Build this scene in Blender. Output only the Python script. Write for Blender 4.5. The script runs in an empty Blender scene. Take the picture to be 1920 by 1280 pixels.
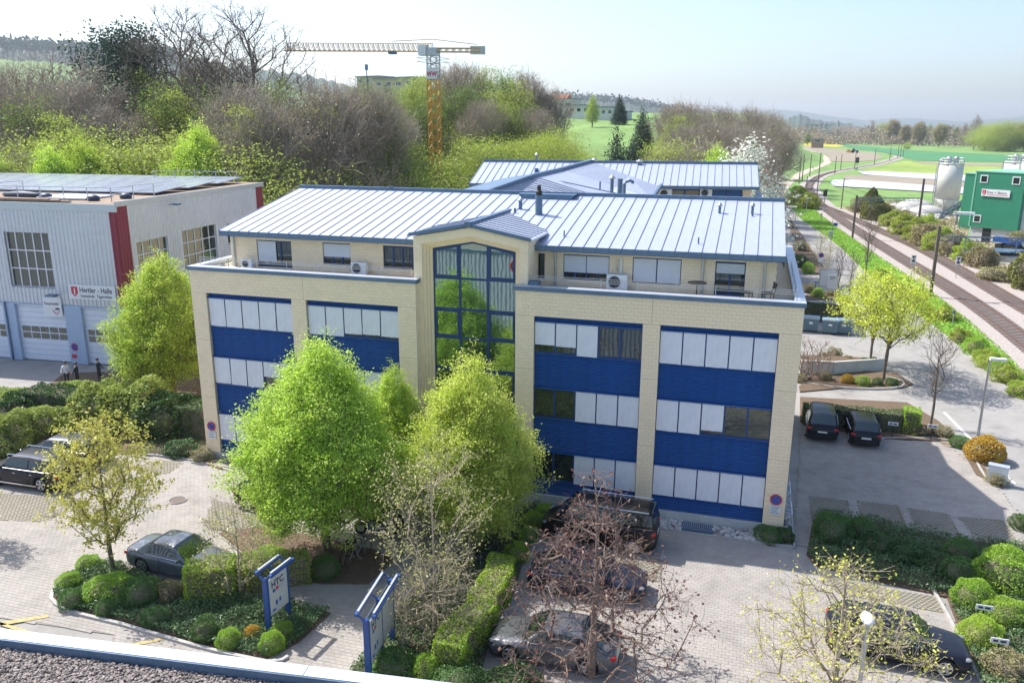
import bpy, math, random
import numpy as np
from mathutils import Vector, Matrix
S = bpy.context.scene
COL = S.collection
# ------------------------------------------------------------------ camera
CAM = (27.1409, -35.4792, 17.8915); FPX = 1528.4346; PITCH = .2593; YAW = -.2873; ROLL = .0043
_F = np.array([math.sin(YAW)*math.cos(PITCH), math.cos(YAW)*math.cos(PITCH), -math.sin(PITCH)])
_R = np.array([math.cos(YAW), -math.sin(YAW), 0.]); _U = np.cross(_R, _F)
_R, _U = _R*math.cos(ROLL)+_U*math.sin(ROLL), _U*math.cos(ROLL)-_R*math.sin(ROLL)
_C = np.array(CAM)
cam = bpy.data.objects.new('camera', bpy.data.cameras.new('camera')); COL.objects.link(cam)
cam.data.lens = FPX/1920*36; cam.data.sensor_width = 36; cam.data.clip_end = 30000; cam.data.clip_start = .3
cam.matrix_world = Matrix(((_R[0], _U[0], -_F[0], _C[0]), (_R[1], _U[1], -_F[1], _C[1]), (_R[2], _U[2], -_F[2], _C[2]), (0, 0, 0, 1)))
S.camera = cam
# ------------------------------------------------------------------ light
SUNDIR = Vector((.80, -.28, -1.0)).normalized()
W = bpy.data.worlds.new('World'); S.world = W; W.use_nodes = True
nt = W.node_tree; nt.nodes.clear()
sky = nt.nodes.new('ShaderNodeTexSky'); sky.sky_type = 'NISHITA'; sky.sun_disc = False
sky.sun_elevation = math.asin(-SUNDIR.z); sky.sun_rotation = math.atan2(-SUNDIR.x, -SUNDIR.y)
sky.altitude = 400; sky.air_density = 1.0; sky.dust_density = 3.0; sky.ozone_density = 3.0
bg = nt.nodes.new('ShaderNodeBackground'); bg.inputs[1].default_value = .12
wo = nt.nodes.new('ShaderNodeOutputWorld'); nt.links.new(sky.outputs[0], bg.inputs[0]); nt.links.new(bg.outputs[0], wo.inputs[0])
sl = bpy.data.lights.new('sun', 'SUN'); sl.energy = 3.5; sl.angle = math.radians(.5); sl.color = (1, .95, .87)
so = bpy.data.objects.new('sun', sl); COL.objects.link(so); so.rotation_euler = SUNDIR.to_track_quat('-Z', 'Y').to_euler()
S.view_settings.view_transform = 'Standard'; S.view_settings.look = 'None'; S.view_settings.gamma = 1
S.view_settings.use_curve_mapping = False; S.view_settings.exposure = 1.08
S.render.engine = 'CYCLES'
S.cycles.volume_bounces = 0; S.cycles.max_bounces = 6; S.cycles.transparent_max_bounces = 6
R = random.Random(7)
# ------------------------------------------------------------------ survey helpers: a sight line of the survey meets a real plane
def ray(u, v): return _F + _R*(u-960)/FPX - _U*(v-640)/FPX
def G(u, v, z=0.): d = ray(u, v); return Vector(_C + d*(z-_C[2])/d[2])
def GY(u, v, y=0.): d = ray(u, v); return Vector(_C + d*(y-_C[1])/d[1])
def GD(u, v, dist): d = ray(u, v); d = d/np.hypot(d[0], d[1]); return Vector(_C + d*dist)
# ------------------------------------------------------------------ materials
def new_mat(name):
    m = bpy.data.materials.new(name); m.use_nodes = True; n = m.node_tree; n.nodes.clear()
    return m, n, (lambda t, **k: _node(n, t, k)), n.links.new
def _node(n, t, k):
    x = n.nodes.new(t)
    for a, b in k.items(): setattr(x, a, b)
    return x
def mat(name, col, rough=.6, metal=0, var=.12, scale=3., bump=0., bscale=40., spec=.5, coat=0., aniso=(1, 1, 1), col2=None, island=0., stain=0.):
    m, n, N, L = new_mat(name)
    out = N('ShaderNodeOutputMaterial'); p = N('ShaderNodeBsdfPrincipled'); L(p.outputs[0], out.inputs[0])
    p.inputs['Roughness'].default_value = rough; p.inputs['Metallic'].default_value = metal
    p.inputs['Specular IOR Level'].default_value = spec; p.inputs['Coat Weight'].default_value = coat; p.inputs['Coat Roughness'].default_value = .03
    tc = N('ShaderNodeTexCoord'); mp = N('ShaderNodeMapping'); mp.inputs['Scale'].default_value = aniso; L(tc.outputs['Object'], mp.inputs[0])
    a = N('ShaderNodeTexNoise'); a.inputs['Scale'].default_value = scale; a.inputs['Detail'].default_value = 5; L(mp.outputs[0], a.inputs[0])
    b = N('ShaderNodeTexNoise'); b.inputs['Scale'].default_value = scale*7.3; b.inputs['Detail'].default_value = 4; L(mp.outputs[0], b.inputs[0])
    add = N('ShaderNodeMath', operation='ADD'); L(a.outputs[0], add.inputs[0]); L(b.outputs[0], add.inputs[1])
    mr = N('ShaderNodeMapRange'); mr.inputs[1].default_value = .7; mr.inputs[2].default_value = 1.3
    mr.inputs[3].default_value = 0; mr.inputs[4].default_value = 1; L(add.outputs[0], mr.inputs[0])
    mx = N('ShaderNodeMix', data_type='RGBA')
    c1 = tuple(max(0, c*(1-var)) for c in col); c2 = tuple(min(1, c*(1+var)) for c in (col2 or col))
    mx.inputs[6].default_value = (*c1, 1); mx.inputs[7].default_value = (*c2, 1); L(mr.outputs[0], mx.inputs[0])
    last = mx.outputs[2]
    if stain:
        sn = N('ShaderNodeTexNoise'); sn.inputs['Scale'].default_value = .55; sn.inputs['Detail'].default_value = 8; sn.inputs['Roughness'].default_value = .65; L(tc.outputs['Object'], sn.inputs[0])
        sr = N('ShaderNodeMapRange'); sr.inputs[1].default_value = .50; sr.inputs[2].default_value = .68; sr.inputs[3].default_value = 1; sr.inputs[4].default_value = 1-stain; L(sn.outputs[0], sr.inputs[0])
        sh = N('ShaderNodeHueSaturation'); L(last, sh.inputs['Color']); L(sr.outputs[0], sh.inputs['Value']); last = sh.outputs[0]
    if island:
        g = N('ShaderNodeNewGeometry'); r2 = N('ShaderNodeMapRange'); r2.inputs[3].default_value = 1-island; r2.inputs[4].default_value = 1+island
        L(g.outputs['Random Per Island'], r2.inputs[0]); hv = N('ShaderNodeHueSaturation'); L(last, hv.inputs['Color']); L(r2.outputs[0], hv.inputs['Value']); last = hv.outputs[0]
    L(last, p.inputs['Base Color'])
    if bump:
        bn = N('ShaderNodeTexNoise'); bn.inputs['Scale'].default_value = bscale; bn.inputs['Detail'].default_value = 4; L(mp.outputs[0], bn.inputs[0])
        bb = N('ShaderNodeBump'); bb.inputs['Strength'].default_value = bump; bb.inputs['Distance'].default_value = .02; L(bn.outputs[0], bb.inputs['Height']); L(bb.outputs[0], p.inputs['Normal'])
    return m
def leaf_mat(name, c1, c2, trans=.4):
    m, n, N, L = new_mat(name)
    out = N('ShaderNodeOutputMaterial'); d = N('ShaderNodeBsdfDiffuse'); t = N('ShaderNodeBsdfTranslucent'); mx = N('ShaderNodeMixShader'); mx.inputs[0].default_value = trans
    g = N('ShaderNodeNewGeometry'); oi = N('ShaderNodeObjectInfo')
    tc = N('ShaderNodeTexCoord'); nz = N('ShaderNodeTexNoise'); nz.inputs['Scale'].default_value = .9; nz.inputs['Detail'].default_value = 3; L(tc.outputs['Object'], nz.inputs[0])
    nm = N('ShaderNodeMapRange'); nm.inputs[1].default_value = .35; nm.inputs[2].default_value = .65; L(nz.outputs[0], nm.inputs[0])
    av = N('ShaderNodeMix', data_type='FLOAT'); av.inputs[0].default_value = .6; L(g.outputs['Random Per Island'], av.inputs[2]); L(nm.outputs[0], av.inputs[3])
    cm = N('ShaderNodeMix', data_type='RGBA'); cm.inputs[6].default_value = (*c1, 1); cm.inputs[7].default_value = (*c2, 1); L(av.outputs[0], cm.inputs[0])
    hs = N('ShaderNodeHueSaturation'); mr = N('ShaderNodeMapRange'); mr.inputs[3].default_value = .92; mr.inputs[4].default_value = 1.18; L(oi.outputs['Random'], mr.inputs[0])
    L(mr.outputs[0], hs.inputs['Value']); m2 = N('ShaderNodeMapRange'); m2.inputs[3].default_value = .492; m2.inputs[4].default_value = .505; L(oi.outputs['Random'], m2.inputs[0]); L(m2.outputs[0], hs.inputs['Hue'])
    L(cm.outputs[2], hs.inputs['Color']); L(hs.outputs[0], d.inputs[0]); L(hs.outputs[0], t.inputs[0])
    gl = N('ShaderNodeBsdfGlossy'); gl.inputs['Roughness'].default_value = .45; gl.inputs[0].default_value = (.8, .8, .8, 1); m3 = N('ShaderNodeMixShader'); m3.inputs[0].default_value = .04
    L(d.outputs[0], mx.inputs[1]); L(t.outputs[0], mx.inputs[2]); L(mx.outputs[0], m3.inputs[1]); L(gl.outputs[0], m3.inputs[2]); L(m3.outputs[0], out.inputs[0])
    return m
def glass_mat(name, dark=(.02, .03, .032), refl=.35, tint=(.8, .9, .88), rough=.02, wav=.02):
    m, n, N, L = new_mat(name)
    out = N('ShaderNodeOutputMaterial'); d = N('ShaderNodeBsdfPrincipled'); d.inputs['Base Color'].default_value = (*dark, 1); d.inputs['Roughness'].default_value = .3; d.inputs['Specular IOR Level'].default_value = .08
    g = N('ShaderNodeBsdfGlossy'); g.inputs['Roughness'].default_value = rough; g.inputs[0].default_value = (*tint, 1)
    tc = N('ShaderNodeTexCoord'); nz = N('ShaderNodeTexNoise'); nz.inputs['Scale'].default_value = .9; L(tc.outputs['Object'], nz.inputs[0])
    b = N('ShaderNodeBump'); b.inputs['Strength'].default_value = wav; b.inputs['Distance'].default_value = .1; L(nz.outputs[0], b.inputs['Height']); L(b.outputs[0], g.inputs['Normal'])
    fr = N('ShaderNodeFresnel'); fr.inputs[0].default_value = 1.5
    mr = N('ShaderNodeMapRange'); mr.inputs[1].default_value = .04; mr.inputs[2].default_value = 1; mr.inputs[3].default_value = refl; mr.inputs[4].default_value = 1; L(fr.outputs[0], mr.inputs[0])
    mx = N('ShaderNodeMixShader'); L(mr.outputs[0], mx.inputs[0]); L(d.outputs[0], mx.inputs[1]); L(g.outputs[0], mx.inputs[2]); L(mx.outputs[0], out.inputs[0])
    return m
M = {}
M['brick'] = mat('cream brick', (.92, .745, .52), .85, var=.05, scale=1.2, island=.03)
M['mortar'] = mat('mortar', (.62, .50, .34), .9)
M['stain'] = mat('stained brick', (.45, .34, .20), .9, island=.08)
M['blue'] = mat('blue coated aluminium', (.008, .078, .28), .36, var=.2, scale=.5, stain=.15, spec=.5)
M['blueframe'] = mat('dark blue window frame', (.012, .05, .17), .4, var=.1)
M['blind'] = mat('grey white blind fabric', (.76, .76, .80), .8, var=.06, scale=.7, aniso=(1, 1, .4), bump=.25, bscale=4)
M['rollblind'] = mat('white aluminium shutter', (.66, .67, .72), .6, var=.04)
M['glass'] = glass_mat('window glass', refl=.11)
M['mirror'] = glass_mat('solar control glass', dark=(.03, .045, .04), refl=.45, tint=(.62, .80, .70))
M['zinc'] = mat('weathered zinc roof', (.40, .44, .54), .5, metal=.25, var=.05, scale=.6, aniso=(1, .25, 1), island=.03)
M['seam'] = mat('zinc seam', (.26, .30, .38), .5, metal=.5)
M['zincdark'] = mat('blue grey zinc trim', (.12, .19, .29), .45, metal=.4, var=.15, scale=2)
M['coping'] = mat('pale coping metal', (.50, .54, .60), .4, metal=.4, var=.06)
M['steel'] = mat('galvanised steel', (.45, .47, .50), .4, metal=.8, var=.1)
M['concrete'] = mat('concrete', (.50, .51, .50), .85, var=.14, scale=1.5, bump=.3)
M['paver'] = mat('grey paving blocks', (.33, .305, .28), .85, var=.11, scale=.22, stain=.22, island=.05)
M['joint'] = mat('sandy joints', (.25, .225, .195), .95, var=.2, scale=4)
M['grassjoint'] = mat('mossy joint soil', (.17, .155, .09), .95, var=.3, scale=6)
M['asphalt'] = mat('light grey asphalt', (.30, .288, .275), .9, stain=.2, var=.10, scale=.22, bump=.2, bscale=90)
M['soil'] = mat('brown soil mulch', (.13, .09, .06), .95, var=.3, scale=6, bump=.6, bscale=30)
M['kerb'] = mat('concrete kerb', (.40, .39, .37), .85, var=.12)
M['yellowline'] = mat('worn yellow road paint', (.42, .34, .15), .8, var=.4, scale=9)
M['whiteline'] = mat('worn white road paint', (.62, .62, .60), .8, var=.2, scale=9)
M['pebble'] = mat('river pebbles', (.42, .41, .40), .7, var=.15, island=.35)
M['gravel'] = mat('dark roof gravel', (.25, .215, .195), .85, var=.2, island=.5)
M['ballast'] = mat('railway ballast', (.37, .325, .30), .95, var=.35, scale=5, bump=1., bscale=14)
M['sleeper'] = mat('weathered sleepers', (.24, .195, .17), .9)
M['rail'] = mat('rusty rail', (.17, .11, .08), .5, metal=.4)
M['path'] = mat('gravel path', (.44, .38, .31), .95, var=.12, scale=1)
M['tan'] = mat('excavated earth', (.42, .33, .23), .95, var=.25, scale=.3, bump=.6, bscale=3)
M['white'] = mat('white paint', (.75, .76, .78), .5, var=.04)
M['black'] = mat('black plastic', (.015, .015, .017), .5, var=.1)
M['tyre'] = mat('tyre rubber', (.02, .02, .02), .8)
M['rim'] = mat('alloy rim', (.55, .56, .58), .3, metal=.8)
M['carglass'] = glass_mat('car glass', dark=(.012, .02, .022), refl=.12)
M['red'] = mat('red lamp lens', (.55, .02, .02), .25, var=.05)
M['lens'] = mat('clear lamp lens', (.22, .24, .26), .15, var=.05)
M['plate'] = mat('number plate', (.75, .75, .72), .4, var=.02)
M['chrome'] = mat('polished trim', (.75, .76, .78), .15, metal=1, var=.02)
M['cladding'] = mat('silver corrugated cladding', (.58, .60, .66), .45, metal=.3, var=.06, scale=.4)
M['maroon'] = mat('maroon cladding', (.24, .018, .05), .45, var=.12)
M['pier'] = mat('blue grey painted pier', (.38, .48, .64), .6, var=.06)
M['door'] = mat('white sectional door', (.72, .75, .82), .5, var=.04)
M['green'] = mat('green sheet cladding', (.03, .22, .13), .5, var=.08, scale=.5)
M['greenlight'] = mat('pale green sheet cladding', (.20, .48, .32), .5, var=.06, scale=.5)
M['silo'] = mat('cream silo paint', (.55, .56, .52), .5, var=.06, scale=.4, aniso=(1, 1, .2))
M['orange'] = mat('yellow crane paint', (.58, .29, .04), .5, var=.1)
M['wood'] = mat('weathered mast wood', (.15, .12, .10), .85, var=.25, aniso=(6, 6, .5))
M['bark'] = mat('grey brown bark', (.17, .14, .11), .9, var=.3, scale=6, bump=.6)
M['paletwig'] = mat('pale twig bark', (.36, .31, .23), .9, var=.25, scale=5)
M['browntwig'] = mat('brown twig bark', (.21, .155, .125), .9, var=.3, scale=5)
M['greytwig'] = mat('grey forest twigs', (.38, .325, .27), .9, var=.25, scale=2)
M['signblue'] = mat('sign blue', (.02, .09, .38), .4)
M['signpost'] = mat('blue sign post', (.02, .075, .26), .4, var=.08)
M['signred'] = mat('sign red', (.55, .03, .06), .5)
M['signface'] = mat('grey white sign face', (.52, .55, .53), .45, var=.05)
M['ink'] = mat('dark lettering', (.03, .035, .06), .6)
M['beige'] = mat('beige render wall', (.46, .38, .28), .9)
M['redroof'] = mat('red tiles', (.36, .12, .07), .8, var=.2)
M['housewall'] = mat('pale render wall', (.55, .55, .56), .8)
M['tarp'] = mat('dark tarpaulin', (.02, .04, .08), .5)
M['plank'] = mat('weathered planks', (.28, .20, .14), .85, var=.3)
M['skin'] = mat('skin', (.5, .32, .24), .6, var=.03)
M['shirt'] = mat('white shirt', (.72, .72, .76), .8, var=.03)
M['cloth'] = mat('dark cloth', (.03, .035, .05), .9)
M['container'] = mat('grey waste container plastic', (.10, .17, .22), .5)
M['containerlid'] = mat('light container lid', (.24, .33, .40), .5)
M['solar'] = mat('solar panel', (.33, .37, .47), .2, var=.05, spec=.7)
LM = {}
LM['hornbeam'] = leaf_mat('fresh hornbeam leaves', (.38, .56, .05), (.58, .72, .13), .55)
LM['hornyellow'] = leaf_mat('yellowish hornbeam leaves', (.56, .72, .09), (.74, .86, .20), .6)
LM['yellow'] = leaf_mat('yellow green young leaves', (.48, .48, .06), (.62, .62, .15))
LM['pale'] = leaf_mat('pale opening leaves', (.36, .36, .12), (.50, .48, .20))
LM['maple'] = leaf_mat('lime maple leaves', (.48, .56, .03), (.62, .68, .09))
LM['forest'] = leaf_mat('forest green leaves', (.15, .24, .04), (.22, .31, .07))
LM['forestlight'] = leaf_mat('light forest leaves', (.32, .41, .05), (.42, .50, .10))
LM['dark'] = leaf_mat('dark needles', (.02, .06, .035), (.045, .10, .06), .15)
LM['ivy'] = leaf_mat('ivy dark leaves', (.03, .09, .02), (.08, .16, .04), .2)
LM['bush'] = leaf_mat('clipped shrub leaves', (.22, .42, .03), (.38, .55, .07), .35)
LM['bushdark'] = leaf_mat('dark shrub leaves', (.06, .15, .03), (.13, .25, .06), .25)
LM['hedge'] = leaf_mat('fresh hedge leaves', (.28, .48, .03), (.46, .62, .08), .4)
LM['juniper'] = leaf_mat('juniper green', (.26, .36, .07), (.40, .48, .13), .35)
LM['groundcover'] = leaf_mat('ground cover leaves', (.05, .12, .04), (.15, .24, .10), .2)
LM['golden'] = leaf_mat('golden orange leaves', (.50, .30, .03), (.60, .45, .06), .3)
LM['brown'] = leaf_mat('dry brown leaves', (.13, .065, .045), (.22, .11, .08), .2)
LM['buff'] = leaf_mat('buff catkin leaves', (.31, .27, .14), (.38, .34, .18), .3)
LM['budbrown'] = leaf_mat('brown twig buds', (.28, .225, .17), (.34, .28, .21), .2)
LM['blossom'] = leaf_mat('white blossom', (.55, .58, .50), (.70, .72, .64), .3)
LM['thuja'] = leaf_mat('olive thuja', (.13, .15, .03), (.22, .22, .06), .2)
LM['grass'] = leaf_mat('bright verge grass', (.22, .40, .04), (.30, .48, .07), .3)
LM['lightbrown'] = leaf_mat('dull shrub leaves', (.26, .25, .11), (.34, .31, .16), .25)
# ------------------------------------------------------------------ mesh helpers
class MB:
    def __init__(s): s.v = []; s.f = []
    def add(s, vs, fs):
        b = len(s.v); s.v += [tuple(v) for v in vs]; s.f += [tuple(i+b for i in f) for f in fs]; return s
    def box(s, x0, x1, y0, y1, z0, z1):
        return s.add([(x0, y0, z0), (x1, y0, z0), (x1, y1, z0), (x0, y1, z0), (x0, y0, z1), (x1, y0, z1), (x1, y1, z1), (x0, y1, z1)],
                     [(0, 3, 2, 1), (4, 5, 6, 7), (0, 1, 5, 4), (1, 2, 6, 5), (2, 3, 7, 6), (3, 0, 4, 7)])
    def bar(s, p0, p1, w, h=None, up=(0, 0, 1)):
        p0 = Vector(p0); p1 = Vector(p1); d = (p1-p0).normalized(); h = h or w; up = Vector(up)
        if abs(d.dot(up)) > .98: up = Vector((1, 0, 0))
        a = d.cross(up).normalized()*w/2; b = a.cross(d).normalized()*h/2
        return s.add([p0-a-b, p0+a-b, p0+a+b, p0-a+b, p1-a-b, p1+a-b, p1+a+b, p1-a+b],
                     [(0, 3, 2, 1), (4, 5, 6, 7), (0, 1, 5, 4), (1, 2, 6, 5), (2, 3, 7, 6), (3, 0, 4, 7)])
    def tube(s, pts, r, n=8, caps=True):
        pts = [Vector(p) for p in pts]; rs = r if isinstance(r, (list, tuple)) else [r]*len(pts); b = len(s.v)
        for i, p in enumerate(pts):
            d = (pts[min(i+1, len(pts)-1)]-pts[max(i-1, 0)]).normalized()
            u = Vector((0, 0, 1)) if abs(d.z) < .9 else Vector((1, 0, 0))
            a = d.cross(u).normalized(); c = d.cross(a)
            for k in range(n):
                t = 2*math.pi*k/n; s.v.append(tuple(p+(a*math.cos(t)+c*math.sin(t))*rs[i]))
        for i in range(len(pts)-1):
            for k in range(n):
                s.f.append((b+i*n+k, b+i*n+(k+1) % n, b+(i+1)*n+(k+1) % n, b+(i+1)*n+k))
        if caps: s.f.append(tuple(b+k for k in range(n))[::-1]); s.f.append(tuple(b+(len(pts)-1)*n+k for k in range(n)))
        return s
    def prism(s, poly, z0, z1, axis='z'):
        n = len(poly)
        f = {'z': lambda p, q: (p[0], p[1], q), 'y': lambda p, q: (p[0], q, p[1]), 'x': lambda p, q: (q, p[0], p[1])}[axis]
        return s.add([f(p, z0) for p in poly]+[f(p, z1) for p in poly],
                     [tuple(range(n))[::-1], tuple(range(n, 2*n))]+[(i, (i+1) % n, n+(i+1) % n, n+i) for i in range(n)])
    def slab(s, q, t):
        """quad q (4 points) with thickness t downwards"""
        q = [Vector(p) for p in q]; lo = [p-Vector((0, 0, t)) for p in q]
        return s.add(q+lo, [(0, 1, 2, 3), (7, 6, 5, 4)]+[(i, 4+i, 4+(i+1) % 4, (i+1) % 4) for i in range(4)])
    def quad(s, *q): return s.add(q, [tuple(range(len(q)))])
    def disc(s, c, r, ax=(0, -1, 0), t=.01, n=20): c = Vector(c); return s.tube([c, c+Vector(ax)*t], r, n)
    def sphere(s, c, r, n=8, sz=(1, 1, 1)):
        c = Vector(c); b = len(s.v); m = n//2+1
        for i in range(m+1):
            for k in range(n):
                a = math.pi*i/m; t = 2*math.pi*k/n
                s.v.append((c.x+r*sz[0]*math.sin(a)*math.cos(t), c.y+r*sz[1]*math.sin(a)*math.sin(t), c.z+r*sz[2]*math.cos(a)))
        for i in range(m):
            for k in range(n): s.f.append((b+i*n+k, b+(i+1)*n+k, b+(i+1)*n+(k+1) % n, b+i*n+(k+1) % n))
        return s
    def mesh(s, name, m=None, smooth=False):
        me = bpy.data.meshes.new(name); me.from_pydata(s.v, [], s.f); me.update()
        if m: me.materials.append(m)
        if smooth: me.polygons.foreach_set('use_smooth', [True]*len(me.polygons))
        return me
def tag(o, label=None, cat=None, group=None, kind=None):
    for k, v in (('label', label), ('category', cat), ('group', group), ('kind', kind)):
        if v: o[k] = v
    return o
def link(name, me, parent=None, loc=(0, 0, 0), rz=0., sc=None):
    o = bpy.data.objects.new(name, me); COL.objects.link(o)
    if parent is not None: o.parent = parent
    o.location = loc; o.rotation_euler = (0, 0, rz)
    if sc: o.scale = sc
    return o
def part(name, mb, m, parent=None, smooth=False, kind=None, label=None, loc=(0, 0, 0), rz=0.):
    me = mb.mesh(name, m, smooth) if isinstance(mb, MB) else mb
    return tag(link(name, me, parent, loc, rz), kind=kind, label=label)
def thing(name, label, cat, loc=(0, 0, 0), rz=0., group=None): return tag(link(name, None, None, loc, rz), label, cat, group)
def wpart(name, mb, m, root, **k):
    """a part whose mesh was made in world coordinates under an unrotated root"""
    l = root.location; p = root.parent
    while p is not None: l = l+p.location; p = p.parent
    return part(name, mb, m, root, loc=-l, **k)
def struct(name, mb, m, label=None): return tag(part(name, mb, m), label, kind='structure')
def np_mesh(name, V, F, m, smooth=False):
    V = np.asarray(V, dtype=np.float32); F = np.asarray(F, dtype=np.int32); me = bpy.data.meshes.new(name)
    me.vertices.add(len(V)); me.vertices.foreach_set('co', V.ravel()); k = F.shape[1]
    me.loops.add(F.size); me.loops.foreach_set('vertex_index', F.ravel()); me.polygons.add(len(F))
    me.polygons.foreach_set('loop_start', np.arange(0, F.size, k, dtype=np.int32)); me.polygons.foreach_set('use_smooth', np.full(len(F), smooth)); me.update(calc_edges=True)
    if m: me.materials.append(m)
    return me
def np_boxes(lo, hi, name, m, sides=5):
    lo = np.asarray(lo, float); hi = np.asarray(hi, float); n = len(lo)
    ix = np.array([[0, 0, 0], [1, 0, 0], [1, 1, 0], [0, 1, 0], [0, 0, 1], [1, 0, 1], [1, 1, 1], [0, 1, 1]])
    V = lo[:, None, :]+(hi-lo)[:, None, :]*ix[None]
    f = np.array([(4, 5, 6, 7), (0, 1, 5, 4), (1, 2, 6, 5), (2, 3, 7, 6), (3, 0, 4, 7), (0, 3, 2, 1)])[:sides]
    F = f[None]+np.arange(n)[:, None, None]*8
    return np_mesh(name, V.reshape(-1, 3), F.reshape(-1, 4), m)
def lettering(txt, size, m, parent, loc, rot, name='lettering', bold=0., align='LEFT', depth=.012, xs=1.):
    c = bpy.data.curves.new('text', 'FONT'); c.body = txt; c.size = size; c.extrude = depth; c.offset = bold; c.align_x = align; c.resolution_u = 3
    t = bpy.data.objects.new('text', c); COL.objects.link(t); bpy.context.view_layer.update()
    me = bpy.data.meshes.new_from_object(t.evaluated_get(bpy.context.evaluated_depsgraph_get())); bpy.data.objects.remove(t)
    me.materials.clear(); me.materials.append(m)
    o = link(name, me, parent, loc); o.rotation_euler = rot; o.scale = (xs, 1, 1); return o
def inpoly(P, poly):
    x, y = P[:, 0], P[:, 1]; r = np.zeros(len(P), bool); n = len(poly)
    for i in range(n):
        x0, y0 = poly[i][:2]; x1, y1 = poly[(i+1) % n][:2]
        if y0 == y1: continue
        c = ((y0 > y) != (y1 > y)) & (x < (x1-x0)*(y-y0)/(y1-y0)+x0); r ^= c
    return r
def sheet(name, pts, z, m, label=None):
    mb = MB(); mb.quad(*[(p[0], p[1], z) for p in pts]); return struct(name, mb, m, label)
# ------------------------------------------------------------------ vegetation generators (meshes are shared between alike plants)
def seg_mesh(name, P0, P1, R0, R1, m):
    Vs = []; Fs = []; off = 0
    for k, sel in ((7, R0 > .07), (4, (R0 <= .07) & (R0 > .018)), (3, R0 <= .018)):
        p0, p1, r0, r1 = P0[sel], P1[sel], R0[sel], R1[sel]; n = len(p0)
        if not n: continue
        d = p1-p0; d /= np.linalg.norm(d, axis=1)[:, None]+1e-9
        up = np.where(np.abs(d[:, 2:3]) > .9, np.array([[1., 0, 0]]), np.array([[0, 0, 1.]]))
        a = np.cross(d, up); a /= np.linalg.norm(a, axis=1)[:, None]+1e-9; b = np.cross(d, a)
        t = np.arange(k)*2*np.pi/k; ring = a[:, None, :]*np.cos(t)[None, :, None]+b[:, None, :]*np.sin(t)[None, :, None]
        V = np.concatenate([p0[:, None]+ring*r0[:, None, None], p1[:, None]+ring*r1[:, None, None]], 1)
        i = np.arange(k); f = np.stack([i, (i+1) % k, k+(i+1) % k, k+i], 1)
        F = f[None]+np.arange(n)[:, None, None]*2*k+off
        Vs.append(V.reshape(-1, 3)); Fs.append(F.reshape(-1, 4)); off += n*2*k
    return np_mesh(name, np.concatenate(Vs), np.concatenate(Fs), m, True)
def leaves_mesh(name, C, size, m, rng, up=.5, asp=.6):
    n = len(C); nr = rng.normal(size=(n, 3)); nr[:, 2] = np.abs(nr[:, 2])+up; nr /= np.linalg.norm(nr, axis=1)[:, None]
    a = np.cross(nr, rng.normal(size=(n, 3))); a /= np.linalg.norm(a, axis=1)[:, None]+1e-9; b = np.cross(nr, a)
    s = size*(.6+.8*rng.random(n))[:, None]*.5
    V = np.stack([C-a*s, C-b*s*asp+nr*s*.25, C+a*s, C+b*s*asp+nr*s*.25], 1).reshape(-1, 3)
    return np_mesh(name, V, np.arange(4*n).reshape(-1, 4), m)
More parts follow.
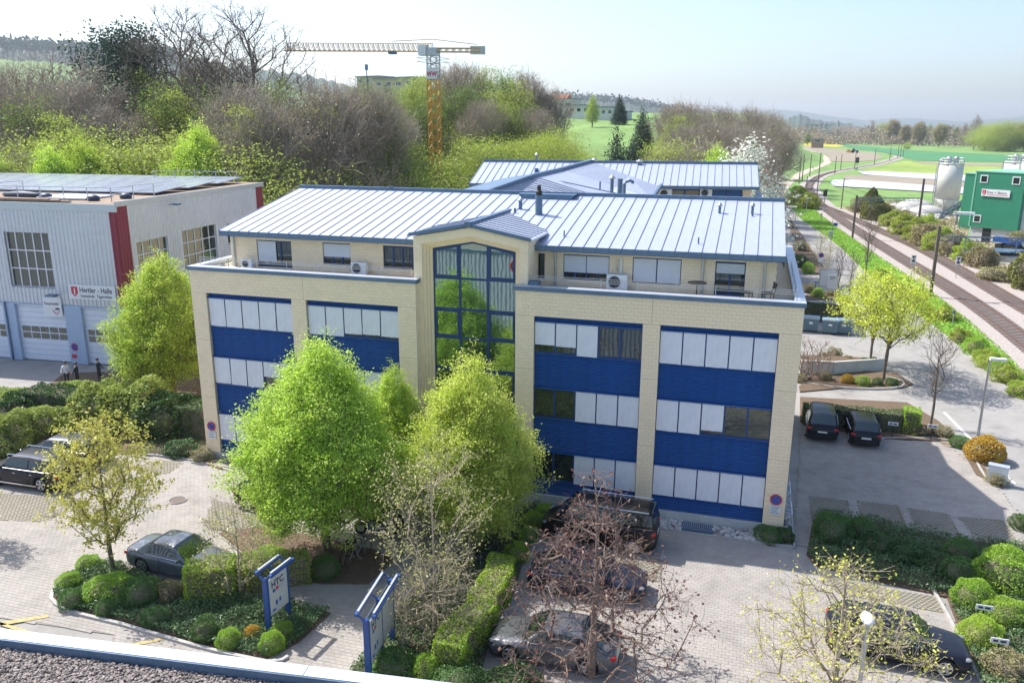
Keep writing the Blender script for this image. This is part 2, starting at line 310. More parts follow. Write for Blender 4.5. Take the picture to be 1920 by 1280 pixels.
def grow(seed, H, prof, ntips, trunk_r, trunk_top=.8, base=.2, k=.6, twig=3, step=.4, droop=0., wob=.04, inner=.5, tr=.008, fork=1):
    """tips are scattered in the crown envelope and joined to the nearest limb; returns segments and twig ends"""
    rng = np.random.default_rng(seed)
    pos = [np.zeros(3)]; par = [-1]
    for f in range(fork):
        last = 0; dirx = rng.normal(size=2)*(.12 if fork > 1 else 0)
        nt_ = int(H*trunk_top/step)
        for i in range(1, nt_+1):
            z = H*trunk_top*i/nt_; p = pos[last].copy(); p[2] = z; p[:2] += rng.normal(size=2)*wob*step+dirx*(step if z > H*base*.7 else 0)
            pos.append(p); par.append(last); last = len(pos)-1
    t = rng.random(ntips*3); tt = base+(1-base)*t; rr = np.array([prof((x-base)/(1-base)) for x in tt])
    keep = rng.random(len(tt)) < (rr/rr.max())**1.3; tt, rr = tt[keep][:ntips], rr[keep][:ntips]; n = len(tt)
    ang = rng.random(n)*2*np.pi; rad = rr*(rng.random(n)**inner)*(1+.13*np.sin(ang*3+tt*9+seed)+.10*np.sin(ang*5-tt*17+seed*2)+.07*np.sin(tt*31+ang*2))
    T = np.stack([rad*np.cos(ang), rad*np.sin(ang), tt*H], 1)
    order = np.argsort(rad+.1*rng.random(n)); T = T[order]
    A = np.zeros((len(pos)+n*14+10, 3)); A[:len(pos)] = pos; cnt = len(pos); ends = []; minz = H*base*.75
    for tip in T:
        d = A[:cnt]-tip; hz = np.hypot(d[:, 0], d[:, 1]); dist = np.sqrt((d**2).sum(1))
        cost = dist+3*np.maximum(0, A[:cnt, 2]-(tip[2]-k*hz))+4*np.maximum(0, minz-A[:cnt, 2])
        j = int(np.argmin(cost)); q = A[j].copy(); L_ = dist[j]; ns = max(1, min(9, int(L_/step))); last = j
        for i in range(1, ns+1):
            s = i/ns; p = q+(tip-q)*s; p[2] += (L_*.16*math.sin(math.pi*s))*(1 if droop == 0 else droop)
            p += rng.normal(size=3)*.07*step*(0 if i == ns else 1)
            A[cnt] = p; par.append(last); last = cnt; cnt += 1
        ends.append(last)
    for e in ends:
        pass
    # fine twigs at each end
    A = A[:cnt]; twP0 = []; twP1 = []
    E = A[np.array(ends)]
    prev = A[np.array([par[e] for e in ends])]; D = E-prev; D /= np.linalg.norm(D, axis=1)[:, None]+1e-9
    tips = []
    for q in range(twig):
        d = D*.9+rng.normal(size=D.shape)*.65+np.array([0, 0, .25 if droop == 0 else -.2]); d /= np.linalg.norm(d, axis=1)[:, None]
        l = step*(.8+rng.random(len(D))*1.1)[:, None]; start = prev+(E-prev)*rng.random(len(D))[:, None]
        mid = start+d*l*.55; end = mid+(d+rng.normal(size=d.shape)*.4)*l*.5
        twP0 += [start, mid]; twP1 += [mid, end]; tips.append(end)
    par = np.array(par[:cnt]); w = np.zeros(cnt); w[np.array(ends)] = 1.
    pw = 2.2
    for i in range(cnt-1, 0, -1): w[par[i]] += w[i]
    rad_ = tr*np.maximum(w, 1)**(1/pw); sc = trunk_r/rad_[0]; lim = rad_*(1+(sc-1)*(w/w.max())**.35)
    i = np.arange(1, cnt); P0 = A[par[i]]; P1 = A[i]; R0 = lim[par[i]]; R1 = lim[i]
    R0 = np.minimum(R0, R1*1.35)
    if twP0:
        a = np.concatenate(twP0); b = np.concatenate(twP1); P0 = np.concatenate([P0, a]); P1 = np.concatenate([P1, b])
        R0 = np.concatenate([R0, np.full(len(a), tr*.8)]); R1 = np.concatenate([R1, np.full(len(a), tr*.45)])
    tips = np.concatenate(tips+[E]) if tips else E
    return (P0, P1, R0, R1), tips
PROTO = {}
def proto(key, seed, H, prof, ntips, trunk_r, bark, leaf=None, nleaf=0, lsize=.12, spread=.25, up=.5, **kw):
    segs, tips = grow(seed, H, prof, ntips, trunk_r, **kw)
    rng = np.random.default_rng(seed+1); tm = seg_mesh(key+' limbs', *segs, bark); cm = None
    if leaf and nleaf:
        per = max(1, nleaf//len(tips)); C = np.repeat(tips, per, 0)+rng.normal(size=(len(tips)*per, 3))*spread*np.array([1, 1, .7])
        C = C[C[:, 2] > .1]; cm = leaves_mesh(key+' leaves', C, lsize, leaf, rng, up)
    PROTO[key] = (tm, cm, H)
def tree(key, loc, H, label, name='tree', cat='tree', group=None, rz=None, wide=1., tilt=0.):
    label = ' '.join(label.split()[:16])
    tm, cm, H0 = PROTO[key]; s = H/H0; t = thing(name, label, cat, loc, R.random()*6.28 if rz is None else rz, group)
    t.scale = (s*wide, s*wide, s)
    if tilt: t.rotation_euler[0] = tilt
    link('trunk', tm, t)
    if cm: link('crown', cm, t)
    return t
egg = lambda w: (lambda t: w*(math.sin(math.pi*min(1, (t*.92+.10))**.62))**.8*(1 if t < .5 else 1-.25*(t-.5)))
ball = lambda w: (lambda t: w*math.sqrt(max(.02, 1-(2*t-1)**2)))
vase = lambda w: (lambda t: w*(.25+.9*t if t < .75 else .93*(1-(t-.75)*2.2)))
cone = lambda w: (lambda t: w*(1-t)**.85+.03)
proto('hornbeam_a', 11, 9.6, egg(3.0), 1500, .19, M['bark'], LM['hornbeam'], 120000, .10, .16, base=.20, trunk_top=.9, k=1.5, inner=.33, step=.4, tr=.009)
proto('hornbeam_b', 12, 9.2, egg(2.9), 1300, .18, M['bark'], LM['hornyellow'], 105000, .10, .17, base=.15, trunk_top=.9, k=1.5, inner=.33, step=.4, tr=.009)
proto('young_yellow', 21, 6.2, ball(1.9), 230, .085, M['bark'], LM['yellow'], 8200, .12, .10, base=.2, trunk_top=.93, k=.5, step=.3, tr=.008)
proto('young_pale', 22, 3.4, ball(1.1), 130, .04, M['paletwig'], LM['pale'], 1400, .08, .07, base=.15, trunk_top=.9, k=.5, step=.22, tr=.006)
proto('pale_bare', 23, 5.6, ball(1.8), 170, .07, M['paletwig'], LM['pale'], 2600, .08, .12, base=.25, trunk_top=.9, k=.5, step=.3, twig=2, tr=.005)
proto('tangle', 24, 2.8, ball(1.8), 300, .08, M['paletwig'], LM['pale'], 500, .07, .1, base=.1, trunk_top=.7, k=-.2, step=.25, twig=4, tr=.007, droop=1.6)
proto('brown_weeper', 25, 5.6, (lambda t: 2.6*(.9 if t < .38 else max(.2, .9-1.6*(t-.38)))), 330, .12, M['browntwig'], LM['brown'], 1900, .10, .06, base=.12, trunk_top=.85, k=-.1, step=.3, twig=4, tr=.008, droop=1.5)
proto('corner_tree', 26, 4.4, (lambda t: 2.6*(.9 if t < .5 else 1.05-.7*t)), 250, .11, M['paletwig'], LM['yellow'], 3000, .085, .08, base=.25, trunk_top=.8, k=.2, step=.3, twig=4, tr=.008, droop=1.2)
proto('maple', 31, 7.0, (lambda t: 3.3*(.55+1.2*t if t < .35 else 1.0-.75*(t-.35))), 330, .12, M['bark'], LM['maple'], 7000, .15, .17, base=.42, trunk_top=.6, k=.9, step=.4, tr=.009, fork=3)
proto('bare_small', 32, 6.5, vase(1.5), 160, .09, M['bark'], None, 0, base=.35, trunk_top=.8, k=.8, step=.35, tr=.008, fork=2)
proto('forest_bare_a', 41, 16, egg(4.2), 640, .42, M['greytwig'], LM['budbrown'], 5000, .13, .5, base=.15, trunk_top=.8, k=1.1, step=.8, twig=6, tr=.022, fork=2)
proto('forest_bare_b', 42, 16, vase(4.2), 640, .42, M['greytwig'], LM['buff'], 7000, .13, .5, base=.3, trunk_top=.8, k=1., step=.8, twig=6, tr=.020, fork=2)
proto('forest_green_a', 43, 15, egg(3.9), 340, .36, M['bark'], LM['forestlight'], 30000, .17, .42, base=.18, trunk_top=.8, k=1., step=.8, tr=.016)
proto('forest_green_b', 44, 15, egg(4.0), 340, .36, M['bark'], LM['forest'], 30000, .17, .42, base=.15, trunk_top=.8, k=1., step=.8, tr=.016)
proto('understory', 45, 8, ball(4.2), 240, .15, M['greytwig'], LM['forestlight'], 24000, .14, .6, base=.02, trunk_top=.7, k=.6, step=.6, tr=.014)
proto('understory_brown', 46, 8, ball(4.0), 560, .15, M['greytwig'], LM['budbrown'], 3500, .12, .4, base=.02, trunk_top=.7, k=.6, step=.6, tr=.013, twig=4)
proto('tall_bare', 47, 24, (lambda t: 6.2*(.35+.65*math.sin(math.pi*(t*.85+.1)))), 460, .42, M['bark'], None, 0, base=.32, trunk_top=.72, k=.9, step=1., twig=5, tr=.022, fork=2)
proto('spruce', 48, 12, cone(3.0), 620, .2, M['bark'], LM['dark'], 15000, .26, .28, base=.04, trunk_top=.97, k=-.25, step=.6, tr=.012, inner=.35)
proto('pine', 49, 22, (lambda t: 5.2*(.5+.5*math.sin(math.pi*t))), 210, .35, M['bark'], LM['dark'], 15000, .34, .55, base=.4, trunk_top=.9, k=.3, step=.9, tr=.02)
proto('poplar', 50, 16, (lambda t: 2.4*(.5+.5*math.sin(math.pi*min(1, t+.15)))), 260, .25, M['greytwig'], LM['budbrown'], 3500, .3, .4, base=.08, trunk_top=.95, k=2., step=.8, tr=.02)
proto('blossom', 51, 9, egg(2.6), 260, .16, M['bark'], LM['blossom'], 9000, .22, .35, base=.08, trunk_top=.85, k=1.2, step=.5, tr=.012)
proto('field_tree', 53, 15, ball(4.6), 300, .34, M['bark'], LM['buff'], 22000, .34, .6, base=.2, trunk_top=.8, k=1., step=.8, tr=.02)
proto('twiggy', 52, 2.4, vase(1.3), 130, .03, M['browntwig'], LM['budbrown'], 350, .06, .06, base=.03, trunk_top=.3, k=1.6, step=.2, twig=3, tr=.008, fork=4)
# clipped and loose shrubs ----------------------------------------------------
def surf_pts(rng, n, fn): return fn(rng, n)
def ball_pts(rng, n, lump=.05, seed=0):
    v = rng.normal(size=(n, 3)); v /= np.linalg.norm(v, axis=1)[:, None]; v[:, 2] = np.where(v[:, 2] < -.75, -v[:, 2], v[:, 2])
    r = 1+lump*(np.sin(v[:, 0]*5+seed)*np.cos(v[:, 1]*4+seed*2)+.6*np.sin(v[:, 2]*7+seed*3+v[:, 0]*6))
    r *= 1-.16*rng.random(n)**1.8; return v*r[:, None]
def shrub_mesh(key, leaf, n=5200, lsize=.075, lump=.05, seed=0):
    rng = np.random.default_rng(seed+100); C = ball_pts(rng, n, lump, seed); me = leaves_mesh(key, C, lsize, leaf, rng, .1)
    core = MB(); core.sphere((0, 0, 0), .84, 14); return me, core
SHR = {}
for k_, lf, n_, ls, lu in (('clip', 'bush', 7500, .07, .09), ('clip2', 'bush', 7500, .07, .14), ('dark', 'bushdark', 6000, .08, .12), ('hedgeball', 'hedge', 7500, .07, .10),
                           ('loose', 'forestlight', 3800, .13, .22), ('loosegreen', 'bush', 3800, .13, .2), ('juni', 'juniper', 6000, .11, .25), ('gold', 'golden', 5500, .10, .06),
                           ('dull', 'lightbrown', 3200, .10, .2), ('rail', 'forestlight', 5200, .11, .25), ('railbuff', 'buff', 4200, .12, .25), ('thu', 'thuja', 6500, .10, .12), ('ivyb', 'ivy', 4200, .11, .12)):
    me_, core_ = shrub_mesh('shrub '+k_, LM[lf], n_, ls, lu, len(SHR))
    SHR[k_] = (me_, core_.mesh('shrub core '+k_, M['bark'], True))
def shrub(key, loc, rx, rz_, label, name='shrub', cat='shrub', group=None, ry=None, sink=.55):
    t = thing(name, label, cat, loc, R.random()*6.28, group)
    me, core = SHR[key]; h = rz_
    rx *= R.uniform(.92, 1.06); ry = rx*R.uniform(.86, 1.12); a = link('foliage', me, t, (0, 0, h*sink*1.0), 0, (rx, ry, h)); link('stems', core, t, (0, 0, h*sink), 0, (rx*.8, (ry or rx)*.8, h*.8))
    return t
def hedge_mesh(L_, Wd, H, seed, leaf, dens=420, ls=.085, top_leaf=None, wav=.05):
    rng = np.random.default_rng(seed); P = []
    for (a, b, f) in ((L_, H, 'f'), (L_, H, 'b'), (Wd, H, 'l'), (Wd, H, 'r'), (L_, Wd, 't')):
        n = int(a*b*dens); u = rng.random(n); v = rng.random(n); d = rng.random(n)**1.6*.13
        if f == 'f': p = np.stack([u*L_, d, v*H], 1)
        elif f == 'b': p = np.stack([u*L_, Wd-d, v*H], 1)
        elif f == 'l': p = np.stack([d, u*Wd, v*H], 1)
        elif f == 'r': p = np.stack([L_-d, u*Wd, v*H], 1)
        else: p = np.stack([u*L_, v*Wd, H-d], 1)
        P.append(p)
    P = np.concatenate(P); w = wav*np.sin(P[:, 0]*2.3+seed)+wav*.7*np.sin(P[:, 0]*5.1+P[:, 2]*4+seed)
    P[:, 1] += w; P[:, 2] += wav*.8*np.sin(P[:, 0]*3+P[:, 1]*4)*(P[:, 2]/H)
    core = MB(); core.box(.1, L_-.1, .1, Wd-.1, 0, H-.12)
    return leaves_mesh('hedge leaves', P, ls, leaf, rng, .1), core.mesh('hedge core', M['bark'])
def hedge(p0, p1, wd, H, label, leaf='hedge', seed=1, name='hedge', dens=420, ls=.085, group=None):
    p0 = Vector((p0[0], p0[1], 0)); p1 = Vector((p1[0], p1[1], 0)); d = p1-p0
    t = thing(name, label, 'hedge', p0, math.atan2(d.y, d.x), group)
    a, b = hedge_mesh(d.length, wd, H, seed, LM[leaf], dens, ls); link('foliage', a, t, (0, -wd/2, 0)); link('stems', b, t, (0, -wd/2, 0))
    return t
def scatter(name, poly, n, leaf, ls, h, label, seed, z=0., cat=None, clump=.5):
    rng = np.random.default_rng(seed); P = np.array([(p[0], p[1]) for p in poly]); lo, hi = P.min(0), P.max(0)
    c = lo+(hi-lo)*rng.random((n*2, 2)); c = c[inpoly(c, P)][:n]
    hh = h*(.35+.65*(.5+.5*np.sin(c[:, 0]*2.9+seed)*np.cos(c[:, 1]*3.3+seed)))*(rng.random(len(c))**clump)
    C = np.column_stack([c, z+.03+hh]); return tag(link(name, leaves_mesh(name, C, ls, leaf, rng, .6)), label, cat, kind='stuff')
# ------------------------------------------------------------------ terrain
def sstep(x): x = np.clip(x, 0, 1); return x*x*(3-2*x)
def hill(x, y):
    x = np.asarray(x, float); y = np.asarray(y, float)
    xb = np.interp(y, [0, 60, 120, 170, 250, 360, 430, 520, 750, 3000], [-20, 16, 24, 29, 33, 46, 56, 60, 56, 60])
    d = np.where(x < -30, np.maximum(y, y*.6+(-x-20)*.55), y)
    Hh = np.interp(d, [0, 56, 100, 150, 300, 600, 1500], [0, 0, 4.5, 10, 21, 27, 34])
    return Hh*sstep((xb-x)/42)
def hz(x, y): return float(hill(x, y))
def GT(u, v):
    """where a sight line meets the terrain"""
    d = ray(u, v); s = 30.
    while s < 4000:
        p = _C+d*s
        if p[2] < hz(p[0], p[1]): return Vector((p[0], p[1], hz(p[0], p[1])))
        s *= 1.004
    return Vector(_C+d*s)
def vheight(base, v_top):
    """height of a vertical thing standing at base whose top shows at row v_top"""
    d = (base-Vector(_C)); lo, hi = 0., 80.
    for _ in range(40):
        m = (lo+hi)/2; q = d+Vector((0, 0, m)); qv = 640-FPX*q.dot(Vector(_U))/q.dot(Vector(_F))
        if qv > v_top: lo = m
        else: hi = m
    return lo
rad = np.concatenate([[0], np.geomspace(20, 9000, 150)]); th = np.linspace(0, 2*np.pi, 241)[:-1]
rr_, tt_ = np.meshgrid(rad, th); gx_ = 25+rr_*np.sin(tt_); gy_ = rr_*np.cos(tt_)
gz_ = hill(gx_, gy_)-.05+np.where(hill(gx_, gy_) > 1, .35*np.sin(gx_*.11)*np.cos(gy_*.09), 0)
na, nb_ = rr_.shape; ii, jj = np.meshgrid(np.arange(na), np.arange(nb_-1), indexing='ij'); i2 = (ii+1) % na
F_ = np.stack([ii*nb_+jj, i2*nb_+jj, i2*nb_+jj+1, ii*nb_+jj+1], -1).reshape(-1, 4)[:, ::-1]
M['meadow'] = mat('meadow grass', (.13, .235, .055), .95, var=.22, scale=.05, col2=(.17, .28, .07), bump=.5, bscale=1.5)
gme = np_mesh('ground', np.stack([gx_, gy_, gz_], -1).reshape(-1, 3), F_, M['meadow'])
gme.polygons.foreach_set('use_smooth', [True]*len(gme.polygons))
tag(link('ground', gme), kind='structure')
# far ridges ---------------------------------------------------------------
M['ridgewood'] = mat('distant wooded ridge', (.045, .075, .05), .95, var=.3, scale=.02)
M['ridgegreen'] = mat('distant pasture', (.13, .23, .06), .95, var=.15, scale=.01)
def ridge(name, dist, prof, m, depth=900, rough=3., seed=1, n=400):
    rng = np.random.default_rng(seed); us = np.linspace(prof[0][0], prof[-1][0], n); vs = np.interp(us, [p[0] for p in prof], [p[1] for p in prof])
    no = np.convolve(rng.normal(size=n+8), np.ones(3)/3, 'same')[4:-4]*rough; V = []
    for u, v, e in zip(us, vs, no):
        c = GD(u, v, dist); c.z += e; d = Vector((c.x-_C[0], c.y-_C[1], 0)).normalized()
        f = c-d*depth; V += [(f.x, f.y, -2), (c.x-d.x*depth*.45, c.y-d.y*depth*.45, c.z*.55), tuple(c), (c.x+d.x*depth, c.y+d.y*depth, -2)]
    F = [(i*4+k, (i+1)*4+k, (i+1)*4+k+1, i*4+k+1) for i in range(n-1) for k in range(3)]
    tag(link(name, np_mesh(name, V, np.array(F), m)), kind='structure')
ridge('hills', 7500, [(1180, 215), (1300, 212), (1400, 207), (1450, 205), (1500, 209), (1560, 218), (1620, 226), (1660, 224), (1700, 221), (1760, 225), (1800, 228), (1880, 222), (1960, 214), (2100, 222)], M['ridgewood'], 1800, 2, 5)
ridge('hills', 2600, [(930, 186), (1000, 178), (1050, 178), (1100, 183), (1180, 190), (1240, 202), (1300, 214), (1400, 225), (1460, 228), (1500, 214), (1530, 226), (1600, 232)], M['ridgewood'], 900, 3, 6)
ridge('hills', 1900, [(-420, 80), (-200, 78), (0, 82), (60, 86), (150, 92), (300, 99), (420, 118), (560, 140), (700, 170), (820, 190), (960, 215)], M['ridgewood'], 700, 5, 7)
ridge('pasture_slope', 1150, [(-420, 108), (-200, 108), (0, 112), (80, 116), (200, 130), (320, 142), (460, 158), (640, 180), (800, 210), (860, 232)], M['ridgegreen'], 400, 1, 8)
# fields --------------------------------------------------------------------
def field(name, pix, m, z=.05): return sheet(name, [G(u, v) for u, v in pix], z, m)
M['canola'] = mat('flowering rape field', (.50, .42, .03), .9, var=.15, scale=.03)
M['plough'] = mat('ploughed field', (.27, .23, .17), .95, var=.12, scale=.05)
M['wheat'] = mat('dark green winter crop', (.05, .20, .07), .9, var=.12, scale=.02)
M['freshfield'] = mat('fresh green pasture field', (.18, .30, .05), .9, var=.2, scale=.02, col2=(.28, .33, .06))
M['fleece'] = mat('white crop fleece', (.42, .43, .50), .8, var=.05, scale=.1)
M['stubble'] = mat('beige far field', (.36, .33, .24), .9, var=.1, scale=.01)
field('field', [(1440, 250), (1560, 252), (1960, 262), (1960, 268), (1560, 258), (1440, 258)], M['stubble'], .04)
field('rape_field', [(1484, 264), (1530, 266), (1583, 273.5), (1570, 276), (1500, 273)], M['canola'], .10)
field('field', [(1497, 275), (1560, 279), (1640, 287), (1656, 296), (1640, 301), (1600, 304), (1556, 303), (1553, 292)], M['plough'], .08)
field('field', [(1575, 270), (1650, 277), (1720, 283), (1960, 294), (1960, 306), (1720, 301), (1700, 297), (1660, 288), (1590, 277)], M['wheat'], .07)
field('field', [(1640, 312), (1700, 302), (1720, 304), (1960, 308), (1960, 332), (1800, 330), (1612, 320)], M['freshfield'], .06)
field('field', [(1710, 303.4), (1890, 308), (1890, 313), (1730, 308)], M['plough'], .14)
field('crop_fleece', [(1608, 322), (1640, 321.5), (1760, 327), (1900, 333), (1900, 342), (1800, 340), (1700, 334), (1620, 328)], M['fleece'], .18)
field('field', [(1585, 329), (1640, 329), (1800, 341), (1900, 345), (1900, 356), (1790, 349), (1640, 341), (1580, 336)], M['plough'], .10)
field('crop_fleece', [(1557, 344), (1562, 338), (1600, 338), (1700, 345), (1800, 351), (1900, 357), (1900, 366), (1800, 364), (1700, 358), (1600, 352), (1563, 350)], M['fleece'], .20)
# ribbons ---------------------------------------------------------------------
def spline(P, step=4.):
    P = [Vector((p[0], p[1], 0)) for p in P]; o = []
    for i in range(len(P)-1):
        a = P[max(i-1, 0)]; b = P[i]; c = P[i+1]; d = P[min(i+2, len(P)-1)]; n = max(2, int((c-b).length/step))
        for k in range(n):
            t = k/n; o.append(.5*((2*b)+(c-a)*t+(2*a-5*b+4*c-d)*t*t+(3*b-a-3*c+d)*t**3))
    return o+[P[-1]]
def offs(P, w):
    o = []
    for i, p in enumerate(P):
        d = (P[min(i+1, len(P)-1)]-P[max(i-1, 0)]).normalized(); o.append(p+Vector((d.y, -d.x, 0))*w)
    return o
def ribbon(mb, P, a, b, z, th=0.):
    l = offs(P, a); r = offs(P, b); n = len(P); v = [(p.x, p.y, z) for p in l]+[(p.x, p.y, z) for p in r]
    f = [(i, i+1, n+i+1, n+i) for i in range(n-1)]; mb.add(v, f)
    if th:
        for e, s in ((l, 1), (r, -1)):
            k = [(p.x, p.y, z) for p in e]+[(p.x, p.y, z-th) for p in e]; mb.add(k, [(i, n+i, n+i+1, i+1)[::s] for i in range(n-1)])
    return mb
mb = ribbon(MB(), spline([(31, 150), (32, 193), (36, 247), (43, 306), (52, 363), (61, 425), (65, 516), (65, 633), (59, 748)], 10), -1.9, 1.9, .02); struct('path', mb, M['path'])
mb = ribbon(MB(), spline([(59, 748), (110, 860), (230, 1000), (420, 1090)], 30), -3, 3, .03); struct('path', mb, M['path'])
T1 = spline([(49.6, -25), (50, 10), (50.3, 40), (49.6, 62), (47, 93), (44.6, 123), (42.6, 155), (41.7, 182), (42, 227), (44.6, 258), (49, 292), (57, 328), (67, 359), (81, 402), (96, 461), (108, 516), (113, 567), (108, 640)], 4)
T2 = spline([(56, -25), (55.8, 10), (55.2, 40), (54, 62), (52, 96), (48.6, 122), (45.3, 147), (42.6, 165)], 4)
M['verge'] = mat('bright verge turf', (.20, .37, .04), .95, var=.15, scale=.4, col2=(.24, .42, .06), bump=.3, bscale=8)
M['scrubsoil'] = mat('dry scrub ground', (.25, .24, .12), .95, var=.25, scale=.3, col2=(.34, .28, .18), bump=.6, bscale=5)
# verge between road and railway
roadR = [(47.2, -20), (46.6, 5), (46, 25), (45, 33), (44, 44), (42.6, 60), (41, 77), (40, 97), (38, 118), (35.6, 142), (34.5, 172)]
ballL = offs(T1, -2.7)
bl = [p for p in ballL if p.y < 235]
vs = spline(roadR, 6)
v = [(p.x, p.y, -.01) for p in vs]; sheet('grass_verge', [(p.x, p.y) for p in vs]+[(36, 200), (41, 235)]+[(p.x+.3, p.y) for p in bl[::-1]], -.006, M['verge'])
sheet('scrub_ground', [(p.x-.3, p.y) for p in offs(T2, 2.6)]+[(60, 190), (66, 160), (75, 110), (90, 60), (90, -25)], -.008, M['scrubsoil'])
gb = MB()
near = [p for p in T1 if p.y < 165]; ribbon(gb, T1, -2.9, 2.9, .03, .1); ribbon(gb, T2, -3.2, 2.9, .036, .1)
struct('ballast', gb, M['ballast'])
def track(Pts, label, ymax):
    t = tag(thing('railway_track', None, None, (50, 60, 0)), label, kind='structure')
    for s in (-.75, .75):
        mb = MB(); ribbon(mb, Pts, s-.04, s+.04, .20, .14); wpart('rail', mb, M['rail'], t)
    acc = 0; last = Pts[0]; cnt = 0; sm = MB().box(-1.25, 1.25, -.12, .12, 0, .08).mesh('sleeper', M['sleeper']); rest = MB()
    for i in range(len(Pts)-1):
        a, b = Pts[i], Pts[i+1]; n = max(1, round((b-a).length/.62)); ang = math.atan2(-(b-a).x, (b-a).y)
        for k in range(n):
            p = a+(b-a)*k/n
            if 22 < p.y < 190 and cnt < 290:
                link('sleeper', sm, t, (p.x-50, p.y-60, .028), ang); cnt += 1
            elif p.y < ymax:
                d = (b-a).normalized(); q = Vector((d.y, -d.x, 0))*1.25; c = Vector((p.x, p.y, .06)); rest.bar(c-q, c+q, .24, .08)
    if rest.v: wpart('sleepers', rest, M['sleeper'], t, kind='stuff')
track(T1, 'main railway track curving past the car park', 330); track(T2, 'second railway track joining the main one', 300)
# ------------------------------------------------------------------ asphalt, kerbs, paving
sheet('road', [(p.x, p.y) for p in spline(roadR, 8)]+[(30, 172), (29, 120), (27.5, 60), (20, 56), (-4, 56), (-60, 44), (-120, 30), (-120, -60), (47, -60)], -.03, M['asphalt'])
kb = MB(); ribbon(kb, spline(roadR, 6), -.08, .08, .05, .1); struct('kerb', kb, M['kerb'])
def kerb_line(pix, w=.13, h=.10, m='kerb', step=1.2, name='kerb'):
    kb = MB(); ribbon(kb, spline([G(*p) for p in pix], step), -w/2, w/2, h, h+.02); return struct(name, kb, M[m])
PV = .252; PH = .168
def paving(name, poly, seed, n_ind, lim=None, skip=()):
    P = np.array([(p[0], p[1]) for p in poly]); lo, hi = P.min(0), P.max(0); rng = np.random.default_rng(seed)
    nx = int((hi[0]-lo[0])/PV); ny = int((hi[1]-lo[1])/PH); X, Y = np.meshgrid(np.arange(nx), np.arange(ny))
    x = lo[0]+X*PV+(Y % 2)*PV/2; y = lo[1]+Y*PH; c = np.stack([x.ravel()+PV/2, y.ravel()+PH/2], 1); k = inpoly(c, P)
    for s in skip: k &= ~inpoly(c, np.array([(q[0], q[1]) for q in s]))
    c = c[k]; z = .004+.003*rng.random(len(c)); base = sheet(name, poly, -.004, M['joint'])
    dist = np.hypot(c[:, 0]-CAM[0], c[:, 1]-CAM[1]); vis = np.ones(len(c), bool)
    if lim is not None: vis = (c[:, 0] > lim[0]) & (c[:, 0] < lim[1]) & (c[:, 1] > lim[2]) & (c[:, 1] < lim[3])
    order = np.argsort(np.where(vis, dist, 1e6)); ind = order[:n_ind] if n_ind else order[:0]; rest = order[n_ind:]
    h = np.array([PV/2-.0045, PH/2-.0045])
    me = np_boxes([(-h[0], -h[1], -.05)], [(h[0], h[1], 0)], 'paving_block', M['paver'])
    for i in ind: link('paving_block', me, base, (c[i, 0], c[i, 1], z[i]))
    lo3 = np.column_stack([c[rest]-h, np.full(len(rest), -.04)]); hi3 = np.column_stack([c[rest]+h, z[rest]])
    o = link('paving_blocks', np_boxes(lo3, hi3, 'paving_blocks', M['paver']), base); tag(o, kind='stuff'); return base
def grass_grid(poly, seed=0):
    """turf stones: small slanted blocks over moss"""
    P = np.array([(p[0], p[1]) for p in poly]); lo, hi = P.min(0), P.max(0); s = .20
    nx, ny = int((hi[0]-lo[0])/s), int((hi[1]-lo[1])/s*1.6); X, Y = np.meshgrid(np.arange(nx), np.arange(ny))
    c = np.stack([(lo[0]+X*s+(Y % 2)*s/2).ravel(), (lo[1]+Y*s/1.6).ravel()], 1); c = c[inpoly(c, P)]
    base = sheet('turf_paving', poly, .006, M['grassjoint']); n = len(c); a = .085; b = .052
    V = np.array([(-a, 0), (0, -b), (a, 0), (0, b)]); V2 = (c[:, None]+V[None]).reshape(-1, 2); V3 = np.column_stack([V2, np.full(len(V2), .021)])
    V4 = np.column_stack([V2, np.full(len(V2), .0)]); i = np.arange(n)[:, None]*4; q = np.arange(4); F = [i+q]
    for k in range(4): F.append(np.stack([np.arange(n)*4+k, np.arange(n)*4+k+4*n, np.arange(n)*4+(k+1) % 4+4*n, np.arange(n)*4+(k+1) % 4], 1))
    tag(link('turf_stones', np_mesh('turf_stones', np.concatenate([V3, V4]), np.concatenate(F), M['paver']), base), kind='stuff')
tg = [[G(*p) for p in q] for q in (
    [(0, 925), (100, 930), (170, 938), (85, 978), (0, 975)], [(400, 935), (520, 970), (640, 1010), (540, 1030), (380, 985)],
    [(1240, 1048), (1095, 1030), (1060, 1060), (1230, 1092)], [(1545, 1080), (1760, 1120), (1775, 1150), (1570, 1112)],
    [(1518, 930), (1590, 938), (1600, 985), (1522, 978)], [(1606, 938), (1684, 948), (1712, 1014), (1622, 998)],
    [(1702, 952), (1776, 962), (1812, 1020), (1730, 1014)], [(1796, 968), (1880, 975), (1912, 1022), (1838, 1020)],
    [(300, 862), (345, 868), (312, 890), (240, 880)])]
lot = [(29.9, -1.2), (29.8, 13.9), (39.3, 15.9), (40.2, 8), (40.6, 2), (38.6, 0.8), (36, -1.1)]
lot = [G(1487, 1020), G(1500, 850), G(1498, 812), G(1640, 822), (38.9, 14.6), (40.2, 8.4), (40.6, 2), (39.5, -1.0), (33, -1.0)]
front = [(-13.5, -9.5), (-13.5, -2.4), (-5, -.9), (-1, -.35), (0, -.9), (11.8, -.9), (12.2, 1.1), (16.7, 1.1), (16.9, -.9), (29.5, -.9), (32.8, -3.1), (35.2, -3.3), (35.5, -5.5), (36.6, -12), (37, -20), (10, -20), (6, -14.8), (-3, -15.5), (-13.5, -14.5)]
for q in tg: grass_grid(q)
paving('forecourt', front, 3, 300, (24.5, 31.5, -16, -3.5), tg)
paving('side_parking', lot, 4, 0, None, tg)
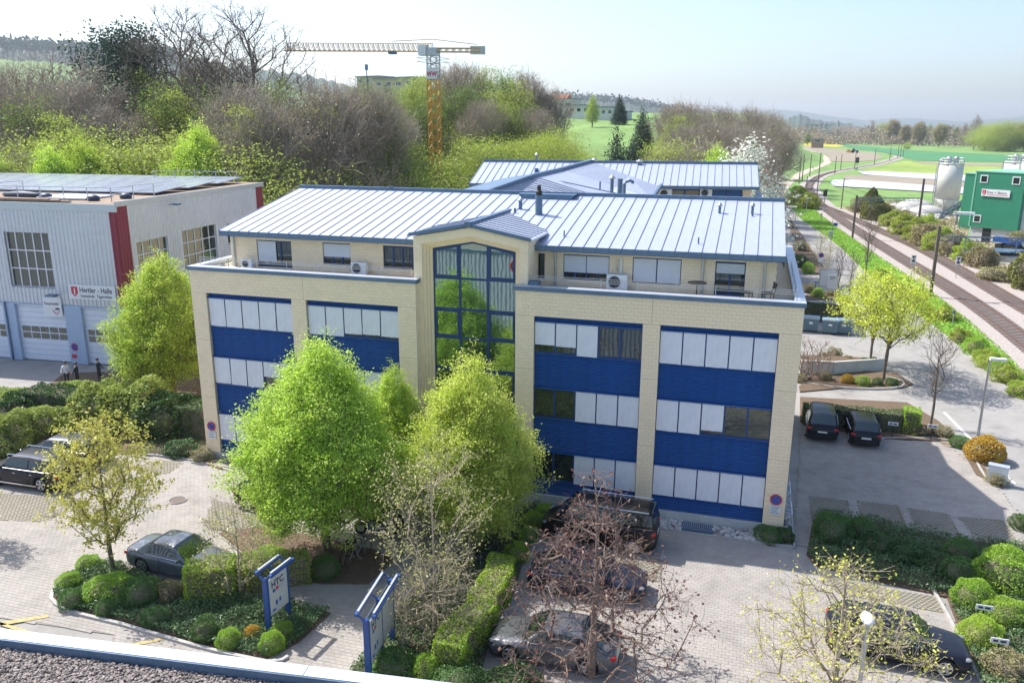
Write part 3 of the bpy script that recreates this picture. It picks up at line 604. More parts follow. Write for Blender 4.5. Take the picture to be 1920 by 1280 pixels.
# yellow / white marks on the street
for q in ([(0, 1166), (90, 1152), (92, 1157), (0, 1173)], [(0, 1166), (80, 1190), (76, 1196), (0, 1172)], [(240, 1207), (305, 1196), (308, 1200), (246, 1212)]):
    sheet('road_marking', [G(*p) for p in q], .022, M['yellowline'])
sheet('road_marking', [G(u, v) for u, v in ((1768, 772), (1772, 771), (1905, 905), (1902, 908))], -.02, M['whiteline'])
# planting beds
def bed(pix, name='planting_bed', m='soil', z=.05):
    P = [G(*p) for p in pix]; mb = MB(); mb.prism([(p.x, p.y) for p in P][::-1] if sum((P[i].x*P[(i+1) % len(P)].y-P[(i+1) % len(P)].x*P[i].y) for i in range(len(P))) < 0 else [(p.x, p.y) for p in P], -.01, z)
    struct(name, mb, M[m]); return P
bedA_px = [(100, 1118), (130, 1080), (205, 1052), (290, 1090), (440, 1120), (540, 1130), (620, 1150), (600, 1168), (560, 1205), (500, 1235), (360, 1205), (230, 1165), (120, 1140)]
bedA = bed(bedA_px); kerb_line([(205, 1052), (130, 1080), (98, 1112), (104, 1133), (140, 1150), (230, 1172), (360, 1210), (500, 1242), (540, 1232)])
bedA2 = bed([(410, 1000), (500, 985), (560, 1000), (700, 1030), (740, 1050), (690, 1095), (600, 1095), (500, 1070)], z=.04)
bedB = bed([(760, 1130), (870, 1050), (980, 950), (1010, 945), (1030, 975), (985, 1040), (960, 1120), (925, 1180), (890, 1300), (640, 1330), (660, 1255), (700, 1210)])
bedC = bed([(1525, 975), (1545, 962), (1680, 985), (1790, 1012), (1920, 1022), (1990, 1030), (2050, 1300), (1860, 1340), (1775, 1120), (1530, 1062), (1512, 1040)])
kerb_line([(1745, 1100), (1780, 1160), (1830, 1262), (1850, 1300)], .12, .09)
bedD = bed([(1498, 725), (1540, 690), (1680, 700), (1712, 720), (1690, 728), (1580, 728), (1500, 735)], z=.06); kerb_line([(1500, 716), (1560, 726), (1640, 730), (1690, 726), (1690, 714), (1655, 706)])
bedE = bed([(1500, 672), (1560, 672), (1655, 680), (1655, 690), (1500, 682)], z=.3)
bedF = bed([(1640, 822), (1500, 790), (1500, 745), (1700, 755), (1760, 790), (1850, 880), (1885, 900), (1880, 915), (1830, 890), (1795, 828)], m='soil')
kerb_line([(1500, 815), (1640, 822), (1793, 828), (1848, 895), (1875, 902)], .12, .08)
bedG = bed([(1508, 555), (1560, 545), (1600, 570), (1598, 582), (1560, 562), (1510, 562)])
bedH = bed([(1476, 400), (1530, 480), (1560, 520), (1500, 505), (1482, 440)])
bedL = bed([(250, 850), (0, 870), (0, 790), (120, 700), (380, 690), (386, 846), (400, 860), (330, 858)], z=.03)
M['seamless'] = M['kerb']
kerb_line([(262, 852), (330, 858), (395, 872), (470, 895)], .12, .08)
scatter('ground_cover', bedA, 24000, LM['groundcover'], .10, .42, 'low green ground cover in the bed beside the street', 1)
scatter('ground_cover', bedC, 30000, LM['groundcover'], .10, .5, 'dark ground cover in the corner bed right of the forecourt', 2)
scatter('ground_cover', bedB, 16000, LM['groundcover'], .10, .35, 'ground cover below the hedge at the entrance', 3)
scatter('ground_cover', [G(*p) for p in ((250, 850), (300, 800), (386, 760), (386, 846), (330, 858))], 4500, LM['groundcover'], .09, .25, 'silvery ground cover at the left corner of the office building', 4)
scatter('verge_grass', [(p.x, p.y) for p in vs if p.y > 15]+[(p.x, p.y) for p in bl[::-1] if p.y > 15], 60000, LM['grass'], .22, .16, 'bright green grass between road and railway', 5)
scatter('fallen_leaves', bedA2, 1200, LM['brown'], .07, .03, 'fallen brown leaves under the hornbeam', 6)
scatter('rough_grass', [(p.x+1, p.y) for p in offs(T2, 2.6)[6:]]+[(62, 190), (66, 160), (66, 110), (70, 60), (75, 10)], 30000, LM['lightbrown'], .3, .35, 'dry rough grass beyond the railway', 7)
# ------------------------------------------------------------------ office building
LX, RX = -.89, 29.43; BW = 5.02; BAYS = [0., 5.85, 17.71, 23.50]; ZT, ZB = 9.37, .45; WC, WD = 11.83, 16.81
OB = thing('office_building', 'cream brick office building with blue louvre bands and grey standing seam roof', 'building', (14.3, 0, 0))
mb = MB()
for a, b, y in ((LX, WC, .40), (WD, RX, .40), (WC-.02, WD+.02, 1.25)): mb.box(a+.02, b-.02, y, 17.5, .42, 10.36)
wpart('wall', mb, M['brick'], OB)
mb = MB(); mb.box(LX-.0, WC, .03, 17.6, -.05, .45); mb.box(WD, RX, .03, 17.6, -.05, .45); mb.box(WC-.1, WD+.1, 1.22, 17, -.05, .45); wpart('plinth', mb, M['concrete'], OB)
mb = MB()
walls = []
for a, b in ((LX, 0.), (5.02, 5.85), (10.87, WC), (WD, 17.71), (22.73, 23.5), (28.52, RX)):
    mb.box(a, b, .012, .45, ZB, ZT); walls.append((a, b, ZB, ZT, 0., 0))
for a, b in ((LX, WC), (WD, RX)): mb.box(a, b, .0125, .45, ZT, 10.55); walls.append((a, b, ZT, 10.55, 0., 0))
wpart('pier_core', mb, M['mortar'], OB)
BH, BL = .160, .325
def bricks(x0, x1, z0, z1, y, out, jointz=()):
    n = max(1, round((z1-z0)/BH)); h = (z1-z0)/n
    for i in range(n):
        za = z0+i*h; off = (i % 2)*BL/2; x = x0-off
        while x < x1-.02:
            a = max(x, x0); b = min(x+BL, x1)
            if b-a > .05: out.append((a+.004, b-.004, y, za+.004, za+h-.004))
            x += BL
bl_ = []
for a, b, z0, z1, y, k in walls:
    if z0 == ZB:
        for za, zb in ((ZB, 3.62), (3.64, 6.82), (6.84, ZT-.01)): bricks(a, b, za, zb, y, bl_)
    else:
        w = (b-a)/2 if a > 0 else (b-a)*.52
        bricks(a, a+w-.01, z0+.008, z1, y, bl_); bricks(a+w+.01, b, z0+.008, z1, y, bl_)
ba = np.array(bl_); d = np.hypot(ba[:, 0]-CAM[0], np.hypot(CAM[1], ba[:, 3]-CAM[2])); order = np.argsort(d)
cache = {}
for i in order[:300]:
    x0, x1, y, z0, z1 = ba[i]; key = (round(x1-x0, 2), round(z1-z0, 3))
    if key not in cache: cache[key] = MB().box(0, x1-x0, 0, .03, 0, z1-z0).mesh('brick', M['brick'])
    link('brick', cache[key], OB, (x0-14.3, y, z0))
def brickmesh(ba, nm='brickwork', m='brick', root=OB):
    ba = np.array(ba); lo = np.column_stack([ba[:, 0], ba[:, 2], ba[:, 3]]); hi = np.column_stack([ba[:, 1], ba[:, 2]+.03, ba[:, 4]])
    me = np_boxes(lo, hi, nm, M[m], 6); return tag(link(nm, me, root, -root.location), kind='stuff')
brickmesh(ba[order[300:]])
# side returns toward the glazed entrance, plain block faces
def yz_bricks(x, y0, y1, z0, z1, s, root=OB):
    lo = []; hi = []; n = round((z1-z0)/BH); h = (z1-z0)/n
    for i in range(n):
        y = y0-(i % 2)*BL/2
        while y < y1-.02:
            a = max(y, y0); b = min(y+BL, y1)
            if b-a > .04: lo.append((x-(.0 if s > 0 else .012), a+.004, z0+i*h+.004)); hi.append((x+(.012 if s > 0 else 0), b-.004, z0+i*h+h-.004))
            y += BL
    return tag(link('brickwork', np_boxes(lo, hi, 'brickwork', M['brick'], 6), root, -root.location), kind='stuff')
yz_bricks(WC, .05, .8, .45, 10.5, 1); yz_bricks(RX, .05, 17.4, .45, 10.5, 1)
# window bands and louvres ------------------------------------------------------
ZF = [1.2, 4.4, 7.6]                       # sill level of each storey
slat = MB().prism([(0.0, 0.0), (.045, -.035), (.05, -.05), (.005, -.105), (.0, -.105)], 0, BW-.02, 'x')
# prism on x axis gives (x, a, b) = (length, y, z): turn so that the nose points to -y
slat_me = MB(); slat_me.v = [(v[0], -v[1], v[2]) for v in slat.v]; slat_me.f = slat.f; slat_me = slat_me.mesh('slat', M['blue'])
def louvre(x, z0, z1):
    n = round((z1-z0)/.118); p = (z1-z0)/n
    b = MB().box(x+.002, x+BW-.002, .20, .39, z0, z1); o = wpart('louvre_panel', b, M['blueframe'], OB)
    for i in range(n): link('slat', slat_me, o, (x+.01-0, .20, z0+(i+1)*p), 0, (1, 1, p/.118))
    return o
WIN = {  # (bay, storey): blind drop of each of the five lights (1 full, 0 none)
 (0, 2): (1, 1, 1, 1, 1), (1, 2): (1, 1, .88, .86, .88), (2, 2): (.72, .74, 1, 0, 0), (3, 2): (1, 1, 1, 1, 1),
 (0, 1): (.96, .97, .98, .55, .7), (1, 1): (1, 1, 1, .9, 1), (2, 1): (0, 0, 1, 1, 1), (3, 1): (1, 1, .84, 0, 0),
 (0, 0): (1, 1, 1, 1, 1), (1, 0): (1, 1, 1, 1, 1), (2, 0): (0, 0, 1, 1, 1), (3, 0): (1, 1, 1, 1, 1)}
ww = BW/5; hw = 1.50
fr = MB()
for a, b, c, e in ((0, ww, 0, .07), (0, ww, hw-.06, hw), (0, .045, .07, hw-.06), (ww-.045, ww, .07, hw-.06)): fr.box(a, b, .14, .24, c, e)
frame_me = fr.mesh('window', M['blueframe'])
pane_me = MB().box(.045, ww-.045, .185, .20, .07, hw-.06).mesh('pane', M['glass'])
def blind_me(h, seed):
    rr = random.Random(seed); b = MB(); n = 8; x0, x1 = .03, ww-.03; V = []
    for j in range(n+1):
        z = hw-.02-h*j/n
        for i in range(5):
            f = j/n; y = .115-.02*math.sin(i*1.7+seed)*f*f-.012*rr.random()*f; V.append((x0+(x1-x0)*i/4, y, z+(.012*math.sin(i*2.3+seed) if j == n else 0)))
    b.add(V, [(j*5+i, (j+1)*5+i, (j+1)*5+i+1, j*5+i+1) for j in range(n) for i in range(4)])
    b.box(x0, x1, .10, .125, hw-.03-h, hw-.005-h); return b.mesh('blind', M['blind'], True)
for (bi, st), drops in WIN.items():
    x = BAYS[bi]; z = ZF[st]
    for k, dr in enumerate(drops):
        w = link('window', frame_me, OB, (x+k*ww-14.3, 0, z)); link('pane', pane_me, w)
        if dr: link('blind', blind_me(hw*dr-.02, R.randint(0, 999)), w)
    mb = MB(); mb.box(x, x+BW, .06, .16, z+hw-.015, z+hw+.05); mb.box(x, x+BW, .10, .20, z-.03, z+.005); wpart('window_rail', mb, M['blue'], OB)
for x in BAYS:
    louvre(x, ZB, 1.17); louvre(x, ZF[0]+hw+.03, ZF[1]-.03); louvre(x, ZF[1]+hw+.03, ZF[2]-.03); louvre(x, ZF[2]+hw+.03, ZT)
# coping, terrace, railing
mb = MB()
for a, b in ((LX-.06, WC+.06), (WD-.06, RX+.06)): mb.box(a, b, -.07, .42, 10.62, 10.75)
mb.box(RX-.38, RX+.06, .42, 17.6, 10.62, 10.75); mb.box(LX-.06, LX+.38, .42, 17.6, 10.62, 10.75); wpart('coping', mb, M['coping'], OB)
mb = MB()
for a, b in ((LX-.075, WC+.075), (WD-.075, RX+.075)): mb.box(a, b, -.085, -.0705, 10.55, 10.735)
mb.box(WC+.0605, WC+.075, -.07, .8, 10.55, 10.735); mb.box(RX+.0605, RX+.075, -.07, 17.6, 10.55, 10.735); wpart('coping_edge', mb, M['zincdark'], OB)
mb = MB(); mb.box(LX+.05, 11.6, .3, 2.6, 10.361, 10.42).box(17.25, RX-.05, .3, 2.6, 10.361, 10.42); wpart('terrace_floor', mb, M['concrete'], OB)
for a, b in ((LX+.3, 11.4), (17.3, RX-.3)):
    mb = MB()
    for z in (10.98, 11.07, 11.16): mb.bar((a, .55, z), (b, .55, z), .022)
    x = a
    while x < b+.01: mb.bar((x, .55, 10.42), (x, .55, 11.18), .03); x += (b-a)/round((b-a)/1.6)
    if a > 10:
        for z in (10.98, 11.07, 11.16): mb.bar((b, .55, z), (b, 9, z), .022)
        for y in (2.5, 4.5, 6.5, 8.5): mb.bar((b, y, 10.42), (b, y, 11.18), .03)
    wpart('railing', mb, M['steel'], OB)
# setback top storey ---------------------------------------------------------
PY = 2.3; PWIN = [(1.72, 3.80, 10.5, 11.92, 'door'), (5.66, 7.26, 10.80, 11.95, 'roll'), (9.1, 11.2, 10.78, 11.95, 'open'), (17.10, 17.6, 10.7, 11.94, 'slim'), (18.53, 20.74, 10.76, 11.96, 'rollpart'), (21.84, 24.08, 10.78, 11.97, 'rollfull'), (25.6, 26.93, 10.42, 11.97, 'terrace')]
xs = .1; pb = []; mb = MB()
def pwall(a, b, z0, z1):
    if b-a > .05 and z1-z0 > .03: mb.box(a, b, PY+.012, PY+.3, z0, z1); bricks(a, b, z0, z1, PY, pb)
for a, b, z0, z1, kd in PWIN:
    pwall(xs, a, 10.42, 12.3); pwall(a, b, 10.42, z0); pwall(a, b, z1, 12.3); xs = b
pwall(xs, 28.27, 10.42, 12.3); mb.box(.12, 28.25, PY+.5, 17.4, 10.36, 11.9); mb.box(28.0, 28.27, PY+.3, 17.4, 10.36, 12.6); mb.box(.1, .35, PY+.3, 17.4, 10.36, 12.6)
wpart('top_storey_wall', mb, M['mortar'], OB); brickmesh(pb)
for a, b, z0, z1, kd in PWIN:
    nL = {'door': 3, 'roll': 3, 'open': 4, 'slim': 1, 'rollpart': 4, 'rollfull': 2, 'terrace': 2}[kd]; w = b-a; h = z1-z0
    f = MB(); f.box(0, w, 0, .08, 0, .07); f.box(0, w, 0, .08, h-.10, h)
    for i in range(nL+1): x = w*i/nL; f.box(max(0, x-.045), min(w, x+.045), .001, .079, .07, h-.10)
    wd = link('window', f.mesh('window', M['blueframe']), OB, (a-14.3, PY+.08, z0)); link('pane', MB().box(.03, w-.03, .04, .055, .05, h-.05).mesh('pane', M['glass']), wd)
    def rb(x0, x1, za): link('shutter', MB().box(x0, x1, -.035, -.012, za, h-.06).mesh('shutter', M['rollblind']), wd)
    if kd == 'door': rb(.03, w*.54, .28)
    if kd == 'roll': rb(.03, w-.03, .42)
    if kd == 'rollpart': rb(.03, w/2-.02, .34); rb(w/2+.02, w-.03, .34)
    if kd == 'rollfull': rb(.04, w/2-.03, .06); rb(w/2+.03, w-.04, .06)
    if kd == 'terrace': link('shutter', MB().box(.05, w-.05, -.02, 0, h-.55, h-.1).mesh('shutter', M['coping']), wd)
mb = MB()
for x in (.35, 18.15, 25.05, 27.75): mb.tube([(x, PY-.07, 10.42), (x, PY-.07, 12.25)], .055, 8)
wpart('downpipe', mb, M['steel'], OB)
# main roof: single panels with upstanding seams --------------------------------
RL, RR = -.02, 28.56; EY, EZ, RY, RZ = 1.55, 12.44, 9.98, 14.08; NP = 48; pw = (RR-RL)/NP; sl_ = (RZ-EZ)/(RY-EY)
pan = MB(); pan.slab([(0, 0, 0), (pw, 0, 0), (pw, RY-EY, RZ-EZ), (0, RY-EY, RZ-EZ)], .05); pan_me = pan.mesh('roof_panel', M['zinc'])
sm_ = MB(); sm_.bar((0, 0, .018), (0, RY-EY, RZ-EZ+.018), .022, .04); seam_me = sm_.mesh('seam', M['seam'])
rp = wpart('roof', MB().slab([(RL, EY+.02, EZ-.055), (RR, EY+.02, EZ-.055), (RR, RY, RZ-.055), (RL, RY, RZ-.055)], .12).slab([(RL, RY, RZ-.04), (RR, RY, RZ-.04), (RR, 17.7, 10.9), (RL, 17.7, 10.9)], .12).add([(RR-.01, EY+.3, EZ-.3), (RR-.01, RY, RZ-.12), (RR-.01, 17.5, 10.9), (RR-.01, EY+.3, 10.9+.9)], [(0, 3, 2, 1)]), M['zincdark'], OB)
for i in range(NP):
    p = link('roof_panel', pan_me, OB, (RL+i*pw-14.3, EY, EZ+R.uniform(-.004, .004))); link('seam', seam_me, p)
fas = MB().box(.006, pw-.006, 0, .03, 0, .25).mesh('fascia_panel', M['zincdark'])
for i in range(NP):
    x = RL+i*pw
    if 11.3 < x+pw/2 < 17.5: continue
    link('fascia_panel', fas, OB, (x-14.3, EY-.03, EZ-.25))
mb = MB(); mb.box(RL, 11.55, EY, PY+.02, EZ-.28, EZ-.22); mb.box(17.35, RR, EY, PY+.02, EZ-.28, EZ-.22); wpart('soffit', mb, M['blueframe'], OB)
mb = MB(); mb.box(RL-.02, RR+.02, RY-.08, RY+.16, RZ-.05, RZ+.17); mb.box(6.1, 6.2, RY-.1, RY+.18, RZ-.05, RZ+.24); mb.box(RR, RR+.04, EY, EY+.05, EZ-.25, EZ+.03)
mb.prism([(14.6, RZ-.30), (17.2, RZ-.30), (17.55, RZ+.1), (14.3, RZ+.1)], RY-.9, RY-.05, 'y'); wpart('ridge_cap', mb, M['zincdark'], OB)
# glazed gabled entrance bay -----------------------------------------------------
GX = 14.42; PZ, EZ2 = 13.27, 12.74
def step_frame(x0, x1, ztop_side, ztop_mid, y0, y1, xi0, xi1, zi_s, zi_m, zb):
    """ring between an outer gabled outline and an inner gabled opening"""
    m_ = MB()
    m_.prism([(x0, zb), (xi0, zb), (xi0, zi_s), (x0, ztop_side)], y0, y1, 'y'); m_.prism([(xi1, zb), (x1, zb), (x1, ztop_side), (xi1, zi_s)], y0, y1, 'y')
    m_.prism([(x0, ztop_side), (xi0, zi_s), (GX, zi_m), (GX, ztop_mid)], y0, y1, 'y'); m_.prism([(GX, ztop_mid), (GX, zi_m), (xi1, zi_s), (x1, ztop_side)], y0, y1, 'y'); return m_
lv = [(11.58, 17.28, 12.74, 13.27), (12.02, 16.88, 12.40, 12.86), (12.13, 16.77, 12.32, 12.76), (12.24, 16.66, 12.24, 12.66), (12.36, 16.54, 12.16, 12.55)]
for i in range(4):
    o, n_ = lv[i], lv[i+1]; y0 = .45+i*.16
    wpart('stepped_arch', step_frame(o[0], o[1], o[2], o[3], y0+.002*i, 1.22-.002*i, n_[0], n_[1], n_[2], n_[3], .45), M['brick'], OB)
pbk = []
bricks(11.9, 12.02, .5, 10.5, .44, pbk); bricks(11.58, 12.02, 10.6, 12.38, .432, pbk); bricks(16.9, 17.28, 10.6, 12.38, .432, pbk)
for k in range(14):       # courses that follow the gable
    for s in (-1, 1):
        pass
brickmesh(pbk)
yz_bricks(17.28, .5, 2.3, 10.5, 12.7, 1)
gz0 = 1.2; rowz = [12.6, 10.72, 9.2, 7.75, 6.2, 4.7, 3.2, 1.7, .3]; colx = [12.36, 13.72, 15.14, 16.54]; gy0 = 1.0
def ztop(x): return 12.16+(12.55-12.16)*(1-abs(x-GX)/2.09)
ent = MB()
for x in colx: ent.box(x-.05, x+.05, gy0, gy0+.14, .3, ztop(x)-.03)
for z in rowz[1:]: ent.box(12.36, 16.54, gy0+.004, gy0+.136, z-.05, z+.05)
for a, b in ((12.36, GX), (GX, 16.54)): ent.bar((a, gy0+.07, ztop(a)-.05), (b, gy0+.07, ztop(b)-.05), .136, .1)
gl = wpart('entrance_glazing', ent, M['blueframe'], OB)
for c in range(3):
    x0, x1 = colx[c], colx[c+1]
    for r in range(8):
        zb_ = rowz[r+1]; zt_ = rowz[r]; op = (r % 2 == 0 and c != 1); e = .14 if op else .04
        pm = MB(); tlt = R.uniform(-.004, .004)
        if r == 0:
            pts = [(x0+e, zb_+e), (x1-e, zb_+e), (x1-e, ztop(x1-e)-e-.02)]+([(GX, 12.55-e)] if c == 1 else [])+[(x0+e, ztop(x0+e)-e-.02)]
        else: pts = [(x0+e, zb_+e), (x1-e, zb_+e), (x1-e, zt_-e), (x0+e, zt_-e)]
        pm.prism(pts, gy0+.05+tlt, gy0+.06+tlt, 'y'); wpart('pane', pm, M['mirror'], gl, )
        if op:
            f = MB(); q = [(x0+.05, zb_+.05), (x1-.05, zb_+.05), (x1-.05, (ztop(x1-.05)-.08) if r == 0 else zt_-.05), (x0+.05, (ztop(x0+.05)-.08) if r == 0 else zt_-.05)]
            for i in range(4): a, b = q[i], q[(i+1) % 4]; c1, c2 = pts[i], pts[(i+1) % 4]; f.add([(a[0], gy0-.02, a[1]), (b[0], gy0-.02, b[1]), (c2[0], gy0-.02, c2[1]), (c1[0], gy0-.02, c1[1]), (c1[0], gy0+.05, c1[1]), (c2[0], gy0+.05, c2[1]), (a[0], gy0+.0, a[1]), (b[0], gy0+.0, b[1])], [(0, 1, 2, 3), (3, 2, 5, 4), (0, 6, 7, 1)])
            wpart('casement', f, M['blueframe'], gl)
# roof over the entrance
zr = 13.40; zen = 12.84; x0_, x1_ = 11.44, 17.42
def yint(z): return EY+(z-EZ)/sl_
for s, xe in ((-1, x0_), (1, x1_)):
    mb = MB(); n = 9; yr = yint(zr); ye = yint(zen)
    a0 = Vector((GX, .33, zr)); a1 = Vector((GX, yr+.1, zr)); b0 = Vector((xe, .33, zen)); b1 = Vector((xe, ye+.1, zen))
    under = MB().slab([a0, b0, b1, a1] if s > 0 else [b0, a0, a1, b1], .08); wpart('gable_roof', under, M['zincdark'], OB)
    for k in range(11):
        t0, t1 = .33+k*.56, .33+(k+1)*.56
        if t0 > yr: continue
        # panel strips run from ridge to eave; they stop where the main roof starts
        def q(x_t, y): f = x_t; return Vector((GX+(xe-GX)*f, y, zr+(zen-zr)*f+.02))
        f0 = 1. if t0 < ye else max(0, (yr-t0)/(yr-ye)); f1 = 1. if t1 < ye else max(0, (yr-t1)/(yr-ye))
        if f0 <= .02: continue
        t1e = min(t1, yr); qs = [q(0, t0), q(f0, t0), q(f1, t1e), q(0, t1e)]
        if s < 0: qs = qs[::-1]
        p = wpart('gable_roof_panel', MB().slab(qs, .02), M['zinc'], OB); wpart('seam', MB().bar(q(0, t0)+Vector((0, 0, .02)), q(f0, t0)+Vector((0, 0, .02)), .03, .05), M['seam'], p)
mb = MB(); mb.bar((GX, .25, zr+.06), (GX, yint(zr+.1), zr+.06), .24, .14); mb.bar((GX, .30, zr), (x0_-.02, .30, zen), .05, .17); mb.bar((GX, .30, zr), (x1_+.02, .30, zen), .05, .17); mb.box(GX-.16, GX+.16, .22, .5, zr-.1, zr+.16); wpart('gable_trim', mb, M['zincdark'], OB)
mb = MB(); mb.bar((x1_+.06, .3, zen-.03), (x1_+.06, 3.2, zen-.03), .13, .1); mb.bar((x0_-.06, .3, zen-.03), (x0_-.06, 3.2, zen-.03), .13, .1); wpart('gutter', mb, M['coping'], OB)
mb = MB(); mb.box(17.0, 17.8, .45, .85, 10.6, 10.9); wpart('coping_edge', mb, M['zincdark'], OB)
# roof pipes
def roofz(x, y): return EZ+(y-EY)*sl_
def pipe(x, y, h, r, label=None, cap=None):
    z = roofz(x, y); p = wpart('roof_vent', MB().tube([(x, y, z-.05), (x, y, z+h)], r, 14), M['zincdark'], OB, label=label, smooth=False)
    if cap: wpart('vent_cap', MB().tube([(x, y, z+h), (x, y, z+h+.06), (x, y, z+h+.12), (x, y, z+h+.2)], [r*1.7, r*1.8, r*1.2, r*.3], 12), M['steel'], p)
    return p
p = pipe(16.24, 6.28, 1.0, .19, 'stout cylindrical chimney with black top'); wpart('chimney_top', MB().tube([(16.24, 6.28, roofz(0, 6.28)+1.0), (16.24, 6.28, roofz(0, 6.28)+1.04), (16.24, 6.28, roofz(0, 6.28)+1.05), (16.24, 6.28, roofz(0, 6.28)+1.2), (16.24, 6.28, roofz(0, 6.28)+1.24), (16.24, 6.28, roofz(0, 6.28)+1.5)], [.2, .2, .17, .17, .11, .1], 14), M['black'], p)
pipe(15.0, 7.1, .45, .10, cap=1); pipe(14.9, 6.4, .25, .06); pipe(18.4, 2.9, .3, .035); pipe(25.4, 7.55, .35, .07, cap=1); pipe(27.0, 7.6, .38, .07, cap=1); pipe(24.75, 2.7, .3, .035); pipe(27.02, 7.2, .15, .05)
# things on the terrace and walls
def ac_unit(loc, label, rz=0, s=1., group='outdoor air conditioning units'):
    t = thing('air_conditioner', label, 'air conditioner', loc, rz, group); t.scale = (s, s, s)
    part('casing', MB().box(-.42, .42, -.16, .16, .06, .66), M['white'], t); part('foot', MB().box(-.35, -.28, -.17, .17, 0, .06).box(.28, .35, -.17, .17, 0, .06), M['black'], t)
    f = part('fan_grille', MB().tube([(-.1, -.16, .36), (-.1, -.172, .36)], .24, 20), M['black'], t); mb = MB()
    for k in range(5): a = k*2*math.pi/5; mb.bar((-.1, -.176, .36), (-.1+.22*math.cos(a), -.176, .36+.22*math.sin(a)), .05, .005)
    mb.tube([(-.1+.16*math.cos(a), -.178, .36+.16*math.sin(a)) for a in np.linspace(0, 6.283, 21)], .008, 4, False); mb.tube([(-.1+.24*math.cos(a), -.178, .36+.24*math.sin(a)) for a in np.linspace(0, 6.283, 21)], .012, 4, False)
    part('fan', mb, M['steel'], f); return t
ac_unit((7.9, 2.0, 10.42), 'white air conditioner on the left terrace beside the half shuttered window')
ac_unit((1.35, 1.9, 10.42), 'low grey air conditioner at the left end of the terrace', .05, .75)
ac_unit((21.2, 2.0, 10.42), 'white air conditioner on the right terrace below a wall bracket', 0, 1.15)
br = thing('wall_bracket', 'white pipe duct on the wall above the right terrace air conditioner', 'duct', (21.3, 2.25, 11.2)); part('duct', MB().box(-.04, .05, -.05, 0, -.3, .7), M['white'], br); part('bracket', MB().bar((-.15, -.05, .1), (-.15, -.25, .6), .04).bar((-.15, -.25, .6), (-.08, -.05, .6), .03), M['steel'], br)
def garden_chair(loc, rz, label):
    t = thing('terrace_chair', label, 'chair', loc, rz, 'chairs on the right terrace'); part('seat', MB().box(-.22, .22, -.22, .22, .42, .46), M['black'], t); part('backrest', MB().bar((-.2, .22, .46), (-.2, .3, .9), .03).bar((.2, .22, .46), (.2, .3, .9), .03).box(-.2, .2, .25, .28, .6, .9), M['black'], t)
    for sx in (-.19, .19):
        for sy in (-.19, .19): part('leg', MB().bar((sx, sy, 0), (sx, sy, .42), .03), M['black'], t)
garden_chair((27.05, 1.1, 10.42), 1.2, 'dark terrace chair nearest the glazed terrace door'); garden_chair((27.95, 1.2, 10.42), -1.3, 'dark terrace chair nearest the right end of the terrace')
t = thing('terrace_table', 'small round dark table on the right terrace behind the railing', 'table', (24.9, 1.2, 10.42)); part('tabletop', MB().tube([(0, 0, .7), (0, 0, .73)], .42, 18), M['black'], t)
part('leg', MB().bar((0, 0, 0), (0, 0, .7), .05).bar((-.25, 0, .02), (.25, 0, .02), .04).bar((0, -.25, .02), (0, .25, .02), .04), M['black'], t)
# no parking signs
def nopark(loc, label, rz=0, r=.26, plate=True, group='no parking signs'):
    t = thing('no_parking_sign', label, 'sign', loc, rz, group)
    part('ring', MB().tube([(0, 0, 0), (0, -.02, 0)], r, 28), M['signred'], t); part('disc', MB().tube([(0, -.02, 0), (0, -.028, 0)], r*.78, 28), M['signblue'], t)
    part('bar', MB().bar((-r*.56, -.034, r*.56), (r*.56, -.034, -r*.56), .012, r*.26, up=(0, -1, 0)), M['signred'], t)
    if plate:
        pl = part('text_plate', MB().box(-.24, .24, -.02, 0, -.72, -.27), M['white'], t)
        tl = MB()
        for i in range(4): tl.box(-.19, .19-.05*(i % 3), -.0225, -.02, -.36-i*.095, -.335-i*.095)
        part('text_line', tl, M['ink'], pl)
    return t
nopark((29.02, -.035, 1.75), 'no parking sign with text plate on the right corner pier'); nopark((-.42, -.035, 1.95), 'no parking sign with text plate on the left corner pier')
# gravel strip, pebbles and light wells along the front
gp = MB(); gp.box(22.9, 29.8, -.95, 0.02, -.02, .04); gp.box(12.0, 22.0, -.95, 0.02, -.02, .035); gp.box(-1.3, 5, -.8, .02, -.02, .04); struct('gravel_strip', gp, M['joint'])
ksl = MB(); ksl.box(16.8, 29.95, -1.02, -.95, -.02, .09); ksl.box(29.88, 29.95, -.95, 12, -.02, .09); ksl.box(-1.3, 6, -.87, -.8, -.02, .09); struct('kerb', ksl, M['kerb'])
rng = np.random.default_rng(5); Vp = []; Fp = []
ico = MB().sphere((0, 0, 0), 1, 6); iv = np.array(ico.v); ifc = np.array(ico.f)
def stones(n, x0, x1, y0, y1, s, z=.06, skip=()):
    c = np.column_stack([x0+(x1-x0)*rng.random(n), y0+(y1-y0)*rng.random(n), z+.04*rng.random(n)])
    for a, b in skip: c = c[(c[:, 0] < a) | (c[:, 0] > b)]
    sc = s*(.5+rng.random((len(c), 3)))*np.array([1.2, 1, .7]); an = rng.random(len(c))*6.28
    P = iv[None]*sc[:, None]; X = P[..., 0]*np.cos(an)[:, None]-P[..., 1]*np.sin(an)[:, None]; Y = P[..., 0]*np.sin(an)[:, None]+P[..., 1]*np.cos(an)[:, None]
    V = np.stack([X, Y, P[..., 2]], -1)+c[:, None]; off = sum(len(v) for v in Vp); F = ifc[None]+np.arange(len(c))[:, None, None]*len(iv)+off; Vp.append(V.reshape(-1, 3)); Fp.append(F.reshape(-1, 4))
stones(520, 23, 28.8, -.9, -.05, .085, skip=[(25.0, 26.4)]); stones(200, 3, 5.8, -.75, -.05, .08); stones(120, 29.6, 29.85, 0, 6, .08)
tag(link('pebbles', np_mesh('pebbles', np.concatenate(Vp), np.concatenate(Fp), M['pebble'])), 'pale river pebbles in the strip along the office front', kind='stuff')
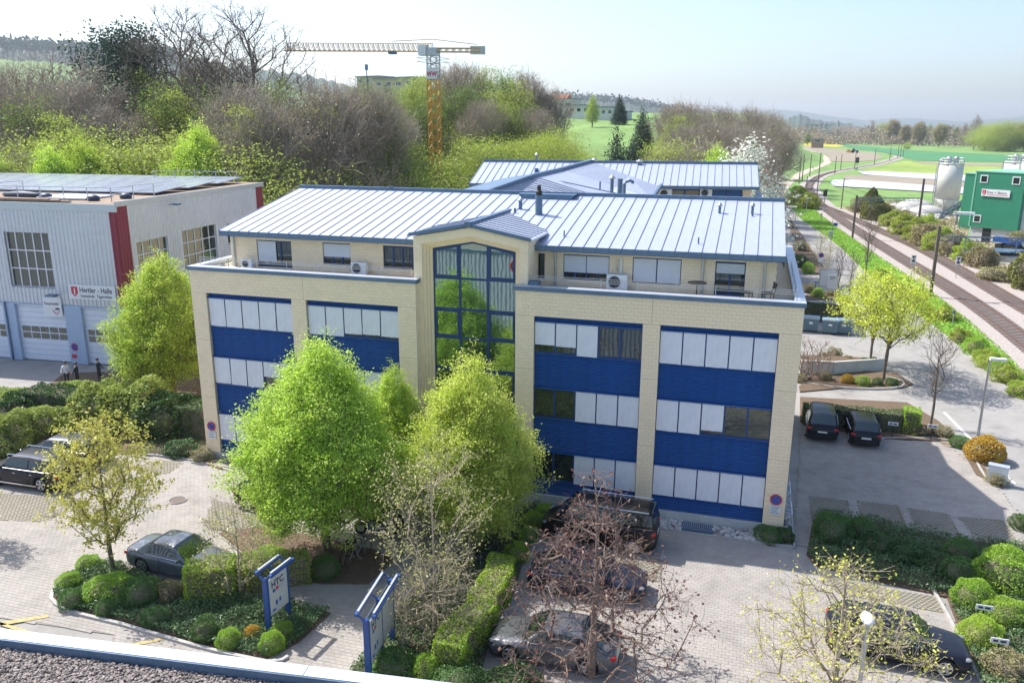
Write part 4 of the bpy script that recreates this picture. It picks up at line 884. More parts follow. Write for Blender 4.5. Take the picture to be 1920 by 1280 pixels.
for i, (x, y, w, dd, lb) in enumerate(((25.0, -.88, 1.4, .72, 'flat grey light well cover in the pebble strip under the right bay'), (18.3, -.9, 3.2, .75, 'long grey light well cover near the black van'))):
    t = thing('light_well_cover', lb, 'cover', (x, y, .05)); part('frame', MB().box(0, w, 0, dd, 0, .1), M['zincdark'], t); g_ = MB()
    for k in range(int(w/.09)): g_.box(.05+k*.09, .09+k*.09, .05, dd-.05, .1, .112)
    part('grating', g_, M['steel'], t)
for (x, y), lb in (((29.9, 2.2), 'white framed light shaft window low at the right side wall, front one'), ((29.9, 4.6), 'white framed light shaft window low at the right side wall, rear one')):
    t = thing('light_shaft', lb, 'light shaft', (x-.3, y, .0)); part('frame', MB().box(-.1, .35, 0, 1.4, 0, .1), M['white'], t); part('grating', MB().box(-.05, .3, .06, 1.34, .1, .11), M['zincdark'], t)
# ------------------------------------------------------------------ rear building of the same kind
AB = thing('rear_office_building', 'second grey roofed office building behind the main one', 'building', (12, 42, 0))
ra, rb_ = Vector((-1.2, 49.5, 14.08)), Vector((27.0, 54.0, 14.08)); ea, eb = Vector((.6, 39.6, 12.44)), Vector((27.3, 44.0, 12.44)); n = 40
wpart('wall', MB().prism([(1.4, 40.9), (26.6, 45.1), (26.0, 60), (-1.2, 56)], 0, 12.35), M['brick'], AB)
for i in range(n):
    a, b = i/n, (i+1)/n; q = [ea.lerp(eb, a), ea.lerp(eb, b), ra.lerp(rb_, b), ra.lerp(rb_, a)]
    p = wpart('roof_panel', MB().slab(q, .08), M['zinc'], AB); wpart('seam', MB().bar(q[0]+Vector((0, 0, .03)), q[3]+Vector((0, 0, .03)), .035, .06), M['seam'], p)
mb = MB(); up = Vector((0, 0, .1)); mb.bar(ra+up, rb_+up, .3, .28); mb.bar(ea-up, eb-up, .06, .3); mb.bar(eb-up, rb_-up, .06, .25); mb.bar(ea-up, ra-up, .06, .25); wpart('roof_trim', mb, M['zincdark'], AB)
# curved middle roof
k0 = G(1110, 303, 14.45); k1 = G(1000, 331, 13.75); k2 = G(880, 373, 12.5); km = G(1052, 319, 14.0)
vr = [G(1180, 330, 13.3), G(1240, 351, 12.55)]; low = G(1222, 374, 12.3); lowm = G(1130, 372, 12.15)
bl2 = G(970, 372, 12.3)
mb = MB(); mb.add([k0, vr[0], vr[1], low, lowm, bl2, k2, k1, km], [(0, 8, 1), (8, 4, 1), (1, 4, 3), (1, 3, 2), (8, 7, 4), (7, 5, 4), (7, 6, 5)]); wpart('curved_roof', mb, M['zinc'], AB)
ml = MB(); l0 = G(1095, 310, 14.2); l1 = G(940, 335, 13.1); l2 = G(850, 360, 12.2); l3 = G(835, 374, 12.0); ml.add([k0, l0, l1, l2, l3, k2, k1, km], [(0, 7, 1), (7, 6, 2, 1), (6, 5, 4, 2), (2, 4, 3)]); wpart('curved_roof', ml, M['zincdark'], AB)
mb = MB()
for a, b in ((k0, km), (km, k1), (k1, k2)): mb.bar(a+up, b+up, .35, .25)
wpart('ridge_cap', mb, M['zincdark'], AB)
mb = MB(); s0 = G(1020, 333, 13.55); mb.bar(s0, G(1180, 368, 12.45), .06, .08); mb.bar(G(1240, 347, 12.75), G(1222, 372, 12.4), .2, .25)
wpart('seam', mb, M['zincdark'], AB)
mb = MB()
for k in range(16):
    t0_ = k/16; a = k1.lerp(k2, t0_)+Vector((0, 0, .03)); b = lowm.lerp(bl2, t0_)+Vector((0, 0, .03)); mb.bar(a, b, .04, .05)
for k in range(1, 14):
    a = k0.lerp(km, k/14)+Vector((0, 0, .03)); b = vr[1].lerp(low, k/14)+Vector((0, 0, .05)); mb.bar(a, b, .02, .03)
wpart('seams', mb, M['seam'], AB)
def avent(u, v, z, h, r, nm='roof_vent', cap=True):
    b = G(u, v, z); p = wpart(nm, MB().tube([b-Vector((0, 0, .2)), b+Vector((0, 0, h))], r, 12), M['zincdark'], AB)
    if cap: wpart('vent_cap', MB().tube([b+Vector((0, 0, h)), b+Vector((0, 0, h+.12)), b+Vector((0, 0, h+.3))], [r*1.7, r*1.7, r*.3], 12), M['steel'], p)
avent(1147, 357, 12.9, .9, .14); avent(1162, 362, 12.8, 1.1, .2, cap=False); avent(1125, 350, 13.1, .4, .07, cap=False); avent(1006, 326, 13.5, .5, .2, cap=False); avent(1199, 310, 13.9, .3, .22); avent(1219, 309, 13.9, .4, .25, cap=False)
avent(1006, 300, 14.0, .5, .12); avent(1114, 308, 14.2, .3, .2)
b = G(1170, 365, 12.75); wpart('roof_vent', MB().tube([b, b+Vector((0, 0, .8)), b+Vector((.15, 0, 1.0)), b+Vector((.4, 0, 1.08)), b+Vector((.62, 0, 1.0)), b+Vector((.65, 0, .85))], .13, 10), M['zincdark'], AB)
# annex front windows (below the eave on the right)
def onf(u, v, off=0.):        # front wall plane of the rear building
    n_ = Vector((-(45.1-40.9), 26.6-1.4, 0)).normalized(); p0 = Vector((1.4, 40.9, 0))-n_*off; d = Vector(ray(u, v)); C_ = Vector(_C); t = (p0-C_).dot(n_)/d.dot(n_); return C_+d*t
def awin(u0, u1, v0, v1, m, nm, fr=True):
    a, b, c, d = onf(u0, v1, .06), onf(u1, v1, .06), onf(u1, v0, .06), onf(u0, v0, .06); w = wpart(nm, MB().quad(a, b, c, d), m, AB)
    if fr:
        f = MB()
        for p, q in ((a, b), (b, c), (c, d), (d, a), (a.lerp(b, .5), d.lerp(c, .5))): f.bar(p-Vector((0, .05, 0)), q-Vector((0, .05, 0)), .12)
        wpart('frame', f, M['blueframe'], w)
awin(1256, 1312, 356, 378, M['glass'], 'window'); awin(1334, 1391, 356, 378, M['blue'], 'shutter')
q = onf(1323, 371, .5); ac_unit((q.x, q.y, q.z), 'white air conditioner on the rear building between window and blue shutter', .16, 1.3); q = onf(1247, 371, .7); ac_unit((q.x, q.y, q.z-.1), 'grey air conditioner in the corner of the rear building', .16, 1.4)
wpart('side_canopy', MB().slab([G(1418, 357, 11.9), G(1428, 362, 11.5), G(1430, 376, 11.2), G(1416, 374, 11.4)], .1), M['zincdark'], AB)
# ------------------------------------------------------------------ fire station hall
FA = Vector((-17.1, 13.2, 0)); FRZ = .0798; fX = Vector((math.cos(FRZ), math.sin(FRZ), 0)); fY = Vector((-math.sin(FRZ), math.cos(FRZ), 0))
def _pl(u, v, n, p0):
    d = Vector(ray(u, v)); C_ = Vector(_C); return C_+d*((p0-C_).dot(n)/d.dot(n))
def FF(u, v): q = _pl(u, v, fY, FA)-FA; return q.dot(fX), q.z
def FSd(u, v): q = _pl(u, v, fX, FA)-FA; return q.dot(fY), q.z
FS = thing('fire_station', 'silver corrugated hall with maroon corners and white sectional doors', 'building', FA, FRZ)
HX, HY, HZ, CB = -34, 21.3, 12.2, 4.62
wx0, wz1 = FF(7, 434); wx1, wz0 = FF(107, 538); wx0 = FF(7, 434)[0]
part('wall', MB().box(HX, -.3, .3, HY, .0, HZ), M['pier'], FS)
def corr(name, x0, x1, z0, z1, m, axis='x', holes=()):
    """trapezoidal sheets: a plate with proud ribs, leaving the openings free"""
    mb = MB(); p = .34
    def seg(a, b, lo, hi):
        if hi-lo < .02 or b-a < .01: return
        if axis == 'x': mb.box(a, b, .0, .12, lo, hi)
        else: mb.box(-.12, 0, a, b, lo, hi)
    def rib(a, lo, hi):
        if hi-lo < .02: return
        if axis == 'x': mb.add([(a, -.0, lo), (a+.05, -.05, lo), (a+.14, -.05, lo), (a+.19, 0, lo), (a, 0, hi), (a+.05, -.05, hi), (a+.14, -.05, hi), (a+.19, 0, hi)], [(0, 1, 5, 4), (1, 2, 6, 5), (2, 3, 7, 6)])
        else: mb.add([(0, a, lo), (.05, a+.05, lo), (.05, a+.14, lo), (0, a+.19, lo), (0, a, hi), (.05, a+.05, hi), (.05, a+.14, hi), (0, a+.19, hi)], [(0, 1, 5, 4), (1, 2, 6, 5), (2, 3, 7, 6)])
    xs_ = sorted(set([x0, x1]+[h[0] for h in holes]+[h[1] for h in holes]))
    for a, b in zip(xs_[:-1], xs_[1:]):
        hs = [h for h in holes if h[0] <= a and h[1] >= b]
        if hs: seg(a, b, z0, hs[0][2]); seg(a, b, hs[0][3], z1)
        else: seg(a, b, z0, z1)
    x = x0
    while x+.2 < x1:
        hs = [h for h in holes if h[0]-.2 < x < h[1]]
        if hs: rib(x, z0, hs[0][2]); rib(x, hs[0][3], z1)
        else: rib(x, z0, z1)
        x += p
    return part(name, mb, M[m], FS)
sa, sz1 = FSd(252, 440); sb = FSd(314, 440)[0]; sz0 = FSd(314, 505)[1]; sc_ = FSd(338, 440)[0]; sd = FSd(407, 430)[0]
sw1 = (FSd(252, 440)[0], FSd(315, 432)[0], 6.2, 9.25); sw2 = (FSd(338, 424)[0], FSd(406, 418)[0], 6.2, 9.4); sw3 = (FSd(423, 411)[0], FSd(478, 405)[0], 7.4, 9.2)
fw = (FF(7, 434)[0], FF(104, 540)[0], FF(60, 538)[1], FF(60, 436)[1])
corr('cladding', -12.9, -.62, CB, HZ-.45, 'cladding', 'x', [fw] if fw[0] > -12.9 else [(-12.85, fw[1], fw[2], fw[3])])
corr('cladding', HX, -13.9, CB, HZ-.45, 'cladding'); corr('maroon_cladding', -13.9, -12.95, CB, HZ-.45, 'maroon'); corr('maroon_cladding', -.62, 0, CB, HZ-.4, 'maroon')
corr('maroon_cladding', 0, 1.25, CB, HZ-.1, 'maroon', 'y'); corr('cladding', 1.25, HY-1.3, CB, HZ-.1, 'cladding', 'y', [sw1, sw2, sw3]); corr('maroon_cladding', HY-1.3, HY, CB, HZ-.1, 'maroon', 'y')
def grid_window(h, nx, nz, axis, label=None, dep=.35):
    a, b, z0, z1 = h; g = MB(); f = MB(); t_ = .04
    def bx(m_, p, q, r, s, e0=0, e1=.06):
        if axis == 'x': m_.box(p, q, dep-.06+e0, dep+e1, r, s)
        else: m_.box(-dep-e1, -dep+.06-e0, p, q, r, s)
    for i in range(nx+1): x = a+(b-a)*i/nx; bx(f, x-t_, x+t_, z0, z1)
    for i in range(nz+1): z = z0+(z1-z0)*i/nz; bx(f, a, b, z-t_, z+t_, .004, .056)
    if axis == 'x': f.box(a-.12, a, .0, dep+.1, z0, z1).box(b, b+.12, .13, dep+.1, z0, z1).box(a, b, .0, dep+.1, z0-.1, z0)
    else: f.box(-dep-.1, 0, b-.12, b, z0, z1).box(-dep-.1, 0, a, a+.1, z0, z1).box(-dep-.1, 0, a, b, z0-.1, z0)
    w = part('window', f, M['white'], FS, label=label)
    for i in range(nx):
        for j in range(nz):
            x0, x1 = a+(b-a)*i/nx, a+(b-a)*(i+1)/nx; q0, q1 = z0+(z1-z0)*j/nz, z0+(z1-z0)*(j+1)/nz; g = MB()
            if axis == 'x': g.box(x0+t_, x1-t_, dep-.01, dep+.02, q0+t_, q1-t_)
            else: g.box(-dep-.02, -dep+.01, x0+t_, x1-t_, q0+t_, q1-t_)
            part('pane', g, M['glass'], w)
    return w
part('window_recess', MB().box(fw[0]-.1, fw[1]+.1, .28, .30, fw[2]-.1, fw[3]+.1), M['pier'], FS)
grid_window(fw, 5, 3, 'x', dep=.24)
for h, nx in ((sw1, 4), (sw2, 5), (sw3, 3)): grid_window(h, nx, 3 if h is not sw3 else 2, 'y', dep=.24)
# doors
def bay_door(x0, x1, cols):
    d = part('garage_door', MB().box(x0, x1, .22, .30, .05, CB-.15), M['door'], FS); m_ = MB()
    for k in range(1, 11): m_.box(x0, x1, .205, .22, .05+k*.42, .05+k*.42+.025)
    part('panel_joint', m_, M['pier'], d)
    for i in range(cols):
        for r in range(2):
            a = x0+.15+(x1-x0-.3)*i/cols; part('pane', MB().box(a+.06, a+(x1-x0-.3)/cols-.06, .19, .215, 1.78+r*.52, 2.2+r*.52), M['glass'], d)
    return d
dx = [FF(38, 640)[0], FF(129, 640)[0], FF(160, 640)[0], FF(222, 640)[0]]
bay_door(dx[0], dx[1], 5); bay_door(dx[2], dx[3]+.1, 4); bay_door(FF(-60, 640)[0], FF(16, 640)[0], 5)
pm = MB()
for a, b in ((dx[1]+.0, dx[2]), (FF(16, 640)[0], dx[0]), (dx[3]+.1, 0)): pm.box(a, b, -.05, .3, 0, CB-.05); 
pm.box(HX, 0, .0, .28, CB-.16, CB-.02); pm.box(-.3, 0, .3, HY, 0, CB-.04); part('pier', pm, M['pier'], FS)
part('downpipe', MB().tube([(FF(22, 640)[0], -.12, 0), (FF(22, 640)[0], -.12, CB)], .07, 8), M['zincdark'], FS)
# roof, edge, clutter
mb = MB(); mb.box(HX, .1, -.15, .0, HZ-.5, HZ+.05); mb.box(0, .16, -.1, HY, HZ-.12, HZ+.25); part('roof_edge', mb, M['coping'], FS)
part('roof', MB().slab([(HX, -.1, HZ+.02), (.0, -.1, HZ+.02), (.0, HY, HZ+.22), (HX, HY, HZ+.22)], .2), M['plank'], FS)
for r in range(3):
    for c in range(14):
        if r == 0 and c < 0: continue
        x = -1.6-c*2.2; y = 7+r*4.6
        part('solar_panel', MB().slab([(x-2.1, y, HZ+.32+.07*r), (x, y, HZ+.32+.07*r), (x, y+4.3, HZ+.62+.07*r), (x-2.1, y+4.3, HZ+.62+.07*r)], .06), M['solar'], FS)
part('skylight', MB().box(-8.5, -4.2, 2.2, 5.4, HZ+.1, HZ+.22), M['white'], FS)
def rail_fence(root_lbl, P, h=1.0, group=None, loc=None):
    t = thing('roof_railing', root_lbl, 'railing', loc, FRZ, group); mb = MB(); q = MB()
    for a, b in zip(P[:-1], P[1:]):
        for z in (h, h*.55): mb.bar((a[0], a[1], z), (b[0], b[1], z), .05)
        n_ = max(1, round(math.hypot(b[0]-a[0], b[1]-a[1])/2))
        for k in range(n_+1): f = k/n_; q.bar((a[0]+(b[0]-a[0])*f, a[1]+(b[1]-a[1])*f, 0), (a[0]+(b[0]-a[0])*f, a[1]+(b[1]-a[1])*f, h), .05)
    part('rail', mb, M['coping'], t); part('post', q, M['coping'], t); return t
def FW(x, y, z=0): return FA+fX*x+fY*y+Vector((0, 0, z))
rail_fence('temporary grey railing round the opening on the fire station roof', [(-13, 6), (-13, 1), (-1, 1), (-1, 6)], 1.0, loc=FW(0, 0, HZ+.12))
rail_fence('long white railing along the rear of the fire station roof', [(-10, 19), (-1.5, 19.4)], 1.0, loc=FW(0, 0, HZ+.3))
for x, y, sx, lb in ((-11, 3.6, 3.2, 'long dark tarpaulin heap on the fire station roof'), (-8, 2.6, .9, 'small dark heap in the middle of the roof opening'), (-3.5, 2.2, .9, 'small dark heap near the roof corner'), (-2.2, 4.2, .8, 'dark heap beside the white skylight')):
    t = thing('tarpaulin', lb, 'tarpaulin', FW(x, y, HZ+.12), FRZ); part('sheet', MB().sphere((0, 0, .1), .6, 10, (sx, .7, .5)), M['tarp'], t, True)
t = thing('plank_stack', 'stack of weathered planks at the front edge of the fire station roof', 'planks', FW(-9, .6, HZ+.1), FRZ)
for k in range(9): part('plank', MB().box(-6+k*.4, 5-k*.3, -.3+(k % 3)*.28, -.05+(k % 3)*.28, .06*(k//3), .055+.06*(k//3)), M['plank'], t)
t = thing('antenna_mast', 'tall thin grey mast rising behind the fire station', 'mast', G(193, 345, 6.)); part('pole', MB().tube([(0, 0, -6), (0, 0, vheight(G(193, 345, 6.), 175))], [.12, .04], 8), M['steel'], t)
def wall_lamp(x, z, y, lbl):
    t = thing('wall_floodlight', lbl, 'floodlight', FW(x, y, z), FRZ, 'floodlights on the fire station'); part('arm', MB().bar((0, 0, 0), (.6, 0, .1) if y > 0 else (0, -.6, .1), .06), M['zincdark'], t)
    part('lamp_head', MB().box(.5, 1.0, -.2, .2, .0, .15) if y > 0 else MB().box(-.35, .35, -1.0, -.5, .0, .15), M['zincdark'], t)
q = FSd(315, 384); wall_lamp(.05, q[1], q[0], 'grey floodlight high on the side wall of the fire station'); q = FF(112, 552); wall_lamp(q[0], q[1], -.05, 'grey floodlight between the two boards on the fire station front')
def board(u0, u1, v0, v1, nm, lbl):
    a, z1_ = FF(u0, v0); b = FF(u1, v0)[0]; z0_ = FF((u0+u1)/2, v1)[1]; t = thing(nm, lbl, 'sign', FW(a, -.08, z0_), FRZ); part('panel', MB().box(0, b-a, -.05, 0, 0, z1_-z0_), M['white'], t); return t, b-a, z1_-z0_
t, w, h = board(129, 216, 532, 561, 'name_board', 'white name board with red shield and two lines of lettering')
part('shield', MB().prism([(.25, h*.85), (.25, h*.4), (.52, h*.15), (.8, h*.4), (.8, h*.85)], -.06, -.05, 'y'), M['signred'], t)
part('shield_figure', MB().prism([(.47, h*.72), (.47, h*.3), (.58, h*.3), (.58, h*.72)], -.066, -.06, 'y'), M['white'], t)
lettering('Hertler - Halle', h*.52, M['ink'], t, (.95, -.06, h*.48), (math.pi/2, 0, 0), bold=.004, depth=.004, xs=(w-1.1)/(h*.52*6.2)); lettering('Gemeinde  Tägerwilen', h*.30, M['ink'], t, (1.0, -.06, h*.14), (math.pi/2, 0, 0), depth=.004, xs=(w-1.2)/(h*.30*9.6))
t, w, h = board(81, 115, 556, 592, 'fire_brigade_board', 'square white board with small flame emblem at lower right')
lettering('Feuerwehr', h*.24, M['ink'], t, (.12, -.06, h*.6), (math.pi/2, 0, 0), depth=.004, xs=(w-.24)/(h*.24*4.6))
e = part('emblem', MB().bar((w*.5, -.06, .35*h), (w*.66, -.06, .16*h), .012, .07, up=(0, -1, 0)).bar((w*.9, -.06, .35*h), (w*.72, -.06, .16*h), .012, .07, up=(0, -1, 0)).bar((w*.55, -.06, .25*h), (w*.72, -.06, .1*h), .012, .06, up=(0, -1, 0)), M['signred'], t)
part('emblem_flag', MB().prism([(w*.62, .36*h), (w*.68, .46*h), (w*.9, .46*h), (w*.84, .36*h)], -.066, -.055, 'y'), M['ink'], t)
q = FF(141, 650); o = nopark(FW(q[0], -.06, q[1]), 'no parking sign on the blue pier of the fire station', FRZ, .3, False); q = FF(141, 667); t = thing('notice', 'small red notice below the no parking sign on the pier', 'sign', FW(q[0], -.06, q[1]-.15), FRZ); part('panel', MB().box(-.2, .2, -.03, 0, 0, .3), M['signred'], t)
# ------------------------------------------------------------------ foreground gravel roof (the opposite building)
o0, o1 = Vector((13.13, -24.55, 8)), Vector((21.09, -23.88+.25, 8)); fd = (o1-o0).normalized(); fn = Vector((-fd.y, fd.x, 0))
frz = math.atan2(fd.y, fd.x); FG = thing('opposite_building', 'flat gravel roof with pale metal edge in the near left corner', 'building', (o0.x, o0.y, 0), frz)
part('wall', MB().box(-60, 21, -16, -.05, 0, 7.7), M['pier'], FG)
rb2 = MB(); x = -40
while x < 21: rb2.box(x, x+.16, -.05, .0, .3, 7.7); x += .34
part('cladding_rib', rb2, M['cladding'], FG)
k = 0
for a in np.arange(-60, 20.9, 3.0):
    part('coping', MB().box(a+.008+.62, min(a+3.0, 21)+.62-.008, -.27, .02, 7.93, 8.0), M['coping'], FG)
part('coping_edge', MB().box(-60, 21.5, -.30, -.272, 7.7, 7.985).box(-60, 21.5, .021, .04, 7.7, 7.97), M['zincdark'], FG)
part('roof', MB().box(-60, 20.9, -16, -.28, 7.6, 7.78), M['joint'], FG)
Vp.clear(); Fp.clear(); rng = np.random.default_rng(8); ico = MB().sphere((0, 0, 0), 1, 4); iv = np.array(ico.v); ifc = np.array(ico.f); stones(30000, -4, 9.5, -3.2, -.3, .030, 7.78); ico = MB().sphere((0, 0, 0), 1, 6); iv = np.array(ico.v); ifc = np.array(ico.f)
tag(link('roof_gravel', np_mesh('roof_gravel', np.concatenate(Vp), np.concatenate(Fp), M['gravel']), FG), kind='stuff')
mb = MB(); mb.tube([(-4.0+.62*math.cos(a), .06, 6.9+.62*math.sin(a)) for a in np.linspace(0, 6.283, 33)], .09, 6, False).tube([(-4.0+.34*math.cos(a), .06, 6.9+.34*math.sin(a)) for a in np.linspace(0, 6.283, 25)], .04, 6, False); part('emblem_ring', mb, M['signred'], FG)
# ------------------------------------------------------------------ concrete plant on the right
g0 = G(1812, 452); g1 = G(1902, 463)
def P2(a, b): return Vector((a, b, 0))
gd = (g1-g0).normalized(); grz = math.atan2(gd.y, gd.x); gw = (g1-g0).length; gh = vheight(g0, 322)
PB = thing('concrete_plant', 'tall green sheet metal plant tower with pale green side', 'building', g0, grz)
part('body', MB().box(0, gw, 0, 9, 2.4, gh), M['green'], PB); part('base', MB().box(.3, gw-.3, .3, 8.7, 0, 2.4), M['concrete'], PB); part('doorway', MB().box(2.2, 3.5, .22, .3, 0, 2.3), M['black'], PB)
part('side_wall', MB().box(-.08, 0, 0, 9, 2.4, gh).box(-.08, .15, -.05, 0, 2.4, gh), M['greenlight'], PB); part('roof_trim', MB().box(-.1, gw+.1, -.08, 9.1, gh, gh+.18), M['greenlight'], PB)
for x, z in ((.95, gh-1.5), (gw-1.7, gh-1.5), (.75, 3.3)):
    w = part('window', MB().box(x-.15, x+1.05, -.07, -.02, z-.15, z+1.05), M['white'], PB); part('pane', MB().box(x, x+.9, -.09, -.071, z, z+.9), M['glass'], w)
q0 = g0+Vector((0, 0, 0)); sgz = vheight(g0, 357); t = thing('plant_sign', 'white sign with red shield on the green plant tower', 'sign', g0+gd*1.35+Vector((0, 0, sgz-.75))-Vector((-gd.y, gd.x, 0))*.1, grz)
part('panel', MB().box(0, gw*.58, -.05, 0, 0, 1.1), M['white'], t); part('shield', MB().prism([(.12, .95), (.12, .45), (.4, .12), (.7, .45), (.7, .95)], -.07, -.05, 'y'), M['signred'], t); part('shield_figure', MB().prism([(.36, .3), (.46, .3), (.46, .75), (.36, .75)], -.08, -.07, 'y'), M['white'], t)
lettering('Kies + Beton', .55, M['ink'], t, (.85, -.06, .45), (math.pi/2, 0, 0), depth=.004, xs=1.05); part('text_line', MB().box(.85, gw*.55, -.06, -.05, .22, .3), M['signred'], t)
mb = MB()
for y in (1.6, 3.0, 4.4): mb.tube([(-.35, y, 0), (-.35, y, gh*.62)], .28, 10); mb.tube([(-.35, y, gh*.62), (-.35, y, gh*.7)], .12, 8)
part('filter_pipe', mb, M['greenlight'], PB); part('door_hatch', MB().box(-.1, -.08, 2.2, 2.9, gh-2.2, gh-.9), M['green'], PB)
part('white_side', MB().box(gw, gw+1.6, .8, 8, 0, gh-1), M['white'], PB)
mb = MB()
for k in range(9): mb.box(gw+1.6, gw+1.64, .8+k*.9, .84+k*.9, 0, gh-1)
for k in range(8): mb.box(gw, gw+1.6, .76, .8, 1+k*1.6, 1.05+k*1.6)
part('ladder_frame', mb, M['steel'], PB)
# smaller green tower with pointed panels behind the left edge
c = G(1800, 428); t = thing('green_bin_tower', 'narrow dark green bin tower beside the pale silo', 'tower', c, grz); hh = vheight(c, 326); part('body', MB().box(-.4, 2.2, 0, 4, 0, hh), M['green'], t); part('trim', MB().box(2.2, 2.9, -.1, 4, 0, hh-.4).box(-.5, 2.9, -.1, 4, hh, hh+.2), M['greenlight'], t)
def silo(u, v, vt, r, lbl, domes=True, base_v=None):
    c = G(u, v); h = vheight(c, vt); t = thing('silo', lbl, 'silo', c, 0, None); z0_ = h*.32
    part('tank', MB().tube([(0, 0, z0_), (0, 0, h)], r, 28), M['silo'], t, True); part('hopper', MB().tube([(0, 0, z0_*.35), (0, 0, z0_)], [r*.3, r], 24), M['silo'], t, True)
    part('band', MB().tube([(0, 0, h-.3), (0, 0, h-.1)], r*1.02, 28).tube([(0, 0, z0_), (0, 0, z0_+.2)], r*1.02, 28), M['steel'], t)
    for k in range(6):
        a = k*math.pi/3; part('leg', MB().bar((r*.93*math.cos(a), r*.93*math.sin(a), 0), (r*.93*math.cos(a), r*.93*math.sin(a), z0_+.3), .22), M['silo'], t)
    mb = MB()
    for z in (h+.5, h+1.0): mb.tube([(r*math.cos(a), r*math.sin(a), z) for a in np.linspace(0, 6.283, 17)], .05, 4, False)
    for a in np.linspace(0, 6.283, 13): mb.bar((r*math.cos(a), r*math.sin(a), h), (r*math.cos(a), r*math.sin(a), h+1), .06)
    part('railing', mb, M['steel'], t)
    for sx in (-.7, .7): part('filter_cap', MB().tube([(sx, 0, h), (sx, 0, h+1.1), (sx, 0, h+1.3)], [.5, .5, .3], 12), M['steel'], t)
    part('ladder', MB().box(-r-.3, -r-.22, -.3, -.22, 0, h).box(-r-.3, -r-.22, .22, .3, 0, h), M['steel'], t); return t
silo(1772, 403, 306, 2.25, 'tall cream silo left of the green plant tower'); silo(1760, 398, 310, 1.3, 'slimmer cream silo just left of the tall one')
silo(1893, 420, 303, 2.4, 'white silo half hidden behind the green plant tower'); silo(1925, 425, 300, 2.4, 'white silo at the right edge of the picture')
t = thing('vent_duct', 'large curved white duct beside the rear silos', 'duct', G(1900, 420)); hb = vheight(G(1900, 420), 330); part('pipe', MB().tube([(-1.5, -1, hb-1), (-1.0, -1, hb+1.5), (.2, -1, hb+3), (2, -1, hb+3.6)], .6, 12), M['white'], t, True)
t = thing('conveyor', 'dark lattice conveyor rising beside the silo legs', 'conveyor', G(1760, 420)); mb = MB()
for s in (-.5, .5):
    mb.bar((0, s, 1), (7.5, s, 6.5), .15); mb.bar((0, s, 1.9), (7.5, s, 7.4), .15)
    for k in range(8): mb.bar((k, s, 1+k*.73), (k+.5, s, 1.9+(k+.5)*.73), .1)
    mb.bar((3, s, 0), (3, s, 3.2), .15); mb.bar((6.2, s, 0), (6.2, s, 5.6), .15)
part('frame', mb, M['zincdark'], t); part('belt', MB().slab([(0, -.45, 1.5), (7.5, -.45, 7), (7.5, .45, 7), (0, .45, 1.5)], .1), M['black'], t)
t = thing('loader_truck', 'bright blue truck arm parked beside the green tower', 'truck', G(1892, 470), grz+.05); part('body', MB().bar((-2.2, 0, 1.6), (1.6, 0, 1.3), 1.6, .7), M['signblue'], t); part('chassis', MB().box(-1.8, 1.8, -.7, .7, .5, .9), M['black'], t); part('chute', MB().bar((1.4, 0, 1.5), (2.8, 0, .4), .5, .3), M['white'], t)
for x in (-1.2, 0, 1.3):
    for y in (-.8, .8): part('wheel', MB().tube([(x, y-.15, .5), (x, y+.15, .5)], .5, 14), M['tyre'], t)
t = thing('shed', 'low grey flat shed in front of the green tower', 'shed', G(1862, 490), grz-.1); part('wall', MB().box(-2.6, 3.6, -1.5, 2.5, 0, 1.2), M['concrete'], t); part('roof', MB().slab([(-3.4, -2, 1.3), (3.4, -2, 1.9), (3.8, 3, 1.9), (-3.4, 3, 1.3)], .15), M['zincdark'], t)
sheet('yard', [G(u, v) for u, v in ((1845, 496), (1930, 480), (1960, 500), (1960, 530), (1905, 520))], .02, M['path']); sheet('yard', [G(u, v) for u, v in ((1690, 400), (1960, 395), (1960, 470), (1720, 455))], .015, M['path'])
rng = np.random.default_rng(4); Vp.clear(); Fp.clear()
for (u, v, r) in ((1715, 392, 4), (1735, 398, 4), (1745, 408, 3), (1700, 388, 3)):
    c = G(u, v); stones(160, c.x-r, c.x+r, c.y-r, c.y+r, .55, .1)
tag(link('rubble', np_mesh('rubble', np.concatenate(Vp), np.concatenate(Fp), M['pebble'])), 'pale rubble heaps beside the silo', kind='stuff')
for i, (u, v, s, lb) in enumerate(((1715, 392, 1.6, 'pale rubble mound farthest left of the silo'), (1738, 402, 1.4, 'pale rubble mound right at the silo legs'))):
    t = thing('rubble_mound', lb, 'mound', G(u, v)); part('heap', MB().sphere((0, 0, 0), s*2, 14, (1.3, 1, .7)), M['pebble'], t, True)
# ------------------------------------------------------------------ tower crane
cb = GD(816, 292, 128); cb.z = 4; ch = vheight(cb, 97)
CR = thing('tower_crane', 'yellow tower crane with long lattice jib above the wooded slope', 'crane', cb, 0)
def lattice(P0, P1, w, n, tri=False, ch_=.14, br_=.08, hgt=None):
    P0, P1 = Vector(P0), Vector(P1); d = (P1-P0).normalized(); up_ = Vector((0, 0, 1)) if abs(d.z) < .9 else Vector((0, 1, 0)); a = d.cross(up_).normalized()*w/2; b = a.cross(d).normalized()*(hgt or w)/(1 if tri else 2)
    cs = [-a, a, b] if tri else [-a-b, a-b, a+b, -a+b]; mb = MB(); brc = MB()
    for c in cs: mb.bar(P0+c, P1+c, ch_)
    for i in range(n):
        p, q = P0.lerp(P1, i/n), P0.lerp(P1, (i+1)/n); m_ = p.lerp(q, .5)
        for j in range(len(cs)):
            c, e = cs[j], cs[(j+1) % len(cs)]; brc.bar(p+c, m_+e, br_); brc.bar(m_+e, q+c, br_); brc.bar(p+c, p+e, br_)
    return mb, brc
a, b = lattice((0, 0, 0), (0, 0, ch-3.9), 1.45, 12); part('mast', a, M['orange'], CR); part('mast_bracing', b, M['orange'], CR)
